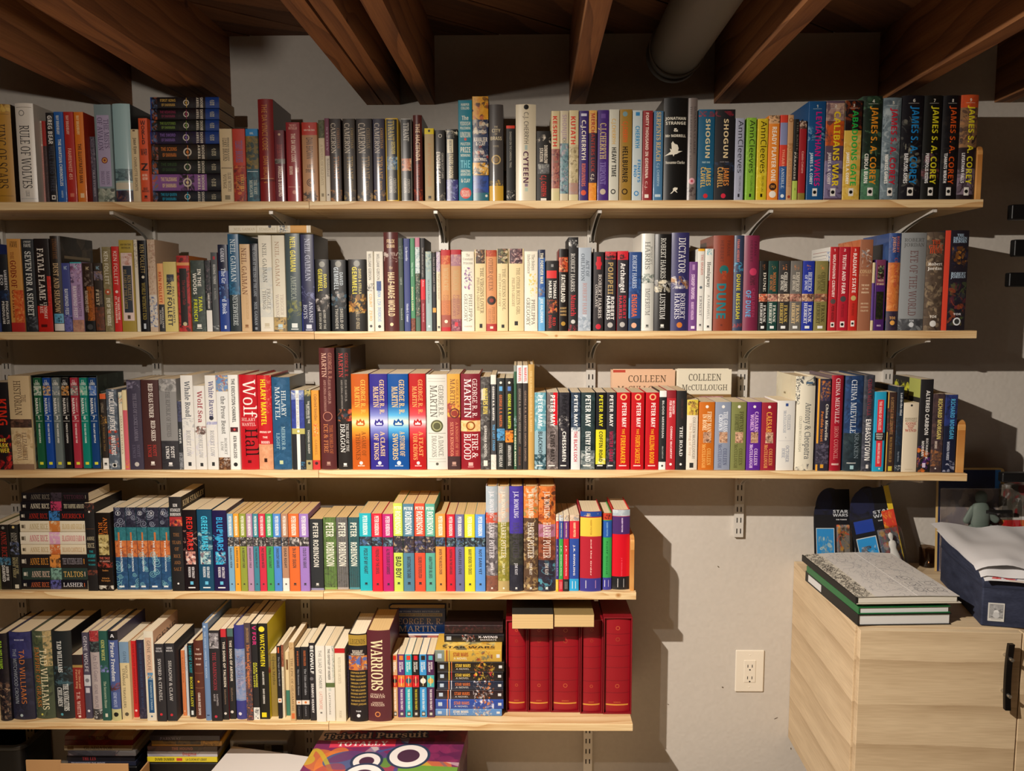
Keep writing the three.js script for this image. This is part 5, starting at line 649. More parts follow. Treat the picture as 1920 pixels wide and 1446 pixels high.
[[1367, 1502, 'FIREMAKER'], [1513, 1643, 'FOURTH SACRIFICE'], [1657, 1791, 'KILLING ROOM']].forEach(([x0, x1, t], i) => b(x0, x1, 462, 'P', '#c01820', `o:.5:.06:.2:#e8b880:.1|t:PETER MAY:.13:.45:#fbf4ee:B:.55:.32|t:THE:.47:.54:#e8b030:B:.5:.2|t:${t}:.55:.92:#f0b828:B:.5:.36|b:.94:.955:#f0d0c8:.2:.75`, `scarlet paperback with the ${['fire', 'sacrifice', 'killing'][i]} title in amber`, { gloss: 1 }));
use(2, 1200, 650, 5.356, 1247);
b(182, 257, 445, 'P', '#1b1d1e', 'b:0:.08:#ecebe6|t:BLOOD MERIDIAN:.12:.6:#dcdcd8:B:.5:.26|t:McCARTHY:.7:.86:#dcdcd8:N:.5:.2|b:.9:1:#ecebe6|c:.5:.95:.14:#2a2a2a', 'slim black paperback with white ends');
b(259, 352, 440, 'P', '#b81f2a', 'b:0:.1:#8a1822|t:NO COUNTRY:.13:.3:#fbeeea:B:.7:.24|t:FOR OLD MEN:.13:.34:#fbeeea:B:.38:.24|t:CORMAC McCARTHY:.45:.86:#fbeeea:B:.5:.26|c:.5:.93:.14:#fbeeea', 'slim red paperback between two black ones');
b(356, 457, 445, 'P', '#1b1a1a', 't:CORMAC McCARTHY:.1:.35:#4a2c28:B:.5:.26|t:THE ROAD:.45:.83:#ecebe6:Z:.5:.3|c:.5:.93:.12:#ecebe6', 'slim black paperback with white road title');
const mcc = [[462, 573, 535, '#e6dcc8', '#5a5048', 'The Song of Troy', '#a8703c', 'white', 'white with a yellow painting at its head']];
b(462, 573, 535, 'P', '#e6dccb', 'b:0:.22:#e0c848|n:.02:.22:#e0c848,#a87840,#5a3c24:.05:.95|t:COLLEEN McCULLOUGH:.25:.84:#5a5048:R:.62:.28|t:The Song of Troy:.33:.8:#b09078:R:.3:.24|b:.9:.97:#2a2a2a:.3:.65', 'white paperback with a yellow painting at its head');
const rome = [[582, 739, 558, '#c86a10', '#fbe8c8', '#f0b868', 'FIRST MAN', 'IN ROME', 'amber orange'], [743, 901, 558, '#8d97ac', '#e8ecf4', '#4a5070', 'THE GRASS', 'CROWN', 'grey blue'], [905, 1056, 558, '#7c8048', '#2c2c10', '#4a4a20', 'FORTUNES', 'FAVORITES', 'olive green'], [1063, 1205, 558, '#5a1c94', '#f0c8f0', '#f0d8f8', 'CAESARS', 'WOMEN', 'vivid purple'], [1207, 1357, 562, '#98162c', '#f0b848', '#e8b058', 'CAESAR', '', 'ruby red']];
rome.forEach(([x0, x1, top, c, t1, t2, a, bb, w]) => b(x0, x1, top, 'P', c, `c:.5:.07:.1:#f0ece4|t:${a}:.14:.44:${t1}:Z:${bb ? .66 : .5}:${bb ? .26 : .36}|${bb ? `t:${bb}:.18:.42:${t1}:Z:.36:.26|` : ''}n:.44:.6:#c89878,#e8c8a8,#5a3a2c,#8a6a58:.28:.8|t:COLLEEN:.68:.93:${t2}:Z:.66:.24|t:McCULLOUGH:.62:.97:${t2}:Z:.32:.26`, `${w} paperback of the Roman series with a portrait square`));
b(1364, 1540, 545, 'P', '#e4e2dc', 'b:.04:.08:#2c4888:.45:.6|t:COLLEEN:.2:.42:#7a8498:R:.66:.18|t:McCULLOUGH:.14:.46:#7a8498:R:.4:.18|h:1:.53:#8a8a90:.06:.02|l:.57:#b8b8bc|t:OCTOBER:.64:.88:#6a7490:R:.62:.18|t:HORSE:.68:.82:#6a7490:R:.4:.18', 'white paperback with small grey blue lettering, closing the Roman series');
use(2, 1500, 650, 5.356, 1256);
b(-62, 134, 300, 'H', '#e6e0cc', 'n:0:.1:#e6e0cc,#2a3038,#e6e0cc|n:.0:.3:#e6e0cc,#1c2026,#1c2026:.0:.2|b:.06:.08:#4a6a88:.5:.85|t:Antony & Cleopatra:.28:.88:#2c3640:R:.6:.36|t:COLLEEN McCULLOUGH:.42:.8:#8a8878:N:.25:.14|n:.93:1:#e6e0cc,#3a3c40,#e6e0cc', 'ivory hardcover with inky brush drawing on its spine', { page: 1, side: { L: ['#ddd4b8', 'n:0:.5:#ddd4b8,#d4caae,#e4dcc4|b:.2:.22:#8a7a5a:.4:.5'] } });
b(154, 282, 325, 'P', '#2c2838', 'b:.0:1:#e0a030:.0:.14|n:.02:.24:#3a3450,#d87830,#e89848,#3a3450:.2:.95|t:China Mieville:.27:.67:#f0e8d8:B:.7:.22|t:Perdido Street Station:.35:.86:#e08030:B:.36:.24|n:.7:.93:#2c2838,#6a6478,#4a4458|b:.93:.97:#e0a030:.35:.6', 'purple black paperback with orange title and mustard edge');
b(290, 411, 290, 'H', '#a01a2c', 't:CHINA MIEVILLE:.03:.5:#ece8e4:R:.5:.34|t:IRON COUNCIL:.53:.88:#d89a90:R:.5:.34|b:.92:.94:#d8b0a8:.2:.8', 'crimson hardcover with pale serif lettering', { gloss: 1, board: '#6a5a60' });
b(430, 612, 295, 'H', '#283c58', 'n:0:.6:#28406a,#1e3050,#34588a|n:.6:1:#2a3840,#3a4a50,#222c32|t:CHINA MIEVILLE:.04:.6:#e4e8ec:R:.46:.3|t:KRAKEN:.59:.87:#8a9aa4:R:.7:.24|b:.91:.92:#c8c8c4:.2:.7|b:.94:.98:#a8d0d8:.38:.58', 'deep sea blue hardcover with white author lettering', { gloss: 1 });
b(615, 722, 290, 'H', '#3c3e48', 'n:0:1:#3c3e48,#5a5c68,#2a2c34|t:CHINA MIEVILLE:.04:.42:#a83440:R:.5:.34|t:EMBASSYTOWN:.45:.89:#f0eeea:B:.5:.5|b:.93:.97:#e8e4e0:.4:.65', 'grey hardcover with red author and tall white town title', { gloss: 1 });
b(725, 838, 455, 'P', '#1d9ec6', 'b:.1:.94:#e02c38:.24:.78|t:THE SONG OF ACHILLES:.12:.48:#f8e0d8:B:.5:.24|b:.51:.61:#201c1c:.1:.95|h:WINNER:.53:#f0e8e0:.6:.02|h:ORANGE:.56:#f0e8e0:.6:.02|h:PRIZE:.585:#f0e8e0:.5:.02|t:MADELINE MILLER:.64:.9:#f8e0d8:B:.5:.2|c:.6:.965:.08:#f4f0e8', 'turquoise paperback with a long scarlet label');
b(856, 941, 460, 'P', '#3a2620', 'b:0:1:#d8a838:.0:.08|n:.2:.5:#3a2620,#7a3028,#2a1c1a|t:A CANTICLE FOR LEIBOWITZ:.06:.53:#d8a868:R:.5:.34|t:WALTER M MILLER JR:.56:.88:#d8a850:R:.5:.28|b:.93:.99:#d8c83c:.3:.75', 'brown paperback with a mustard square at its foot');
b(945, 1011, 405, 'P', '#1a2634', 'n:.3:.7:#1a2634,#2a4868,#1a3048|t:Lud-in-the-Mist:.07:.34:#e8ecec:Z:.6:.36|t:Hope Mirrlees:.76:.88:#b8c0c8:R:.5:.26|n:.92:.99:#1a2634,#c8c8c4', 'narrow midnight blue paperback with a mist title');
b(1015, 1167, 565, 'P', '#dccfb6', 'c:.5:.04:.07:#2a2a28|h:MARGARET:.23:#8a7e68:.8:.025|h:MITCHELL:.26:#8a7e68:.8:.025|h:GONE:.3:#a02820:.7:.035:.5:Z|h:WITH:.335:#a02820:.45:.025:.5:Z|h:THE:.365:#a02820:.35:.025:.5:Z|h:WIND:.4:#a02820:.75:.035:.5:Z|b:.96:.965:#a89a80:.25:.75', 'thick cream paperback with a small red title block', { page: 1 });
b(1171, 1301, 330, 'P', '#1b191c', 'n:.72:1:#1b191c,#6a2c98,#d87028,#2c1c3a|t:ALTERED CARBON:.12:.6:#f4f2ee:B:.6:.3|t:RICHARD K.:.63:.87:#e8e4e0:B:.7:.18|t:MORGAN:.66:.83:#e8e4e0:B:.38:.2|b:.9:.95:#d8c8e0:.4:.65', 'black paperback with white carbon title and violet foot', { side: { L: ['#23211e', 'b:0:.2:#a0a456:.6:1|n:.05:.3:#23211e,#c8c838,#23211e:.05:.6|h:ONE:.5:#c8c838:.6:.03'] } });
b(1304, 1421, 475, 'P', '#4a3a3c', 'n:0:1:#4a3a3c,#6a5048,#332a2c|t:RICHARD MORGAN:.06:.58:#e8d878:B:.6:.34|t:BROKEN ANGELS:.6:.84:#e8d8c8:B:.4:.2|n:.7:.92:#4a3a3c,#b87848,#6a4a38|c:.45:.95:.07:#f4ece4', 'brown starry paperback with yellow author lettering', { gloss: 1 });
b(1425, 1551, 485, 'P', '#1c2138', 'n:0:.4:#2c3a78,#1c2138,#242c58|t:RICHARD MORGAN:.05:.57:#58b8e8:B:.6:.34|t:WOKEN FURIES:.6:.84:#d8dce8:B:.4:.2|n:.84:.99:#1c2138,#c8c8d8,#1c2138,#1c2138', 'midnight blue starry paperback with cyan author lettering', { gloss: 1 });
bookend(1556, 1640, 755, 1275, 'pine bookend with rounded top closing the third shelf');
// two large books standing face outward against the wall
{
  const face = (x0, x1, top, base, spec, label) => {
    const z = 0.075, Y = SHELF[2], a = atZ(x0, top, z), e = atZ(x1, top, z);
    const g = makeBook({ w: 0.032, h: a.y - Y, d: e.x - a.x, hard: true, base, spec: '', side: { R: [base, spec] }, page: 1 }, label, GROUPS[2]);
    g.rotation.y = -Math.PI / 2; g.position.set(a.x, Y + 0.0003, z - 0.016);
  };
  face(1146, 1266, 694, '#e0b898', 'b:0:.03:#b84838:.0:.2|h:COLLEEN:.1:#4a3828:.62:.075:.55:R|h:McCULLOUGH:.22:#4a3828:.86:.075:.5:R|n:.4:1:#c8a080,#8a5a48,#e0c8a8', 'pink beige hardcover facing outward behind the third shelf books');
  face(1268.5, 1372, 693, '#e4ddc8', 'h:COLLEEN:.09:#4a4438:.62:.075:.5:R|h:McCULLOUGH:.21:#4a4438:.86:.075:.5:R|b:.28:.4:#8a6a40|n:.3:.4:#3a3028,#c8b090,#5a4a3c:.0:.3|n:.3:.4:#a87878,#c89898,#7a5048:.4:.85|n:.4:1:#8a6a40,#5a4a30,#a88858', 'ivory hardcover facing outward behind the third shelf books');
}

// ================= fourth shelf =================
use(3, 0, 880, 5.5625, 1257);
b(-70, 8, 570, 'P', '#7a7848', 'n:0:1:#7a7848,#5a5a38,#3a5060', 'olive spine at the far end');
b(16, 128, 580, 'P', '#1c1816', 's:#2a2622:9|c:.5:.05:.14:#8a8a80|t:ANNE RICE:.1:.5:#c8382c:R:.5:.46|n:.5:.62:#3a6a88,#8ab0c0,#1c1816|t:QUEEN OF THE:.64:.86:#e8e4dc:B:.66:.24|t:DAMNED:.62:.88:#e8e4dc:B:.32:.3', 'black paperback with red author lettering before the lying pile', { gloss: 1 });
b(133, 224, 580, 'P', '#1a1815', 'c:.5:.04:.16:#c8b070|t:ANNE:.12:.28:#b8b0a0:R:.7:.3|t:RICE:.12:.26:#b8b0a0:R:.34:.3|n:.26:.46:#1a1815,#3a4a78,#8a90a8|t:TALE OF THE:.5:.76:#d8c890:R:.68:.26|t:BODY THIEF:.5:.82:#d8c890:R:.34:.28|b:.92:.98:#d8cfb8:.3:.75', 'black paperback with gold thief title');
{
  const P = [[230, 912, 1160, 1265, '#14121a', '#e8703c', 'LASHER', '#f0ecec', '#5a5a98', 'white five letter title'], [235, 915, 1022, 1156, '#2a3a34', '#f0c8b0', 'TALTOS', '#f0b860', '#7aa090', 'large apricot title'], [215, 905, 862, 1012, '#221c1c', '#e89838', 'THE WITCHING HOUR', '#a8a0a8', '#d88a40', 'grey witching title'], [218, 902, 745, 856, '#dccdb0', '#a88a58', 'BLOOD CANTICLE', '#a87848', '#c86a38', 'tan canticle title'], [208, 900, 602, 740, '#e2d8c4', '#b83850', 'BLACKWOOD FARM', '#b83848', '#d8a0c0', 'crimson farm title'], [205, 900, 472, 596, '#dccfb4', '#a8905c', 'BLOOD AND GOLD', '#b89858', '#c87838', 'gold and blood title'], [200, 896, 356, 466, '#17161a', '#d8301c', 'MERRICK', '#d8301c', '#3a78b8', 'red seven letter title'], [212, 920, 246, 350, '#151216', '#e8dcc0', 'THE VAMPIRE ARMAND', '#e8dcb8', '#b03a5c', 'cream vampire title'], [217, 916, 138, 236, '#191416', '#8a8070', 'VITTORIO', '#5a2c3c', '#3a3038', 'dim plum title']];
  let y = SHELF[3] + 0.0003;
  P.forEach(([x0, x1, t, bo, c, ac, title, tc, art, w]) => { y = lie(x0, x1, t, bo, 'P', c, `x:.05:${c < '#8' ? '#c8c0b0' : '#5a5040'}:.3|t:ANNE RICE:.14:.42:${ac}:R:.5:.5|n:.44:.6:${art},${c},${art}|t:${title}:.63:.93:${tc}:R:.5:.46|b:.95:.96:${ac}:.3:.7`, `${c < '#8' ? 'black' : 'cream'} paperback with ${w} in the lying pile of nine`, { where: '', y, d: 0.107, z: 0.222, gloss: 1 }) + 0.0003; });
  lastX = atZ(kx(918), 1105, 0.225).x;
}
b(922, 1027, 355, 'P', '#181414', 'n:.0:.1:#181414,#7a3a28,#181414|c:.5:.1:.1:#d8d0c0|l:.29:#7a4a28|h:ANNE:.4:#d8c8a0:.75:.04:.5:R|h:RICE:.48:#d8c8a0:.7:.05:.5:R|h:THE:.55:#18a0a8:.4:.025|h:MUMMY:.6:#18a0a8:.8:.04|h:OR RAMSES:.65:#18a0a8:.7:.02|h:THE DAMNED:.7:#18a0a8:.7:.02|n:.76:.82:#181414,#7a3a28', 'black paperback with turquoise title lines stacked', { bot: 1272 });
b(1033, 1187, 455, 'P', '#1c1512', 't:ANNE:.06:.28:#e87a28:R:.66:.26|t:RICE:.12:.3:#e87a28:R:.34:.26|b:.28:.54:#b8a468:.16:.84|n:.3:.54:#b8a468,#d8c890,#5a4a28:.16:.84|h:THE TALE:.58:#d86a58:.7:.03|h:OF VAMPIRE:.62:#d8a090:.7:.02|n:.63:.7:#1c1512,#c84838,#1c1512|h:Pandora:.74:#d89048:.4:.025|h:Vittorio:.84:#d89048:.5:.025|h:The Vampire:.87:#d89048:.6:.025|n:.93:.98:#1c1512,#e8e0d0', 'black paperback with orange author and an arched golden scene', { bot: 1280, gloss: 1 });
const rom = ['one', 'two', 'three', 'four', 'five'];
[[1222, 1342], [1345, 1451], [1454, 1560], [1563, 1690], [1692, 1792]].forEach(([x0, x1], i) => b(x0, x1, 400, 'P', '#2a5c68', `n:0:.24:#2c2c3c,#4a4a5c,#1c1c2a|w:0:.24:#8a90a0:3|c:.4:.07:.2:#2a2a38|o:.4:.07:.2:#c8ccd4:.04|h:${['I', 'II', 'III', 'IV', 'V'][i]}:.07:#e8e8ec:.18:.03:.4|n:.24:.44:#2f7078,#3a8088,#2a6068|n:.4:.62:#c8703c,#b85c30,#d88850,#8a4a38|b:.3:.42:#c8703c:${.3 + i * .08}:${.45 + i * .08}|n:.6:1:#2c5078,#24426a,#34608c|w:.55:.95:#78b0b8:5|t:THE LIGHTNING:.4:.78:#e0e8e8:B:.5:.16|b:.95:.97:#e8ecec:.2:.65`, `illustrated sea and city paperback numbered ${rom[i]}`, { bot: 1258, gloss: 1 }));
use(3, 300, 880, 5.5625, 1275);
b(130, 261, 290, 'P', '#1a1718', 'h:KIM:.09:#f0ece8:.35:.03:.5:Z|h:STANLEY:.14:#f0ece8:.8:.03:.5:Z|h:ROBINSON:.185:#f0ece8:.85:.03:.5:Z|b:.21:.31:#a8282c|n:.24:.31:#a8282c,#d8783c,#2a1c28|h:THE:.4:#b8783c:.5:.035:.5:R|h:YEARS:.48:#b8783c:.7:.035:.5:R|h:OF:.55:#b8783c:.35:.035:.5:R|h:RICE:.625:#b8783c:.55:.035:.5:R|h:AND:.695:#b8783c:.5:.035:.5:R|h:SALT:.765:#b8783c:.6:.035:.5:R|c:.5:.92:.08:#f0ece8', 'tall black paperback with bronze words stacked down it', { side: { R: ['#211a17', 't:KIM:.0:.001:#000|h:KIM STANLEY:.08:#d8c8a0:.9:.06:.5:Z|n:.2:1:#211a17,#8a2c28,#3a2a28'] } });
[[263, 408, 425, '#1c1418', '#e03028', 'RED MARS', '#d09080', 'black', 'red'], [414, 567, 420, '#1c4a66', '#4ac8e8', 'GREEN MARS', '#a8c8c8', 'teal', 'cyan'], [571, 722, 430, '#231c48', '#38a8e0', 'BLUE MARS', '#38b0d8', 'indigo', 'sky blue']].forEach(([x0, x1, top, c, tc, t, art, w, w2]) => b(x0, x1, top, 'P', c, `n:.25:.5:${c},${c},${art}|t:${t}:.08:.5:${tc}:B:.5:.42|n:.51:.67:${art},#f0e0d8,#4a2838,${c}:.15:.85|t:KIM STANLEY:.7:.84:#e8e4e4:B:.64:.18|t:ROBINSON:.7:.83:#e8e4e4:B:.38:.18|b:.88:.92:#6ac0e0:.4:.62|b:.95:.965:#f0ece8:.25:.75`, `${w} paperback with ${w2} planet title`, { gloss: 1, bot: 1280, page: 1 }));
const robA = [[725, 786, '#76a8c8', 'GALLOWS VIEW', 'light blue'], [789, 846, '#eda02c', 'A DEDICATED MAN', 'marigold'], [849, 919, '#8f9a38', 'A NECESSARY END', 'olive'], [922, 986, '#b08aa8', 'WEDNESDAYS CHILD', 'mauve'], [989, 1046, '#3a8494', 'THE HANGING VALLEY', 'teal'], [1048, 1120, '#cf2a44', 'PAST REASON HATED', 'cherry red'], [1122, 1196, '#3f9e58', 'FINAL ACCOUNT', 'grass green'], [1198, 1279, '#4a86d0', 'INNOCENT GRAVES', 'mid blue'], [1283, 1354, '#b08468', 'DEAD RIGHT', 'light brown'], [1358, 1467, '#e0682c', 'IN A DRY SEASON', 'orange'], [1469, 1567, '#9c78c0', 'COLD IS THE GRAVE', 'lavender']];
robA.forEach(([x0, x1, c, t, w]) => b(x0, x1, 466, 'P', c, `t:PETER ROBINSON:.03:.28:#f8f4ec:B:.5:.44|n:.3:.42:#3a3634,#e8e0d8,#1c1a1c,#8a8480|t:${t}:.44:.7:#2a2a2e:B:.5:.34|${w === 'light brown' ? 'b:.83:1:#e8e4da|' : ''}x:.91:#2a2a2e:.22`, `${w} paperback of the crime series with a photo band`, { bot: 1283, page: 2 }));
b(1578, 1712, 520, 'P', '#26292c', 't:PETER ROBINSON:.05:.68:#d8d4c8:B:.45:.4|x:.92:#d8d4c8:.2|b:.97:1:#8a88a8', 'dark slate paperback with one long pale name', { bot: 1262, page: 2 });
use(3, 600, 880, 5.5625, 1255);
[[45, 181, '#3f5a2c', '#8aa858', 'moss green'], [184, 302, '#3a3c40', '#a8a098', 'grey'], [309, 418, '#1c3434', '#4a8a94', 'dark teal']].forEach(([x0, x1, c, s, w]) => b(x0, x1, 503, 'P', c, `n:0:1:${c},#1a1c1c,${c},#2a2c28|s:${s}:9|t:PETER:.07:.27:#e4e0d0:B:.5:.6|t:ROBINSON:.34:.68:#e4e0d0:B:.5:.6|b:.97:1:${s}`, `${w} paperback printed with fine vertical lines`, { page: 2 }));
const robB = [[422, 547, 460, '#18aebc', 'PIECE OF MY HEART', 'turquoise', 1268], [550, 658, 463, '#e01c34', 'FRIEND OF THE DEVIL', 'signal red', 1280], [662, 771, 468, '#b8186c', 'ALL THE COLOURS OF DARKNESS', 'magenta', 1280]];
const robF = (x0, x1, top, c, t, w, bot) => b(x0, x1, top, 'P', c, `t:PETER ROBINSON:.03:.28:#f8f4ec:B:.5:.4|n:.3:.42:#2a2c34,#8ab0b8,#1c2a28,#4a6a9a|t:${t}:.45:.78:#23232a:B:.5:.3|x:.91:#23232a:.2`, `${w} paperback of the crime series with a photo band`, { bot, page: 2 });
robB.forEach((a) => robF(...a));
[[776, 872, 355, '#c6d656', '#f4f4d8', 'BAD BOY', 'lime yellow'], [875, 989, 362, '#4f7d94', '#f0f0e8', 'WATCHING THE DARK', 'steel blue'], [994, 1103, 358, '#e04c30', '#f8ece0', 'CHILDREN OF THE REVOLUTION', 'vermilion'], [1106, 1207, 362, '#58a894', '#f0f4e8', 'ABATTOIR BLUES', 'sea green']].forEach(([x0, x1, top, c, tc, t, w], i) => b(x0, x1, top, 'P', c, `h:PETER:.055:${tc}:.8:.035|t:ROBINSON:.085:.35:${tc}:B:.5:.6|n:.37:.56:#2a2834,#5a5a88,#c8b088,#4a3a38|t:${t}:.6:.85:#22242a:B:.5:${i ? .34 : .6}|x:.91:#22242a:.24`, `tall ${w} paperback of the crime series`, { bot: 1285, page: 2 }));
[[1211, 1314, 467, '#ee9440', 'WHEN THE MUSICS OVER', 'tangerine', 1285], [1324, 1413, 472, '#cc1a30', 'SLEEPING IN THE GROUND', 'blood red', 1288], [1416, 1509, 472, '#686a94', 'CARELESS LOVE', 'slate violet', 1288], [1512, 1620, 472, '#dcd42c', 'MANY RIVERS TO CROSS', 'lemon yellow', 1288], [1622, 1727, 472, '#5a92d8', 'NOT DARK YET', 'cornflower blue', 1290]].forEach((a) => robF(...a));
use(3, 900, 880, 5.5625, 1296);
[[65, 186, '#8f8488', '#e8e4e8', 'n:0:.25:#a8b4bc,#b8bcc0|n:.25:.35:#c8503c,#a8a0a0|n:.35:.85:#6a6468,#9a9094,#4a4448,#b8b0b0|n:.85:1:#8a5848,#6a4a40', 'misty grey'], [189, 306, '#b8a068', '#e8e0d0', 'n:0:.34:#b8b4ac,#e0a888,#c8b8a8|n:.34:.9:#8a8438,#b8a048,#c8c078,#6a6430', 'peach above mossy yellow'], [309, 449, '#33333e', '#f0eef4', 'n:0:.45:#483a98,#40348c|n:.45:.75:#3a3a34,#4a4840,#2c2c2a|n:.75:1:#2a2a34,#33333e', 'violet above black'], [456, 605, '#8a6a48', '#f4ece0', 'n:0:.3:#d87838,#c8a078,#7a8a58,#e0d0b8|n:.3:1:#5a4434,#a88858,#c8b080,#3a2c24', 'bronze with coiling lines'], [609, 784, '#7a4430', '#f0e4d8', 'n:0:.36:#d07838,#8a3c20,#b85c2c,#3a2420|n:.36:.48:#a8708a,#8a5058|n:.48:.7:#8a4830,#5a3024|n:.7:1:#2c2834,#3a4a6a,#58a8b8,#2c2834', 'rust and blue']].forEach(([x0, x1, c, tc, art, w], i) => b(x0, x1, 180, 'H', c, `${art}|t:J.K. ROWLING:.05:.3:${tc}:R:.5:.32|t:HARRY POTTER:.34:.68:${i === 2 ? '#4a4454' : tc}:R:.5:.42|t:JIM KAY:.73:.84:${tc}:R:.5:.2|x:.97:#f0ece4:.14`, `very tall painted hardcover, ${w}`, { d: 0.2, gloss: 1, page: 2 }));
[[790, 820, 480, '#f0e0c8', '#d8282c', '#3a2c78', '#e8b828', 'red above purple', 1280], [823, 866, 480, '#c8d4e0', '#2c4a98', '#38a048', '#d02838', 'blue above green', 1280], [869, 926, 480, '#e0c8a8', '#6a2c7c', '#c81c30', '#201c1c', 'purple above red', 1275], [930, 1031, 478, '#d8c0a8', '#d02434', '#26489c', '#28a0d8', 'red above blue', 1270]].forEach(([x0, x1, top, c, a, bb, f, w, bot]) => b(x0, x1, top, 'P', c, `n:0:.08:${c},#c8a888,#8a8a90|b:.08:.31:${a}|b:.31:.84:${bb}|b:.84:1:${f}|t:HARRY POTTER:.1:.29:#f0e0a8:B:.5:.22|t:J.K. ROWLING:.4:.8:#f0e8e0:B:.5:.18|b:.87:.97:#f0ece4:.3:.36|b:.87:.97:#f0ece4:.62:.68`, `colour blocked paperback, ${w}`, { bot }));
b(1043, 1263, 445, 'H', '#b02434', 'b:0:.065:#2a4a98|n:.02:.06:#2a4a98,#e8b880,#2a4a98:.15:.85|b:.075:.31:#e8c448|b:.31:.835:#b02434|b:.835:1:#3c3a8c|t:HARRY POTTER:.1:.29:#a87828:B:.5:.07|t:and the Order:.34:.8:#f0d8c8:B:.5:.07|b:.86:.96:#f0ece8:.26:.29|b:.86:.96:#c890b8:.72:.75', 'thick colour blocked hardcover, yellow above dark red', { bot: 1278, page: 1 });
b(1268, 1370, 460, 'H', '#38a050', 'b:0:.09:#c8402c|n:.02:.08:#c8402c,#3a1c18:.2:.8|b:.1:.315:#2a5aa8|b:.84:1:#3c3c94|t:HARRY POTTER:.12:.3:#88b0d8:B:.5:.16|t:half blood:.36:.8:#1c6a38:B:.5:.16|b:.87:.96:#f0ece8:.28:.34|b:.87:.96:#c8b8d8:.66:.72', 'colour blocked hardcover, blue above green', { bot: 1260, page: 1 });
b(1376, 1556, 425, 'H', '#d01024', 'b:0:.08:#a8b4bc|n:0:.08:#a8b4bc,#c8d0d4|b:.085:.305:#4a2c68|b:.835:1:#1c1e22|t:HARRY POTTER:.1:.28:#e8d8f0:B:.55:.08|t:J K ROWLING:.6:.83:#e85868:B:.55:.07|b:.86:.97:#f0ece8:.32:.35|b:.86:.97:#c8c8c8:.66:.69', 'colour blocked hardcover, violet above bright red', { bot: 1258, page: 1 });
bookend(1557, 1600, 715, 1262, 'narrow pine bookend closing the fourth shelf');

// ================= lowest shelf =================
use(4, 0, 1120, 5.356, 1240);
b(0, 112, 370, 'H', '#1f1a20', 'n:0:1:#1f1a20,#2c2430,#16131a|t:TAD WILLIAMS:.08:.4:#a8d838:B:.4:.36|n:.55:.98:#1f1a20,#7a5a48,#b89878,#1f1a20', 'dark hardcover with acid green lettering at the far end', { bot: 1248, board: '#17141a' });
b(123, 347, 355, 'H', '#2c2c50', 'n:0:.3:#38386a,#2c2c58|n:.3:1:#2a2a3c,#34344c,#242430|h:BOOK ONE:.09:#c8c8d8:.45:.015|t:TAD WILLIAMS:.2:.82:#d87a38:N:.58:.24|t:THE WITCHWOOD CROWN:.19:.82:#a8b0b8:N:.24:.18|c:.42:.95:.07:#b8c8c8', 'thick indigo hardcover with spaced orange author', { bot: 1232, gloss: 1, page: 1 });
b(355, 552, 345, 'H', '#4a5440', 'n:0:1:#4a5440,#3a4434,#6a7458,#58603c,#2c3428|n:.0:.4:#b8a070,#8a8058,#4a5440:.6:1|h:BOOK TWO:.06:#c8c0a0:.5:.015|t:TAD WILLIAMS:.2:.9:#f0e0b8:R:.58:.34|t:EMPIRE OF GRASS:.18:.87:#d87830:R:.24:.24|c:.35:.95:.06:#d8d060', 'mossy green hardcover with cream and orange serif lettering', { bot: 1222, gloss: 1, page: 1 });
b(556, 752, 345, 'H', '#23282a', 'n:.4:.62:#23282a,#3a5860,#5a7880|t:TAD WILLIAMS:.11:.47:#f0f0ea:Z:.4:.24|n:.47:.6:#23282a,#4a6a74|t:THE NAVIGATORS:.6:.91:#f0f0ea:Z:.62:.26|t:CHILDREN:.64:.86:#f0f0ea:Z:.3:.26|c:.36:.95:.07:#58a8b8', 'charcoal hardcover with white blackletter lettering', { bot: 1222, gloss: 1, board: '#1c1a1c', page: 1 });
b(755, 857, 580, 'P', '#8a2420', 'b:0:.16:#241c1c|b:.16:.2:#a88848|t:The Once and:.23:.53:#e8c890:R:.64:.22|t:Future King:.23:.53:#e8c890:R:.36:.22|t:T.H. WHITE:.58:.94:#f4e0d0:R:.45:.34|b:.95:.98:#f4e0d0:.35:.6', 'short red paperback with a black head and gold rule', { bot: 1220 });
b(865, 931, 355, 'P', '#4c4658', 't:GENE WOLFE:.04:.46:#d8d4d8:N:.5:.5|b:.49:.62:#c8c8cc|c:.5:.555:.3:#7a7a80|b:.64:.7:#c8c4cc:.2:.8|c:.5:.91:.2:#e0dce0', 'slim grey violet paperback with a stone picture', { bot: 1220, page: 1 });
b(936, 1029, 340, 'H', '#b4a6a4', 'n:0:.12:#a83438,#d87068,#7a2c2c|n:.12:.24:#2a2c30,#5a6a68|t:An Evil Guest:.27:.57:#6a6068:R:.5:.46|t:GENE WOLFE:.6:.87:#6a6068:N:.5:.32|n:.88:1:#3a3a3c,#d8d4d0,#2a2a2c', 'pinkish grey hardcover with a red rose at its head', { bot: 1232, gloss: 1, page: 1 });
b(1032, 1117, 340, 'P', '#23544a', 't:GENE WOLFE:.1:.33:#d8d070:Z:.45:.36|n:.38:.46:#23544a,#8a88c8,#5a5a98|t:The Sorcerers House:.56:.86:#d8d8b8:R:.45:.32|b:.92:.96:#d8d4c0:.35:.65', 'forest green paperback with yellow author and violet ornament', { bot: 1240, page: 1 });
b(1121, 1217, 345, 'H', '#4b5d94', 'b:0:.1:#1c1c22|h:A:.05:#e8e8ec:.4:.04|t:Pirate Freedom:.12:.56:#f0eee8:Z:.4:.46|n:.57:.67:#4b5d94,#a83c2c,#5a2c28|t:GENE WOLFE:.68:.85:#c8d0e8:N:.5:.34|b:.87:1:#c8c48c|c:.5:.93:.24:#1c1c18', 'blue hardcover with white pirate title', { bot: 1242, gloss: 1, board: '#3a3858' });
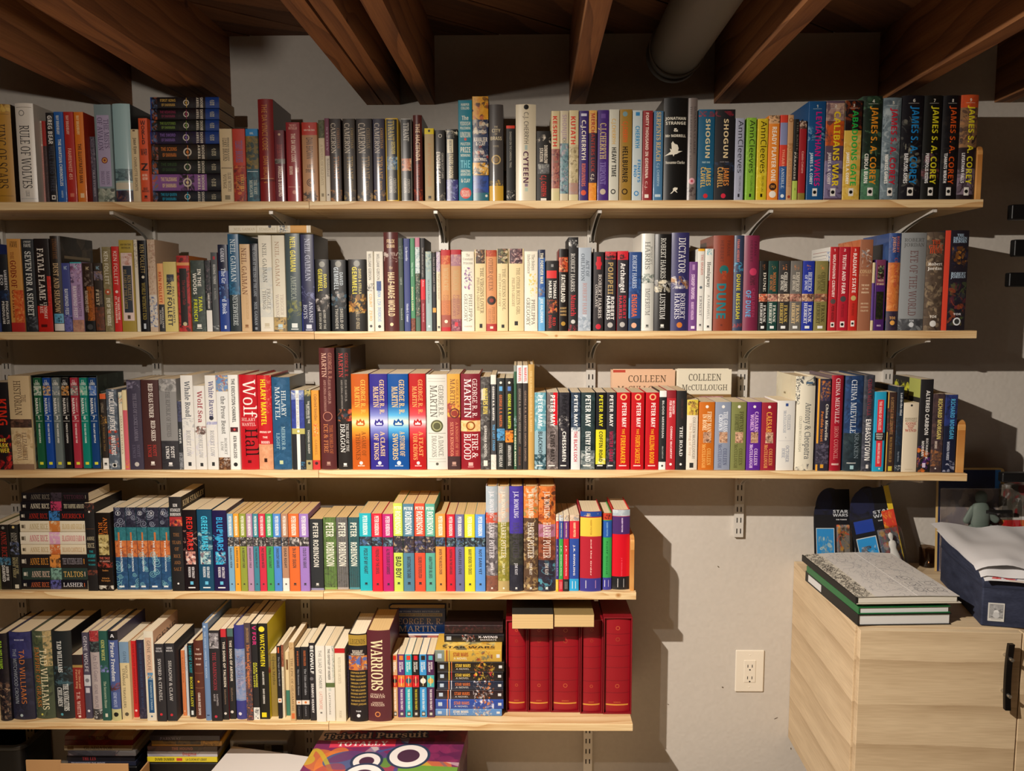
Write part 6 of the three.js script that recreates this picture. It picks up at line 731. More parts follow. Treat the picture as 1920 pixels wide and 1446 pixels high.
b(1226, 1326, 450, 'P', '#dcc898', 'b:0:.27:#7a98b4|t:GENE:.12:.27:#4a6078:N:.55:.3|t:WOLFE:.3:.47:#5a5040:N:.66:.26|t:STRANGE TRAVELERS:.34:.85:#4a4234:N:.36:.26|c:.5:.93:.2:#5a5040', 'buff paperback with a grey blue upper block', { bot: 1230 });
b(1330, 1396, 440, 'P', '#c41c20', 't:GENE WOLFE INNOCENTS ABOARD:.04:.82:#8a1014:B:.5:.4|c:.5:.91:.24:#f0d8d0', 'slim plain red paperback', { bot: 1208 });
b(1404, 1476, 430, 'P', '#28243c', 't:THE ISLAND OF DOCTOR DEATH:.04:.6:#3a5a80:R:.5:.3|t:GENE WOLFE:.62:.86:#3a5a80:R:.5:.3|n:.86:1:#28243c,#4a4458', 'slim midnight violet paperback beside the plain red one', { bot: 1222 });
b(1480, 1576, 345, 'P', '#e2dac6', 'b:.07:.5:#d8b498:.12:.8|t:GENE WOLFE:.1:.44:#6a5a50:N:.5:.34|n:.46:.55:#4a88b8,#d88038,#e2dac6:.25:.8|b:.54:.91:#20507c:.25:.8|t:STARWATER STRAINS:.56:.88:#c8d8e0:N:.55:.2|c:.5:.95:.1:#4a6a88', 'white paperback with peach and blue panels', { bot: 1242, page: 0, side: { R: ['#c8a084', 'n:.2:1:#c8a084,#a88068|h:GENE:.13:#3a2c28:.8:.07:.5:R'] } });
b(1581, 1676, 470, 'P', '#2a282c', 'h:GENE:.06:#c8c4c4:.6:.025|h:WOLFE:.095:#c8c4c4:.7:.025|t:SWORD & CITADEL:.19:.74:#e0dcd8:R:.5:.32|c:.45:.91:.14:#d02c38', 'charcoal paperback with sword title and a red mark', { bot: 1248 });
use(4, 300, 1120, 5.356, 1245);
b(78, 174, 465, 'P', '#2b2a2e', 'h:GENE:.06:#d8d4d4:.6:.025|h:WOLFE:.095:#d8d4d4:.7:.025|t:SHADOW & CLAW:.22:.74:#e0dcd8:R:.5:.32|c:.45:.92:.14:#d02c38', 'charcoal paperback with shadow title and a red mark', { board: '#242328' });
b(233, 271, 535, 'P', '#d07a48', 't:A SMALL BOOK:.1:.5:#8a4424:R:.5:.3|b:.92:.94:#f0d8b8:.4:.6', 'very thin orange paperback beside the shadow title', { bot: 1190 });
b(273, 299, 490, 'P', '#c8ccd0', 'n:.1:.35:#c8ccd0,#8a90a0', 'very thin pale grey paperback', { bot: 1192 });
b(301, 357, 465, 'P', '#16181a', 't:LORD OF LIGHT:.03:.4:#18a8b8:Z:.5:.42|t:ROGER ZELAZNY:.45:.86:#e0d828:Z:.5:.42|b:.91:.97:#d8e0e0:.3:.7', 'narrow black paperback with cyan and yellow lettering', { bot: 1205 });
b(359, 456, 440, 'H', '#5a2f26', 'h:THE:.11:#e8d0c0:.35:.02|h:SHADOW:.17:#e8d0c0:.7:.02|h:OF THE:.23:#e8d0c0:.6:.02|h:WIND:.3:#e8d0c0:.5:.022|l:.41:#a87858|c:.45:.52:.12:#d8983c|l:.6:#a87858|t:CARLOS RUIZ ZAFON:.66:.95:#e8dcd0:B:.45:.24', 'brown leather look hardcover with small capitals', { bot: 1225, page: 2 });
b(460, 517, 265, 'H', '#6b88b0', 'c:.4:.035:.2:#c8d8e8|t:THE HOUSE UNDER THE MOON:.08:.56:#c0d0e4:N:.45:.3|b:.94:.95:#2a3a58:.25:.7', 'tall thin powder blue hardcover', { bot: 1240, page: 1 });
b(521, 627, 335, 'P', '#232024', 'n:.03:.2:#8a8488,#d8d4d4,#3a3638:.05:.92|t:THE MABINOGION:.24:.66:#c83040:R:.45:.32|t:ILLUSTRATED:.7:.83:#d8d0d0:N:.6:.16|t:ALAN LEE:.7:.78:#d8d0d0:N:.36:.18|c:.42:.95:.13:#c83048', 'black paperback with red title and a grey picture', { bot: 1245 });
b(631, 696, 320, 'P', '#201e20', 'b:.0:.09:#c82c34:.05:.95|t:THE SONG OF TALIESIN:.14:.64:#e8dcc8:B:.5:.36|t:Matthews:.66:.83:#a8886a:R:.45:.36|c:.4:.93:.24:#d8d0c8', 'narrow black paperback with a red cap and song title', { bot: 1232, board: '#8a2028' });
b(701, 766, 315, 'P', '#1f1f20', 'b:.0:.09:#4a6a64:.05:.95|t:THE SONG OF ARTHUR:.13:.58:#e8dcc8:B:.5:.36|t:Matthews:.65:.8:#a8886a:R:.45:.36|c:.4:.92:.24:#d8d0c8', 'narrow black paperback with a grey green cap and song title', { bot: 1225 });
b(769, 870, 285, 'H', '#3c3d84', 'b:.25:.8:#8a98b8|n:.25:.8:#8a98b8,#a8a0b8,#6a88b8,#b8a8b0|t:THE BOOK OF:.33:.6:#5a5a7a:R:.66:.22|t:KING ARTHUR:.32:.68:#5a4a6a:R:.38:.26|c:.38:.94:.17:#e0dce8', 'purple blue hardcover with a cloudy middle band', { bot: 1228, page: 1 });
b(873, 938, 260, 'P', '#4a3c40', 'n:.4:1:#4a3c40,#c85a30,#8a5a6a,#3a4058,#e08848|t:JIM FITZPATRICK:.05:.2:#d8a860:R:.5:.34|t:The Book of Conquests:.22:.66:#e0803c:Z:.5:.5', 'tall narrow painted paperback with orange script', { bot: 1238 });
b(941, 1005, 270, 'P', '#1f1e20', 't:V FOR:.02:.22:#d82878:B:.5:.6|t:ALAN MOORE:.4:.66:#e0dc38:B:.68:.28|t:DAVID LLOYD:.4:.66:#e0dc38:B:.32:.28|b:.87:1:#e8e8e0|n:.88:.99:#e8e8e0,#1f1e20:.15:.85', 'tall narrow black paperback with hot pink capitals', { bot: 1232 });
b(1008, 1107, 265, 'P', '#16150f', 'c:.4:.06:.3:#ecd838|t:ONE:.0:.001:#000|t:WATCHMEN:.11:.45:#e8d420:B:.42:.44|t:ALAN MOORE:.5:.64:#e8e4dc:B:.42:.2|t:DAVE GIBBONS:.68:.84:#e8e4dc:B:.42:.2|b:.93:.98:#e8d420:.15:.65', 'tall black paperback with a yellow disc and yellow cover', { bot: 1225, side: { R: ['#e0cc1c', 'n:.3:.6:#e0cc1c,#d8c418,#c83c2c,#e8e8e0'] } });
b(1112, 1187, 565, 'P', '#8c7636', 't:Greek Myths:.05:.5:#2c2410:R:.5:.42|l:.11:#3a3014', 'short olive brown paperback beside the black and yellow one', { bot: 1198 });
b(1190, 1229, 490, 'P', '#16161c', 't:The Saga of King Hrolf:.15:.55:#c8c8c8:R:.5:.34|b:.02:.1:#c85a2c:.3:.7|b:.72:.78:#e8dccc|c:.5:.75:.24:#d87838', 'very narrow black classic with a white band', { bot: 1220 });
b(1231, 1259, 480, 'P', '#dcd0b4', 'n:.0:.3:#8a4a34,#c88a68,#5a2c24|t:Sir Gawain:.35:.7:#6a5a40:R:.5:.34', 'very narrow cream paperback with a brown painted head', { bot: 1212 });
b(1264, 1311, 550, 'P', '#d8c498', 'b:.6:1:#3a7460|b:.12:.28:#6a4a28:.25:.75', 'short narrow paperback, cream above green', { bot: 1190 });
b(1314, 1366, 455, 'P', '#c8a878', 't:THE EPIC OF GILGAMESH:.2:.87:#5a4428:R:.5:.44|n:.0:.1:#c8a878,#a87c4c|b:.9:.97:#d8703c:.2:.8', 'narrow sandy paperback with long epic title', { bot: 1245 });
[[1370, 1427, 505, 'The Homeric Hymns', 'first'], [1430, 1507, 500, 'The Táin and tales', 'second']].forEach(([x0, x1, top, t, w]) => b(x0, x1, top, 'P', '#19191d', `t:${w === 'first' ? 'HESIOD' : 'SNORRI STURLUSON'}:.05:.26:#d86a30:B:.5:.28|t:${t}:.3:.66:#c8c8cc:R:.5:.28|b:.73:.79:#e8dccc|c:.5:.76:.16:#d87838|t:CLASSICS:.81:.95:#a8a8ac:R:.5:.2`, `black classic with white band, ${w === 'first' ? 'thinner' : 'thicker'} of the adjacent two`, { bot: 1232 }));
b(1511, 1571, 460, 'P', '#252226', 't:BEOWULF:.03:.4:#f4f2ec:B:.5:.52|c:.4:.46:.3:#6a6668|t:SEAMUS HEANEY:.52:.9:#e8e4e0:B:.5:.38', 'narrow black paperback with bold white epic title', { bot: 1240 });
b(1575, 1671, 490, 'P', '#e4dfd2', 't:THE ILIAD OF HOMER:.06:.56:#6a6660:N:.5:.32|t:LATTIMORE:.6:.84:#d08878:N:.5:.32|b:.87:.89:#6a6660:.4:.6', 'white paperback with grey and rose thin capitals', { bot: 1252 });
use(4, 600, 1120, 5.356, 1246);
b(69, 156, 490, 'P', '#e2ddd0', 'n:0:.5:#e2ddd0,#8a9a80,#3a4a48:.75:1|t:THE ODYSSEY OF HOMER:.04:.45:#3a3830:B:.4:.26|b:.49:.55:#5a6a3c|b:.56:.6:#c8ccc0:.3:.6|t:LATTIMORE:.62:.92:#6a6860:N:.4:.2', 'white paperback with an olive band', { bot: 1245 });
b(161, 264, 515, 'P', '#e2d8be', 'b:0:.065:#b8181c|t:NOTES ON THE ANCIENTS:.12:.48:#a8987c:R:.45:.26|t:POEMS:.85:.95:#a8987c:R:.45:.22', 'cream paperback with a red cap', { bot: 1250 });
b(269, 297, 580, 'P', '#3a3148', 't:PATTERNS:.1:.6:#7a7088:N:.5:.4', 'sliver of a dusky violet paperback', { bot: 1212 });
b(299, 480, 375, 'H', '#1b161a', 'b:.01:.13:#a88838|h:LEGENDS:.085:#3a2c10:.85:.055:.5:R|h:EDITED BY:.19:#e8dcc8:.6:.016|h:ROBERT:.21:#e8dcc8:.55:.018|h:SILVERBERG:.23:#e8dcc8:.75:.018|b:.245:.41:#d07838|n:.25:.41:#d07838,#4a6ab8,#8a3c34,#e8b060|h:STEPHEN KING:.44:#d0a848:.8:.02|h:TERRY PRATCHETT:.48:#d0a848:.85:.02|h:TERRY GOODKIND:.52:#d0a848:.85:.02|h:ORSON CARD:.56:#d0a848:.8:.02|h:URSULA LE GUIN:.6:#d0a848:.85:.02|h:TAD WILLIAMS:.64:#d0a848:.8:.02|h:GEORGE MARTIN:.68:#d0a848:.85:.02|h:ANNE McCAFFREY:.72:#d0a848:.85:.02|h:RAYMOND FEIST:.76:#d0a848:.8:.02|h:ROBERT JORDAN:.8:#d0a848:.85:.02|h:TOR:.88:#e8e8e8:.3:.015|c:.5:.93:.1:#e8e8e8', 'thick black hardcover with a gold head and many small gold lines', { bot: 1252, gloss: 1 });
b(484, 716, 340, 'H', '#58242c', 't:WARRIORS:.1:.66:#f0dfb0:Z:.42:.5|h:GEORGE R. R.:.7:#f0dfc0:.6:.016:.42:R|h:MARTIN:.725:#f0dfc0:.65:.03:.42:R|h:GARDNER:.79:#f0dfc0:.45:.016:.42:R|h:DOZOIS:.815:#f0dfc0:.6:.03:.42:R|o:.42:.92:.1:#d88848:.04', 'very thick maroon hardcover with cream blackletter word', { bot: 1250, page: 2 });
const amb = [[717, 785, '#d8a878', '#c8301c', '#1c1c20', 'buff'], [788, 857, '#5a2f70', '#e08030', '#e03048', 'plum'], [860, 930, '#28a8b8', '#d83c28', '#1c5a70', 'aqua'], [933, 1001, '#1d1a1c', '#d01c28', '#8a2028', 'black'], [1005, 1076, '#3a94d0', '#26201c', '#e8e4dc', 'sky blue'], [1079, 1152, '#4a2450', '#48b0b0', '#d0a850', 'violet']];
amb.forEach(([x0, x1, c, p, q2, w], i) => b(x0, x1, 576, 'P', c, `b:.02:.09:${p}:.25:.8|t:ROGER:.12:.24:#f0ece4:B:.66:.24|t:ZELAZNY:.12:.28:#f0ece4:B:.34:.26|b:.33:.52:${p}|c:.5:.42:.4:${q2}|b:.35:.5:#f0d8a0:.45:.55|t:THE BOOK IN TEN PARTS:.55:.88:${i === 3 ? '#e0d030' : '#f0ece4'}:B:.5:.3|b:.91:.98:#3a3a3a:.25:.75|b:.925:.965:#c8c4b8:.32:.68`, `short ${w} paperback of the six with a diamond emblem`, { bot: 1207, gloss: 1 }));
{ // pile of space adventure paperbacks, spines outward
  const P = [[1157, 1826, 1165, 1245, '#5a88c0', '#e8d8c0', '#e08848', 'light blue'], [1160, 1842, 1052, 1160, '#2c4a9c', '#e07838', '#f0f0f8', 'royal blue'], [1168, 1840, 944, 1048, '#2a1c20', '#e07030', '#e8e4e4', 'dark maroon'], [1178, 1840, 836, 938, '#20283c', '#e0702c', '#e8e8f0', 'navy'], [1180, 1838, 728, 830, '#1d1a1c', '#e8c040', '#d83c38', 'black with red burst'], [1178, 1848, 615, 722, '#231c16', '#e8c040', '#e87830', 'black with orange flames'], [1155, 1824, 474, 606, '#c8a040', '#8a2418', '#6a6a58', 'golden']];
  let y = SHELF[4] + 0.0003;
  P.forEach(([x0, x1, t, bo, c, tc, ac, w], i) => { y = lie(x0, x1, t, bo, 'P', c, `b:0:.14:${i === 6 ? '#7a8478' : c}|b:.04:.1:#b8c8d8:.3:.7|b:.17:.185:${tc}|b:.21:.22:${ac}|t:STAR WARS:.27:.5:${tc}:B:.62:.34|t:A NOVEL:.28:.48:#e8e4d8:N:.28:.18|n:.55:.86:${c},${ac},${tc},${c}|b:.92:.97:#d8d8d8:.35:.65`, `${w} paperback lying in the pile beside red slipcases`, { y, d: 0.107, z: 0.2, gloss: 1, where: '', side: i === 6 ? { R: ['#d0a848', 'n:.1:.9:#d0a848,#3a3c34,#7a8478,#e8c868,#b8862c|t:STAR WARS:.1:.9:#2a2018:B:.16:.12'] } : undefined }) + 0.0003; });
  y = lie(1245, 1845, 215, 300, 'P', '#1b191b', 'b:.04:.12:#a8b0b8:.25:.75|n:.3:.52:#1b191b,#b85848,#d8d0c8|t:X-WING:.57:.9:#e8e4e4:B:.66:.26|t:MANDATE:.6:.88:#c8c8c8:B:.3:.2', 'black paperback set back on top of the golden lying one', { y, z: 0.15, d: 0.107, gloss: 1 }) + 0.0003;
  y = lie(1250, 1835, 110, 208, 'P', '#2a1c1c', 'n:0:1:#2a1c1c,#5a2c2c,#3a2424', 'dark red paperback topmost of the lying pile', { y, z: 0.145, d: 0.105, gloss: 1 });
}
// face outward blue hardcover leaning on the wall
{
  const z = 0.055, Y = SHELF[4], a = atZ(735, 1141, z), e = atZ(829, 1141, z);
  const g = makeBook({ w: 0.04, h: a.y - Y, d: e.x - a.x + 0.02, hard: true, base: '#2a3a6c', spec: '', side: { R: ['#2c3f74', 'h:NEW YORK TIMES BESTSELLER:.04:#a8b0c8:.8:.02|b:.06:.1:#a89878:.05:.95|h:THE FANTASY SAGA CONTINUES:.08:#3a3a40:.85:.02|h:GEORGE R. R.:.16:#d8b898:.92:.07:.5:R|b:.2:.3:#1c56a8|h:MARTIN:.25:#f0d8c0:.7:.07:.5:R|b:.31:.33:#e8e0d8|n:.33:1:#8a4038,#c87868,#2c3f74,#e8d0c0'] } }, 'blue hardcover facing outward behind the six emblem paperbacks on the lowest shelf', GROUPS[4]);
  g.rotation.y = -Math.PI / 2; g.position.set(a.x - 0.012, Y + 0.0003, z - 0.02);
}
// red slipcased set
{
  use(4, 900, 1120, 5.356, 1160);
  const red = std({ color: 0x7e0c1a, roughness: 0.42 }), S = [[262, 474, 232, 1152], [477, 710, 232, 1155], [712, 1002, 232, 1158], [1006, 1231, 225, 1172], [1234, 1522, 205, 1176]], NUM = ['first', 'second', 'third', 'fourth', 'fifth'];
  S.forEach(([x0, x1, top, bot], i) => {
    const Y = SHELF[4], z = Math.min(0.225, atY(kx(x0), ky(bot), Y).z), a = atZ(kx(x0), ky(bot), z).x, e = atZ(kx(x1), ky(bot), z).x - 0.0004, h = atZ(kx(x0), ky(top), z).y - Y, d = 0.155, t = 0.0032, hw = (e - a) / 2;
    const c = thing('slipcase', `red cloth slipcase, ${NUM[i]} of five counted away from the golden pile`, 'slipcase', [(a + e) / 2, Y + 0.0003, z], 'red slipcases on the lowest shelf');
    mesh('floor_panel', box(-hw, hw, 0, t, -d, 0), red, c); mesh('roof_panel', rbox(-hw, hw, h - t, h, -d, 0, 0.001), red, c); mesh('back_panel', box(-hw, hw, t, h - t, -d, -d + t), red, c);
    mesh('side_panel', rbox(-hw, -hw + t, t, h - t, -d + t, 0, 0.0008), red, c); mesh('side_panel', rbox(hw - t, hw, t, h - t, -d + t, 0, 0.0008), red, c);
    const w = 2 * (hw - t) - 0.0016, bh = h - 2 * t - 0.003;
    const bars = [.16, .28, .4, .52, .66, .79].map((v) => `l:${v}:#74081a:.006:.02`).join('|');
    const g = makeBook({ w, h: bh, d: d - 0.012, hard: true, base: '#960f1e', spec: `${bars}|b:.915:.93:#d8983c:.06:.94|h:MMXV:.895:#c87838:.28:.012|o:.5:.1:.07:#c86838:.02|o:.5:.22:.07:#a04828:.02|o:.5:.72:.07:#c86838:.02`, gloss: 1, page: 2 }, `red cloth bound volume with gold foot rule inside the ${NUM[i]} red slipcase`, 'red boxed volumes');
    g.position.set((a + e) / 2, Y + t + 0.0008, z - 0.005);
    S[i].push(Y + h + 0.0004, z);
  });
  lie(322, 736, 150, 312, 'P', '#2c2a26', 'n:0:1:#2c2a26,#3a3832', 'dark paperback lying fore edge outward on the red slipcases', { y: S[1][4], z: 0.236, flip: true, d: 0.125, page: 2 });
  lie(747, 1146, 150, 285, 'P', '#8a7448', 'n:0:1:#8a7448,#a89060', 'tan paperback lying fore edge outward on the red slipcases', { y: S[3][4], z: 0.236, flip: true, d: 0.125, page: 2 });
}

// ---------- ceiling: track lamp (above the frame) and duct ----------
{
  const t = thing('track_lamp', 'black ceiling track with two aimed spot heads under the joists', 'lamp', [-0.704, JB - 0.001, 1.75]);
  mesh('rail', rbox(-0.017, 0.017, -0.02, 0, -0.32, 0.32, 0.003), M.black, t);
  const glow = std({ color: 0x111111, emissive: BULB_COLOR, emissiveIntensity: 6 });
  BULBS.forEach((bl) => {
    const p = new THREE.Vector3(...bl.at), a = new THREE.Vector3(...bl.aim).sub(p).normalize(), h = new THREE.Group(); h.name = 'head';
    h.position.copy(p).sub(t.position); h.quaternion.setFromUnitVectors(new THREE.Vector3(0, -1, 0), a); t.add(h);
    const pts = [[0.0, 0.075], [0.012, 0.075], [0.024, 0.06], [0.031, 0.03], [0.033, 0.004], [0.0315, 0.004], [0.028, 0.03], [0.02, 0.056], [0.0, 0.07]].map(([r, y]) => new THREE.Vector2(r, y));
    mesh('shade', new THREE.LatheGeometry(pts, 24), M.black, h);
    const d = new THREE.CircleGeometry(0.027, 24); d.rotateX(Math.PI / 2); d.translate(0, 0.008, 0); mesh('bulb', d, glow, h);
  });
}
{
  const A = new THREE.Vector3(0.392, 0.632, 0.115), B2 = new THREE.Vector3(0.345, 0.632, 3.9), L = A.distanceTo(B2), t = thing('duct_pipe', 'round grey metal duct running between two ceiling joists', 'duct', A.toArray());
  const body = new THREE.CylinderGeometry(0.066, 0.066, L, 40, 1); body.rotateX(Math.PI / 2); body.translate(0, 0, L / 2);
  mesh('pipe', body, M.duct, t);
  const cap = new THREE.LatheGeometry([[0, -0.012], [0.05, -0.012], [0.064, -0.006], [0.069, 0.0], [0.0695, 0.02], [0.067, 0.024]].map(([r, y]) => new THREE.Vector2(r, y)), 40); cap.rotateX(Math.PI / 2);
  mesh('end_cap', cap, M.duct, t);
  const strap = new THREE.TorusGeometry(0.068, 0.0025, 8, 40); mesh('strap', strap.translate(0, 0, 0.06), M.duct, t);
  t.lookAt(B2);
}

// ---------- wall outlet ----------
{
  const a = atZ(1379, 1218, 0), e = atZ(1430, 1296, 0), t = thing('wall_outlet', 'ivory duplex wall outlet with a rectangular cover plate', 'outlet', [(a.x + e.x) / 2, (a.y + e.y) / 2, 0]), w = (e.x - a.x) / 2, h = (a.y - e.y) / 2;
  mesh('cover_plate', rbox(-w, w, -h, h, 0.0002, 0.006, 0.003), M.plastic, t);
  mesh('insert', rbox(-0.0165, 0.0165, -0.033, 0.033, 0.005, 0.0078, 0.001), M.plastic, t);
  for (const y of [0.016, -0.019]) {
    for (const x of [-0.0062, 0.0064]) mesh('contact_slot', box(x - 0.0011, x + 0.0011, y - 0.0042, y + 0.0042, 0.0074, 0.0081), M.slot, t);
    const c = new THREE.CylinderGeometry(0.0023, 0.0023, 0.0008, 12); c.rotateX(Math.PI / 2); c.translate(0, y - 0.011, 0.0078); mesh('ground_hole', c, M.slot, t);
  }
  for (const y of [0.048, -0.048]) { const s = new THREE.SphereGeometry(0.003, 12, 6, 0, 7, 0, 1.2); s.rotateX(Math.PI / 2); s.scale(1, 1, 0.5); s.translate(0, y, 0.0052); mesh('screw', s, M.plastic, t); }
}
// small dents and nail marks on the painted wall
for (const [x, y, w, h, where] of [[1347, 1063, 0.007, 0.003, 'dark nick in the wall under the short end of an upright'], [1355, 1289, 0.004, 0.006, 'small round nick in the wall beside the outlet plate'], [1253, 1321, 0.006, 0.002, 'faint scratch in the wall beside the lowest shelf shadow'], [1455, 1347, 0.012, 0.0025, 'slanting scratch in the wall below the outlet'], [1483, 1404, 0.003, 0.007, 'small nick in the wall under the oak cabinet']]) {
  const p = atZ(x, y, 0); const g = new THREE.CylinderGeometry(0.5, 0.5, 0.0004, 14); g.rotateX(Math.PI / 2); g.scale(w, h, 1);
  const m = mesh('wall_scuff', g, std({ color: 0x6a5c4c, roughness: 0.9 }), scene); m.position.set(p.x, p.y, 0.0003); m.rotation.z = x;
  tag(m, where, 'wall scuff', 'nicks in the wall');
}

// ---------- wall cabinet ----------
const CT = -0.725, CB = -1.25;
const cab = thing('wall_cabinet', 'wall hung cabinet in pale oak laminate with black handles', 'cabinet', [0.782, CB, 0.001]);
cab.rotation.y = THREE.MathUtils.degToRad(-2.2);
{
  const H = CT - CB, W = 0.76, D = 0.458, t = 0.018, grain = (g, o) => { const p = g.attributes.position, n = g.attributes.normal, uv = g.attributes.uv; for (let i = 0; i < p.count; i++) { const nx = Math.abs(n.getX(i)), ny = Math.abs(n.getY(i)); uv.setXY(i, (nx > 0.5 ? p.getZ(i) : p.getX(i)) / 0.8 + o, (ny > 0.5 ? p.getZ(i) : p.getY(i)) / 0.42 + o * 1.7); } return g; };
  mesh('side_panel', grain(rbox(0, t, 0, H - t, 0, D, 0.0008), 0.1), M.oak, cab); mesh('side_panel', grain(rbox(W - t, W, 0, H - t, 0, D, 0.0008), 0.5), M.oak, cab);
  mesh('top_panel', grain(rbox(0, W, H - t, H, 0, D, 0.0008), 0.3), M.oak, cab); mesh('bottom_panel', grain(box(t, W - t, 0, t, 0, D), 0.7), M.oak, cab);
  mesh('back_panel', grain(box(t, W - t, t, H - t, 0, 0.006), 0.9), M.oak, cab);
  [[0.004, 0.3575, 0.322], [0.3605, 0.756, 0.4]].forEach(([x0, x1, hx], i) => {
    const d = mesh('door', grain(rbox(x0, x1, -0.004, H - 0.003, D + 0.003, D + 0.021, 0.0012), 0.23 + i * 0.41), M.oak, cab);
    const s = new THREE.Shape(); s.moveTo(-0.075, 0); s.quadraticCurveTo(0, 0.011, 0.075, 0); s.lineTo(0.075, 0.0075); s.quadraticCurveTo(0, 0.0185, -0.075, 0.0075); s.closePath();
    const g = new THREE.ExtrudeGeometry(s, { depth: 0.011, bevelEnabled: true, bevelThickness: 0.001, bevelSize: 0.001, bevelSegments: 2, curveSegments: 16 });
    g.rotateZ(Math.PI / 2); g.rotateY(Math.PI / 2 * 0); // bar now runs along y and bows along -x
    g.rotateY(-Math.PI / 2); g.translate(hx + 0.0055, H - 0.095, D + 0.047);
    mesh('handle', g, M.darkMetal, d);
    for (const dy of [-0.042, 0.042]) { const p = new THREE.CylinderGeometry(0.004, 0.004, 0.032, 12); p.rotateX(Math.PI / 2); p.translate(hx, H - 0.095 + dy, D + 0.0365); mesh('handle_post', p, M.steel, d); }
  });
}
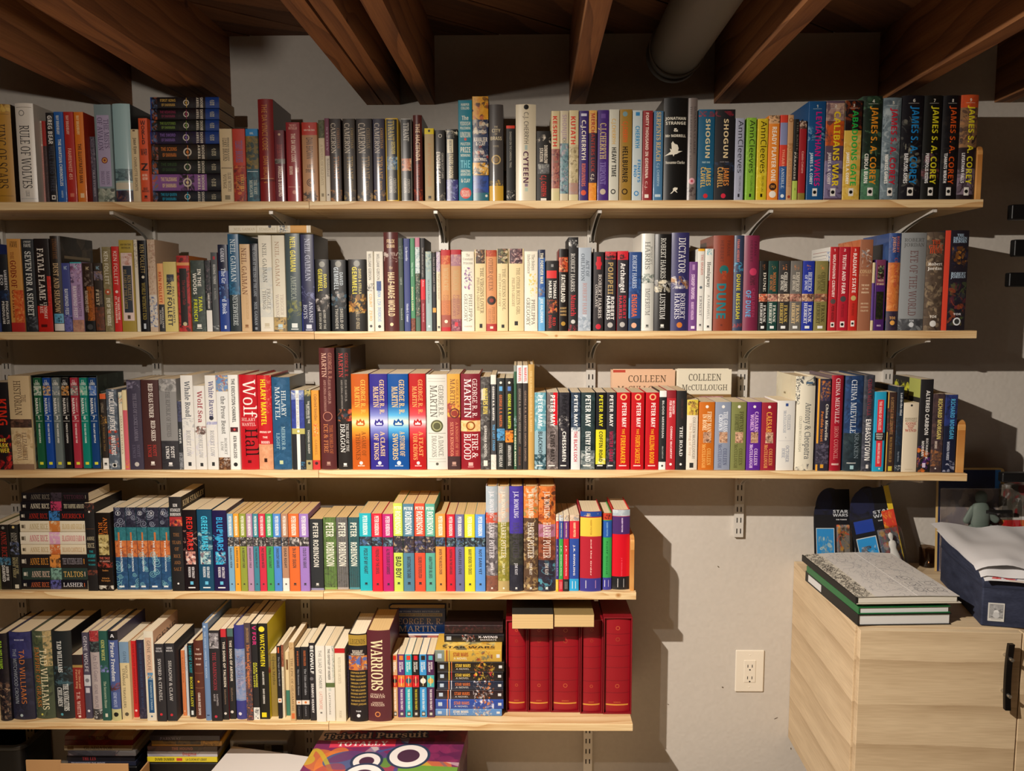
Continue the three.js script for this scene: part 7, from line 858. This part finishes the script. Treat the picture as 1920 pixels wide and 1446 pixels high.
// ---------- things on the cabinet ----------
const card = (w, h, base, spec, seed) => { const c = cell(w, h); paint(c.a.ctx, c.x, c.y, c.w, c.h, base, spec, seed); return c; };
function cellUV(g, c, fu) { const p = g.attributes.position, uv = g.attributes.uv; for (let i = 0; i < p.count; i++) { const [u, v] = fu(p.getX(i), p.getY(i), p.getZ(i)); uv.setXY(i, (c.x + 0.5 + u * (c.w - 1)) / ATLAS, 1 - (c.y + 0.5 + (1 - v) * (c.h - 1)) / ATLAS); } return g; }
{
  const A = atY(1608, 1174, CT), B2 = atY(1783, 1171.6, CT), E = atY(1506, 1089, CT), w = A.distanceTo(B2), dd = A.distanceTo(E), rot = -Math.atan2(B2.z - A.z, B2.x - A.x);
  // a flat book: spine on its near-wall-facing long side, pages toward the viewer
  function flat(name, label, cat, y, th, dx, dz, wf, df, rz, coverMat2, pageMat, spineFn) {
    const t = thing(name, label, cat, [A.x + dx, y, A.z + dz], 'things stacked on the cabinet'); t.rotation.y = rot + rz;
    const W2 = w * wf, D2 = dd * df, ct = 0.002;
    mesh('cover', mergeGeometries([box(0, W2, 0, ct, -D2, 0), box(0, W2, th - ct, th, -D2, 0), box(0, ct, ct, th - ct, -D2, 0)]), coverMat2, t);
    mesh('pages', box(ct, W2 - 0.003, ct, th - ct, -D2 + 0.003, -0.003), pageMat, t);
    if (spineFn) spineFn(t, W2, D2, th); return y + th + 0.0003;
  }
  const white = std({ color: 0xd8d8d6, roughness: 0.7 });
  let y = CT + 0.0004;
  y = flat('large_book', 'black bound book with a white spine label, lowest on the cabinet pile', 'book', y, 0.0265, 0, 0, 1, 1, 0, std({ color: 0x171614, roughness: 0.5 }), white, (t, W2, D2, th) => mesh('spine_label', box(-0.0006, 0.0, 0.005, th - 0.004, -D2 + 0.02, -D2 + 0.1), white, t));
  y = flat('large_book', 'green covered book with white pages on the cabinet pile', 'book', y, 0.0165, 0.001, -0.001, 0.985, 0.97, 0.006, std({ color: 0x1c6a38, roughness: 0.35 }), white);
  { const t = thing('magazine', 'glossy magazine between the green book and the sketchbook', 'magazine', [A.x + 0.012, y, A.z - 0.008], 'things stacked on the cabinet'); t.rotation.y = rot + 0.05;
    const c = card(260, 300, '#8a7a70', 'n:0:1:#8a7a70,#6a7a98,#b89888,#c05848,#d8c8b8', 901), g = rbox(0, w * 0.88, 0, 0.0065, -dd * 0.86, 0, 0.001); cellUV(g, c, (x, yy, z) => [x / (w * 0.9), -z / (dd * 0.9)]); mesh('sheets', g, coverMat(c.a, 2), t); y += 0.0068; }
  {
    const t = thing('sketchbook', 'sketchbook with doodled cover on top of the cabinet pile', 'sketchbook', [A.x - 0.006, y + 0.001, A.z + 0.003], 'things stacked on the cabinet'); t.rotation.y = rot + 0.0;
    const W2 = w * 1.1, D2 = dd * 1.03, th = 0.015, cv = cell(520, 560), ctx = cv.a.ctx, X = cv.x, Y = cv.y;
    ctx.fillStyle = '#d6d2cc'; ctx.fillRect(X, Y, 520, 560); reseed(501);
    ctx.fillStyle = '#d8d2c2'; ctx.fillRect(X, Y, 96, 560);
    for (let i = 0; i < 520; i++) { ctx.strokeStyle = rnd() < 0.5 ? '#2a2824' : '#6a645a'; ctx.lineWidth = 0.8 + rnd() * 2; ctx.beginPath(); let px = X + 4 + rnd() * 82, py = Y + rnd() * 560; ctx.moveTo(px, py); for (let k = 0; k < 3; k++) { px = Math.min(X + 92, Math.max(X + 2, px + (rnd() - 0.5) * 26)); py += (rnd() - 0.5) * 26; ctx.lineTo(px, py); } ctx.stroke(); }
    for (let i = 0; i < 240; i++) { ctx.strokeStyle = '#8a8a8e'; ctx.lineWidth = 0.7 + rnd() * 0.8; ctx.beginPath(); let px = X + 104 + rnd() * 395, py = Y + 12 + rnd() * 535, a = rnd() * 6; ctx.moveTo(px, py); for (let k = 0; k < 14; k++) { a += (rnd() - 0.5) * 1.8; px = Math.min(X + 512, Math.max(X + 100, px + Math.cos(a) * 6)); py = Math.min(Y + 555, Math.max(Y + 4, py + Math.sin(a) * 6)); ctx.lineTo(px, py); } ctx.stroke(); }
    ctx.strokeStyle = '#4a4a50'; ctx.lineWidth = 2.2; for (const [bx, by, bw] of [[340, 330, 60], [340, 400, 60], [420, 390, 70], [345, 470, 40], [400, 470, 36], [450, 465, 44]]) { ctx.strokeRect(X + bx, Y + by, bw, 44); ctx.beginPath(); ctx.arc(X + bx + bw / 2, Y + by + 22, 14, 0, 5); ctx.stroke(); }
    ctx.strokeStyle = '#f4f2ee'; ctx.lineWidth = 5; ctx.beginPath(); ctx.moveTo(X + 300, Y); ctx.lineTo(X + 306, Y + 560); ctx.stroke();
    // gently lifted cover
    const g = new THREE.PlaneGeometry(W2, D2, 12, 12); g.rotateX(-Math.PI / 2); g.translate(W2 / 2, 0, -D2 / 2);
    const p = g.attributes.position; for (let i = 0; i < p.count; i++) { const u = p.getX(i) / W2, v = -p.getZ(i) / D2; p.setY(i, th + 0.002 + 0.006 * Math.sin(u * 2.6) * (0.4 + 0.6 * v) - 0.002 * u); } g.computeVertexNormals();
    cellUV(g, cv, (x, yy, z) => [x / W2, -z / D2]); mesh('front_cover', g, coverMat(cv.a, 0), t);
    const under = g.clone(); under.translate(0, -0.0012, 0); mesh('cover_board', under, std({ color: 0xcfc8b8, roughness: 0.8, side: THREE.DoubleSide }), t);
    mesh('pages', rbox(0.004, W2 - 0.004, 0.002, th - 0.0005, -D2 + 0.004, -0.002, 0.002), std({ color: 0xd8d2c4, roughness: 0.9 }), t);
    mesh('back_cover', rbox(0, W2 + 0.004, 0, 0.002, -D2, 0.001, 0.0008), std({ color: 0xc8c0b0, roughness: 0.7 }), t);
    mesh('spine', rbox(-0.003, 0.003, 0, th + 0.002, -D2, 0, 0.0012), std({ color: 0x1c1a18, roughness: 0.6 }), t);
  }
}
{ // navy fabric box and the white cloth over it
  const A = atY(1838.6, 1174, CT), E = atY(1762, 1089, CT), th = Math.atan2(A.x - E.x, A.z - E.z), D2 = A.distanceTo(E), H = 0.118, W2 = 0.3;
  const t = thing('fabric_box', 'navy velvet storage box with a small picture label', 'storage box', [A.x, CT + 0.0004, A.z]); t.rotation.y = th;
  const navy = dataTex(128, 128, (u, v) => { const n = vnoise(u * 9, v * 9, 9, 9, 31) * 26 + vnoise(u * 60, v * 60, 60, 60, 32) * 12 - 16; return [34 + n, 40 + n, 62 + n]; }); const nm = std({ map: navy, roughness: 0.85 });
  mesh('body', rbox(0, W2, 0, H, -D2, 0, 0.004), nm, t);
  mesh('lid', rbox(-0.0015, W2 + 0.0015, H - 0.03, H + 0.001, -D2 - 0.0015, 0.0012, 0.004), nm, t);
  const c = card(110, 130, '#d0cec8', 'b:.06:.84:#8a8a8a:.07:.93|n:.08:.82:#9a9a9a,#5a5a5a,#b8b8b8:.1:.9|c:.5:.5:.16:#d8d8d8|c:.5:.66:.2:#c0c0c0|b:.88:.9:#8a8a88:.2:.8', 911), g = box(0.013, 0.046, 0.014, 0.056, 0.0002, 0.0022);
  cellUV(g, c, (x, y) => [(x - 0.013) / 0.033, (y - 0.014) / 0.042]); mesh('label', g, coverMat(c.a, 0), t);
  // cloth: folded shirt, several layers with a sagging near edge
  const cl = thing('folded_cloth', 'white printed cloth folded on the navy box', 'cloth', [A.x, CT + H + 0.002, A.z]); cl.rotation.y = th;
  const layer = (x0, z0, w, d, y0, amp, seed) => { const q = new THREE.PlaneGeometry(w, d, 26, 20); q.rotateX(-Math.PI / 2); q.translate(x0 + w / 2, 0, z0 - d / 2); const p = q.attributes.position; for (let i = 0; i < p.count; i++) { const x = p.getX(i), z = p.getZ(i), e = Math.max(0, (z - 0.0) / 0.03), s = Math.max(0, (-0.0 - x) / 0.03); p.setY(i, y0 + amp * (vnoise(x * 22 + 9, z * 9 + 50, 997, 997, seed) - 0.4) + Math.sin(x * 30 + z * 14) * amp * 0.3 - e * 0.018 - s * 0.01); } q.computeVertexNormals(); return q; };
  const wm = std({ color: 0xd2d0d0, roughness: 0.9, side: THREE.DoubleSide });
  mesh('upper_layer', layer(-0.02, 0.012, 0.32, D2 + 0.045, 0.026, 0.012, 3), wm, cl); mesh('middle_layer', layer(-0.012, 0.02, 0.3, D2 + 0.03, 0.014, 0.008, 8), wm, cl);
  const pc = card(300, 60, '#d2d0d0', 'n:0:1:#d2d0d0,#d2d0d0,#c8b8a8,#d2d0d0:0:1|n:.1:.9:#d2d0d0,#4a2c78,#c03838:.05:.3|n:.1:.9:#d2d0d0,#e0b030,#e0a888:.3:.55|t:A:.0:.001:#000|h:TER:.5:#2c6a3c:.16:.5:.68:R', 913), lg = layer(-0.005, 0.024, 0.28, D2, 0.006, 0.006, 12); cellUV(lg, pc, (x, y, z) => [(x + 0.005) / 0.28, Math.max(0, Math.min(1, (0.024 - z) / 0.05))]);
  const lm = coverMat(pc.a, 0).clone(); lm.side = THREE.DoubleSide; mesh('printed_layer', lg, lm, cl);
}
// carded toys leaning on the wall
function cardedToy(px0, px1, top, z, lean, roll, label, spec, blister, figure) {
  const a = atZ(px0, top, z), e = atZ(px1, top, z), W2 = e.x - a.x, H = a.y - CT, t = thing('carded_toy', label, 'toy package', [(a.x + e.x) / 2, CT + 0.001, z], 'carded toys on the cabinet');
  t.rotation.set(lean, 0, roll);
  const s = new THREE.Shape(); s.moveTo(-W2 / 2, 0); s.lineTo(W2 / 2, 0); s.lineTo(W2 / 2, H * 0.97); s.lineTo(W2 * 0.12, H * 0.97); s.bezierCurveTo(-W2 * 0.1, H * 1.02, -W2 * 0.4, H * 0.95, -W2 * 0.44, H * 0.76); s.bezierCurveTo(-W2 * 0.5, H * 0.7, -W2 * 0.5, H * 0.6, -W2 / 2, H * 0.55); s.closePath();
  const g = new THREE.ExtrudeGeometry(s, { depth: 0.0015, bevelEnabled: false, curveSegments: 14 }), c = card(220, 340, '#131318', spec, 921 + px0);
  cellUV(g, c, (x, y) => [x / W2 + 0.5, y / H]); mesh('card', g, coverMat(c.a, 2), t);
  if (blister) { const [bx, by, bw, bh, bd] = blister, bg = new RoundedBoxGeometry(bw * W2, bh * H, bd, 3, Math.min(0.012, bd * 0.45)); bg.translate((bx + bw / 2 - 0.5) * W2, (by + bh / 2) * H, 0.0018 + bd / 2); mesh('blister', bg, M.clear, t);
    if (figure) { const pts = [[0, 0], [0.019, 0], [0.018, 0.004], [0.012, 0.035], [0.008, 0.052], [0.0105, 0.062], [0.0085, 0.071], [0.003, 0.075], [0.0065, 0.083], [0.0062, 0.091], [0, 0.096]].map(([r, y]) => new THREE.Vector2(r, y)); const f = new THREE.LatheGeometry(pts, 20); f.scale(1, 1, 0.6); f.translate((bx + bw / 2 - 0.5) * W2, by * H + 0.008, 0.0018 + bd / 2); mesh('toy_figure', f, std({ color: 0xd8d6d2, roughness: 0.5 }), t); } }
  return t;
}
const SWH = 'n:.02:.34:#16182c,#1c2040,#12131c:.02:.6|c:.32:.16:.2:#1a1e3c|h:STAR:.3:#c8ccd0:.42:.035:.74|h:WARS:.345:#c8ccd0:.42:.035:.74|h:THE POWER:.4:#e8e8e8:.3:.014:.76';
cardedToy(1533, 1602, 917, 0.075, -0.16, 0, 'black carded toy with a blue picture panel, nearest the wall outlet', SWH + '|b:.5:.86:#d8d8d4:.06:.56|b:.508:.85:#2a88c8:.075:.545|n:.6:.85:#2a88c8,#c8c8b8,#8a9aa0,#2a88c8:.12:.5|n:.46:.95:#8a8480,#d85a38,#e8a030,#3a3430:.62:.98|h:SIDE:.9:#e8e8e8:.3:.016:.3', [0.6, 0.1, 0.36, 0.42, 0.026], false);
cardedToy(1606, 1668, 914, 0.06, -0.15, 0, 'black carded toy mostly hidden behind the tilted one', SWH + '|b:.5:.86:#b8b4b0:.06:.56|b:.508:.85:#1c1214:.075:.545|h:BACK:.9:#e8e8e8:.3:.016:.3', null, false);
cardedToy(1622, 1709, 914, 0.118, -0.13, 0.2, 'tilted black carded toy with a clear bubble holding a white figure', SWH + '|b:.36:.5:#1c3c98:.08:.5|b:.55:.95:#d8d8d4:.06:.5|b:.56:.94:#2a90d0:.075:.485|n:.65:.94:#2a90d0,#d0ccd0,#a8a0a0,#4a3028:.12:.45|b:.0:.95:#d8b82c:.88:1|n:.3:.6:#d03c28,#e8b030,#d85a30:.72:1|n:.5:.98:#6a6a70,#c83c3c,#b8b4b4,#e0a838:.54:.98', [0.52, 0.04, 0.46, 0.5, 0.036], true);
{ // large clear package: backing card and plastic shell
  const z = 0.085, a = atZ(1762, 880, z), e = atZ(1890, 880, z), W2 = e.x - a.x, H = a.y - CT, t = thing('boxed_figure', 'clear plastic package with navy backing card and a toy soldier', 'toy package', [(a.x + e.x) / 2, CT + 0.001, z]); t.rotation.x = -0.06;
  const s = new THREE.Shape(), r = 0.014; s.moveTo(-W2 / 2, 0); s.lineTo(W2 / 2, 0); s.lineTo(W2 / 2, H - r); s.quadraticCurveTo(W2 / 2, H, W2 / 2 - r, H); s.lineTo(-W2 / 2 + r, H); s.quadraticCurveTo(-W2 / 2, H, -W2 / 2, H - r); s.closePath();
  const g = new THREE.ExtrudeGeometry(s, { depth: 0.0025, bevelEnabled: false }), c = card(300, 400, '#caa868', 'b:.02:1:#20284a:.03:.93|b:.02:.2:#3a78c0:.86:.94|b:.2:1:#8a8088:.06:.94|n:.2:.75:#8a8088,#a89890,#b8a8a0,#7a7484:.06:.94|b:.62:.68:#6a5a80:.08:.9', 931); cellUV(g, c, (x, y) => [x / W2 + 0.5, y / H]); mesh('backing_card', g, coverMat(c.a, 1), t);
  mesh('shell', new RoundedBoxGeometry(W2 * 0.98, H * 0.82, 0.046, 3, 0.01).translate(0.004, H * 0.42, 0.027), M.clear, t);
  const fm = std({ color: 0x6a7870, roughness: 0.6 }), f = new THREE.Group(); f.name = 'toy_soldier'; f.position.set(0.014, H * 0.16, 0.027); f.scale.set(1.75, 1.75, 1); t.add(f);
  const cap = (r1, len, x, y, rz, rx = 0) => { const q = new THREE.CapsuleGeometry(r1, len, 6, 14); q.rotateX(rx); q.rotateZ(rz); q.translate(x, y, 0); return q; };
  mesh('body', mergeGeometries([cap(0.0085, 0.034, -0.009, 0.026, 0.12), cap(0.0085, 0.034, 0.011, 0.026, -0.16), cap(0.014, 0.022, 0, 0.062, 0), cap(0.0055, 0.02, -0.016, 0.066, -0.5), cap(0.0055, 0.02, 0.016, 0.064, 0.9), cap(0.009, 0.004, 0.001, 0.092, 0)]), fm, f);
  mesh('blaster', box(-0.002, 0.045, 0.069, 0.074, 0.008, 0.013), M.black, f); mesh('stand', rbox(-0.022, 0.024, -0.004, 0, -0.014, 0.014, 0.001), M.black, f);
}
{ // small things beside it
  const p = atY(1738, 1062, CT), t = thing('plastic_tub', 'clear empty plastic tub between the carded toy and navy box', 'tub', [p.x, CT + 0.0006, p.z]);
  const q = new THREE.LatheGeometry([[0, 0], [0.019, 0], [0.021, 0.003], [0.0225, 0.055], [0.0215, 0.055], [0.02, 0.004], [0, 0.002]].map(([r, y]) => new THREE.Vector2(r, y)), 28); mesh('tub_wall', q, new THREE.MeshPhysicalMaterial({ color: 0xc8b8a8, roughness: 0.08, transmission: 1, thickness: 0, ior: 1.45 }), t);
  const z = 0.12, a = atZ(1893, 915, z), e = atZ(1960, 1040, z), k = thing('printed_carton', 'carton with red and white print beside the clear package', 'carton', [(a.x + e.x) / 2, CT + 0.0006, z - 0.05]), W2 = e.x - a.x, H = a.y - CT, c = card(180, 330, '#6a6258', 'n:0:.35:#6a6258,#8a1c20,#4a4640,#a8a8a8|b:.36:.44:#e0dcd8:.3:1|n:.4:.55:#c82028,#d8a048,#e8e4e0,#c82028|b:.58:.75:#c8c0a8:.0:.8|n:.75:1:#5a3028,#a85838,#2a2420', 941);
  mesh('carton_body', cellUV(rbox(-W2 / 2, W2 / 2, 0, H, -0.02, 0.02, 0.001), c, (x, y) => [x / W2 + 0.5, y / H]), coverMat(c.a, 1), k);
}
{ // black wall mounted arm at the edge of the view
  const z = 0.16, x0 = 1.38, t = thing('wall_rack', 'black metal rack with short arms mounted on the wall', 'rack', [x0, 0, 0.001]);
  mesh('post', rbox(0.05, 0.08, -0.62, 0.4, z - 0.03, z, 0.004), M.black, t);
  for (const y of [-0.5, 0.3]) mesh('wall_mount', box(0.055, 0.075, y, y + 0.05, 0, z - 0.03), M.black, t);
  for (const [px, py0, py1] of [[1898, 383, 412], [1903, 449, 481], [1893, 511, 538], [1880, 887, 905]]) { const a = atZ(px, py0, z), e = atZ(px, py1, z); mesh('arm', rbox(a.x - x0, 0.05, e.y, a.y, z - 0.022, z, 0.004), M.black, t); }
}

// ---------- below the lowest shelf ----------
const TT = -1.42;
{
  const t = thing('low_table', 'plain low table under the lowest shelf', 'table', [0, FLOOR, 0]);
  mesh('table_top', rbox(-1.7, 0.32, TT - FLOOR - 0.025, TT - FLOOR, 0.03, 0.56, 0.003), M.oak, t);
  for (const x of [-1.66, 0.28]) for (const z of [0.07, 0.52]) mesh('leg', box(x - 0.02, x + 0.02, 0, TT - FLOOR - 0.025, z - 0.02, z + 0.02), M.oak, t);
}
function dvdStack(px0, px1, list, z, label) {                    // list from the top: [px top, px bottom, base, spec, words]
  let y = null;
  const rows = list.map(([a, e2, base, spec, w, dx = 0], i) => {
    const p0 = atZ(px0 + dx, a, z), p1 = atZ(px1 + dx, e2, z); const top = y ?? p0.y, th = Math.min(0.0155, Math.max(0.0125, top - p1.y)); y = top - th - 0.0002;
    return { x0: p0.x, x1: p1.x, top, th, base, spec, w, seen: true };
  });
  const l0 = rows[0], cr = thing('storage_crate', `black crate ${label.replace('in the pile', 'under the disc cases')}`, 'crate', [l0.x0 - 0.005, TT + 0.0005, z], 'crates under the disc cases');
  mesh('crate_body', rbox(0, l0.x1 - l0.x0 + 0.015, 0, y - TT - 0.001, -0.14, 0.004, 0.004), M.black, cr);
  rows.forEach((r, i) => {
    const w = r.x1 - r.x0, t = thing('disc_case', `${r.w} disc case ${label}`, 'disc case', [r.x0, r.top - r.th, z], 'disc cases under the lowest shelf');
    const c = card(Math.round(w * 1700), 30, r.base, r.spec, 951 + i), g = rbox(0, w, 0, r.th - 0.0004, -0.135, 0, 0.001); cellUV(g, c, (x, yy) => [x / w, yy / r.th]); mesh('case', g, coverMat(c.a, 2), t);
  });
}
dvdStack(121, 249, [
  [1379, 1388, '#7a4a3c', 'n:0:1:#8a3a34,#c8a878,#6a6a48|h:THE EMPIRE:.5:#2a1c18:.3:.6:.5:R', 'brown and red'],
  [1388.5, 1399, '#8a1c20', 'n:0:1:#8a1c20,#a82c28,#7a1818', 'dark red'],
  [1400.5, 1411, '#d8c4a0', 'h:GLADIATOR:.5:#4a3824:.42:.55:.5:R|b:.2:.8:#8a6a40:.05:.14', 'cream lettered', -1],
  [1412, 1420, '#8a8c98', 'n:0:1:#8a8c98,#c83838,#e8e8e8,#5a5a68', 'grey and red', 6],
  [1420.5, 1428, '#1c1a20', 'h:THE LES:.5:#c83c3c:.2:.6:.33:Z', 'black with small red letters', 4],
  [1428.5, 1436, '#24283c', 'h:TRANSFORMERS THE MOVIE:.5:#c8c8d8:.5:.5:.3', 'navy with white letters', 6],
], 0.1, 'in the pile beside the cardboard box');
dvdStack(276, 408, [
  [1379, 1392, '#1c1826', 'n:0:1:#1c1826,#2a2438,#3a3048|h:PARKWAY:.6:#8a88a0:.3:.5:.3:R', 'dark violet', 4],
  [1393, 1402, '#b8862c', 'n:0:.7:#2a2420,#3a3028,#8a6a2c|b:0:1:#c8942c:.7:1|n:0:1:#c8942c,#7a5a1c:.7:1', 'amber ended', 8],
  [1403, 1413, '#2a2422', 'n:0:1:#2a2422,#5a3c34,#3a302c|h:THE HOUND:.5:#a8644c:.3:.5', 'brown'],
  [1414, 1423, '#a8a4a8', 'n:0:1:#a8a4a8,#c8c4c8,#8a8890|h:Dogma:.5:#b03838:.2:.6:.6', 'silver grey'],
  [1424.5, 1440, '#e0cc28', 'h:DUMB DUMBER:.5:#2a2410:.28:.5:.25|b:.25:.75:#c83828:.42:.5|h:LA CLOCHE ET LIDIOT:.5:#2a2410:.3:.4:.7', 'bright yellow'],
], 0.12, 'in the pile beside the white carton');
{ // grey disc player
  const z = 0.082, a = atZ(430, 1388, z), e = atZ(540, 1408, z), t = thing('disc_player', 'silver grey disc player half hidden under the lowest shelf', 'player', [a.x, TT + 0.0005, z]), w = e.x - a.x, H = a.y - TT;
  mesh('stand_block', rbox(0.01, w - 0.01, 0, H - 0.055, -0.07, -0.01, 0.002), M.black, t);
  mesh('body', rbox(0, w, H - 0.055, H, -0.076, 0, 0.004), std({ color: 0x8a877f, roughness: 0.4, metalness: 0.3 }), t);
  mesh('drawer', rbox(0.025, w * 0.6, H - 0.026, H - 0.012, -0.001, 0.0015, 0.0008), std({ color: 0x55524c, roughness: 0.4 }), t); mesh('vent', box(w * 0.72, w * 0.92, H - 0.045, H - 0.015, -0.001, 0.001), M.slot, t);
}
{ // white box lid
  const y = -1.235, P = [[436, 1400], [579, 1420], [560, 1470], [392, 1452]].map(([x, q]) => atY(x, q, y)), t = thing('white_box', 'plain white carton with flat lid under the lowest shelf', 'box', [P[3].x, TT + 0.0005, P[3].z]);
  const s = new THREE.Shape(); P.forEach((p, i) => (i ? s.lineTo : s.moveTo).call(s, p.x - P[3].x, -(p.z - P[3].z))); s.closePath();
  const g = new THREE.ExtrudeGeometry(s, { depth: y - TT - 0.02, bevelEnabled: false }); g.rotateX(-Math.PI / 2); mesh('base', g, std({ color: 0xc8c2bc, roughness: 0.6 }), t);
  const l = new THREE.ExtrudeGeometry(s, { depth: 0.019, bevelEnabled: true, bevelThickness: 0.001, bevelSize: 0.0015, bevelSegments: 2 }); l.rotateX(-Math.PI / 2); l.translate(0, y - TT - 0.0195, 0); mesh('lid', l, std({ color: 0xdcd6d0, roughness: 0.45 }), t);
}
{ // board game box
  const y = -1.178, A = atY(608, 1376, y), B2 = atY(902, 1376, y), E = atY(563, 1446, y), le = E.clone().sub(A).normalize(), W2 = 0.4, O = A.clone().addScaledVector(le, 0.245), t = thing('board_game', 'board game box with colourful printed lid under the lowest shelf', 'board game', [O.x, TT + 0.0005, O.z]);
  t.rotation.y = Math.atan2(le.x, le.z) * 0.75;
  const D2 = 0.3, H = y - TT, cv = cell(660, 480), ctx = cv.a.ctx, X = cv.x, Y = cv.y;
  paint(ctx, X, Y, 660, 480, '#5a2c6a', 'n:0:1:#7a2c5c,#e0803c,#58983c,#3a5c98,#d8d0c8,#a83c4c,#c8b838|b:.0:.3:#e8e4e0:.0:.12|b:.62:.72:#6a9a3c:.62:1|b:.72:1:#e4e2de:.66:1|n:.0:.55:#6a2450,#8a2c5c,#5a1c4c:.62:1', 971);
  ctx.save(); ctx.translate(X + 215, Y + 112); ctx.rotate(-0.12); ctx.lineJoin = 'round'; ctx.font = 'bold 62px serif'; ctx.textAlign = 'center'; ctx.lineWidth = 16; ctx.strokeStyle = '#24446c'; ctx.strokeText('Trivial Pursuit', 40, 0); ctx.fillStyle = '#f0ece4'; ctx.fillText('Trivial Pursuit', 40, 0); ctx.restore();
  ctx.save(); ctx.translate(X + 205, Y + 160); ctx.rotate(-0.12); ctx.fillStyle = '#d83c58'; ctx.fillRect(-140, -34, 290, 56); ctx.fillStyle = '#f4f0ec'; ctx.font = 'bold 46px serif'; ctx.textAlign = 'center'; ctx.fillText('TOTALLY', 4, 12); ctx.restore();
  for (const [cx, cy, r1, r2] of [[262, 285, 58, 32], [275, 390, 80, 46], [432, 232, 82, 48]]) { ctx.fillStyle = '#2a3c58'; ctx.beginPath(); ctx.arc(X + cx, Y + cy, r1 + 12, 0, 7); ctx.fill(); ctx.fillStyle = '#ece8e4'; ctx.beginPath(); ctx.arc(X + cx, Y + cy, r1, 0, 7); ctx.fill(); ctx.fillStyle = '#4a2c44'; ctx.beginPath(); ctx.arc(X + cx, Y + cy, r2, 0, 7); ctx.fill(); }
  const g = rbox(0, W2, H - 0.055, H, -D2, 0, 0.002), p = g.attributes.position, n = g.attributes.normal, uv = g.attributes.uv;
  for (let i = 0; i < p.count; i++) { const u = Math.min(1, Math.max(0, p.getX(i) / W2)), v = -p.getZ(i) / D2; uv.setXY(i, (X + 1 + u * 658) / ATLAS, 1 - (Y + 1 + (1 - v) * 478) / ATLAS); }
  mesh('lid', g, coverMat(cv.a, 2), t); mesh('tray', rbox(0.003, W2 - 0.003, 0, H - 0.02, -D2 + 0.003, -0.003, 0.002), std({ color: 0x4a1c3c, roughness: 0.5 }), t);
}
{ // black tub and cardboard box at the far end
  const z = 0.14, a = atZ(-30, 1401, z), e = atZ(42, 1401, z), t = thing('plastic_bin', 'black plastic bin with a rolled rim under the lowest shelf', 'bin', [a.x, TT + 0.0005, z]), w = e.x - a.x + 0.12, H = a.y - TT;
  const s = new THREE.Shape(), rr = 0.03; const rect = (o, q) => { s2(o, q); }; function s2(o, q) { o.moveTo(-0.12 + q + rr, q); o.lineTo(w - 0.12 - q - rr, q); o.quadraticCurveTo(w - 0.12 - q, q, w - 0.12 - q, q + rr); o.lineTo(w - 0.12 - q, 0.13 - q); o.lineTo(-0.12 + q, 0.13 - q); o.lineTo(-0.12 + q, q + rr); o.quadraticCurveTo(-0.12 + q, q, -0.12 + q + rr, q); }
  rect(s, 0); const h = new THREE.Path(); s2(h, 0.004); s.holes.push(h);
  const g = new THREE.ExtrudeGeometry(s, { depth: H, bevelEnabled: false }); g.rotateX(-Math.PI / 2); g.translate(0, 0, 0); mesh('wall', g, M.black, t);
  const rim = new THREE.ExtrudeGeometry(s, { depth: 0.008, bevelEnabled: true, bevelThickness: 0.002, bevelSize: 0.004, bevelSegments: 3 }); rim.rotateX(-Math.PI / 2); rim.translate(0, H - 0.008, 0); mesh('rim', rim, std({ color: 0x2c2b28, roughness: 0.3 }), t);
  mesh('base', box(-0.1, w - 0.14, 0.0, 0.004, -0.12, -0.01), M.black, t);
}
{
  const z = 0.25, a = atZ(45, 1428, z), m = atZ(112, 1433, z), e = atZ(240, 1434, z), t = thing('cardboard_box', 'open brown cardboard box in front of the disc cases', 'box', [a.x, TT + 0.0005, z]), w = e.x - a.x, H = m.y - TT, cm = std({ color: 0xb98d5c, roughness: 0.85 });
  mesh('front_wall', rbox(m.x - a.x, w, 0, H, -0.004, 0, 0.001), cm, t); mesh('front_wall', rbox(0, m.x - a.x - 0.001, 0, H + 0.006, -0.01, -0.006, 0.001), cm, t);
  mesh('side_wall', box(0, 0.004, 0, H - 0.06, -0.115, -0.0105), cm, t); mesh('side_wall', box(w - 0.004, w, 0, H - 0.06, -0.115, -0.0045), cm, t); mesh('back_wall', box(0.0045, w - 0.0045, 0, 0.02, -0.115, -0.112), cm, t); mesh('bottom', box(0.0045, w - 0.0045, 0, 0.004, -0.111, -0.0105), cm, t);
}
renderer.render(scene, camera);
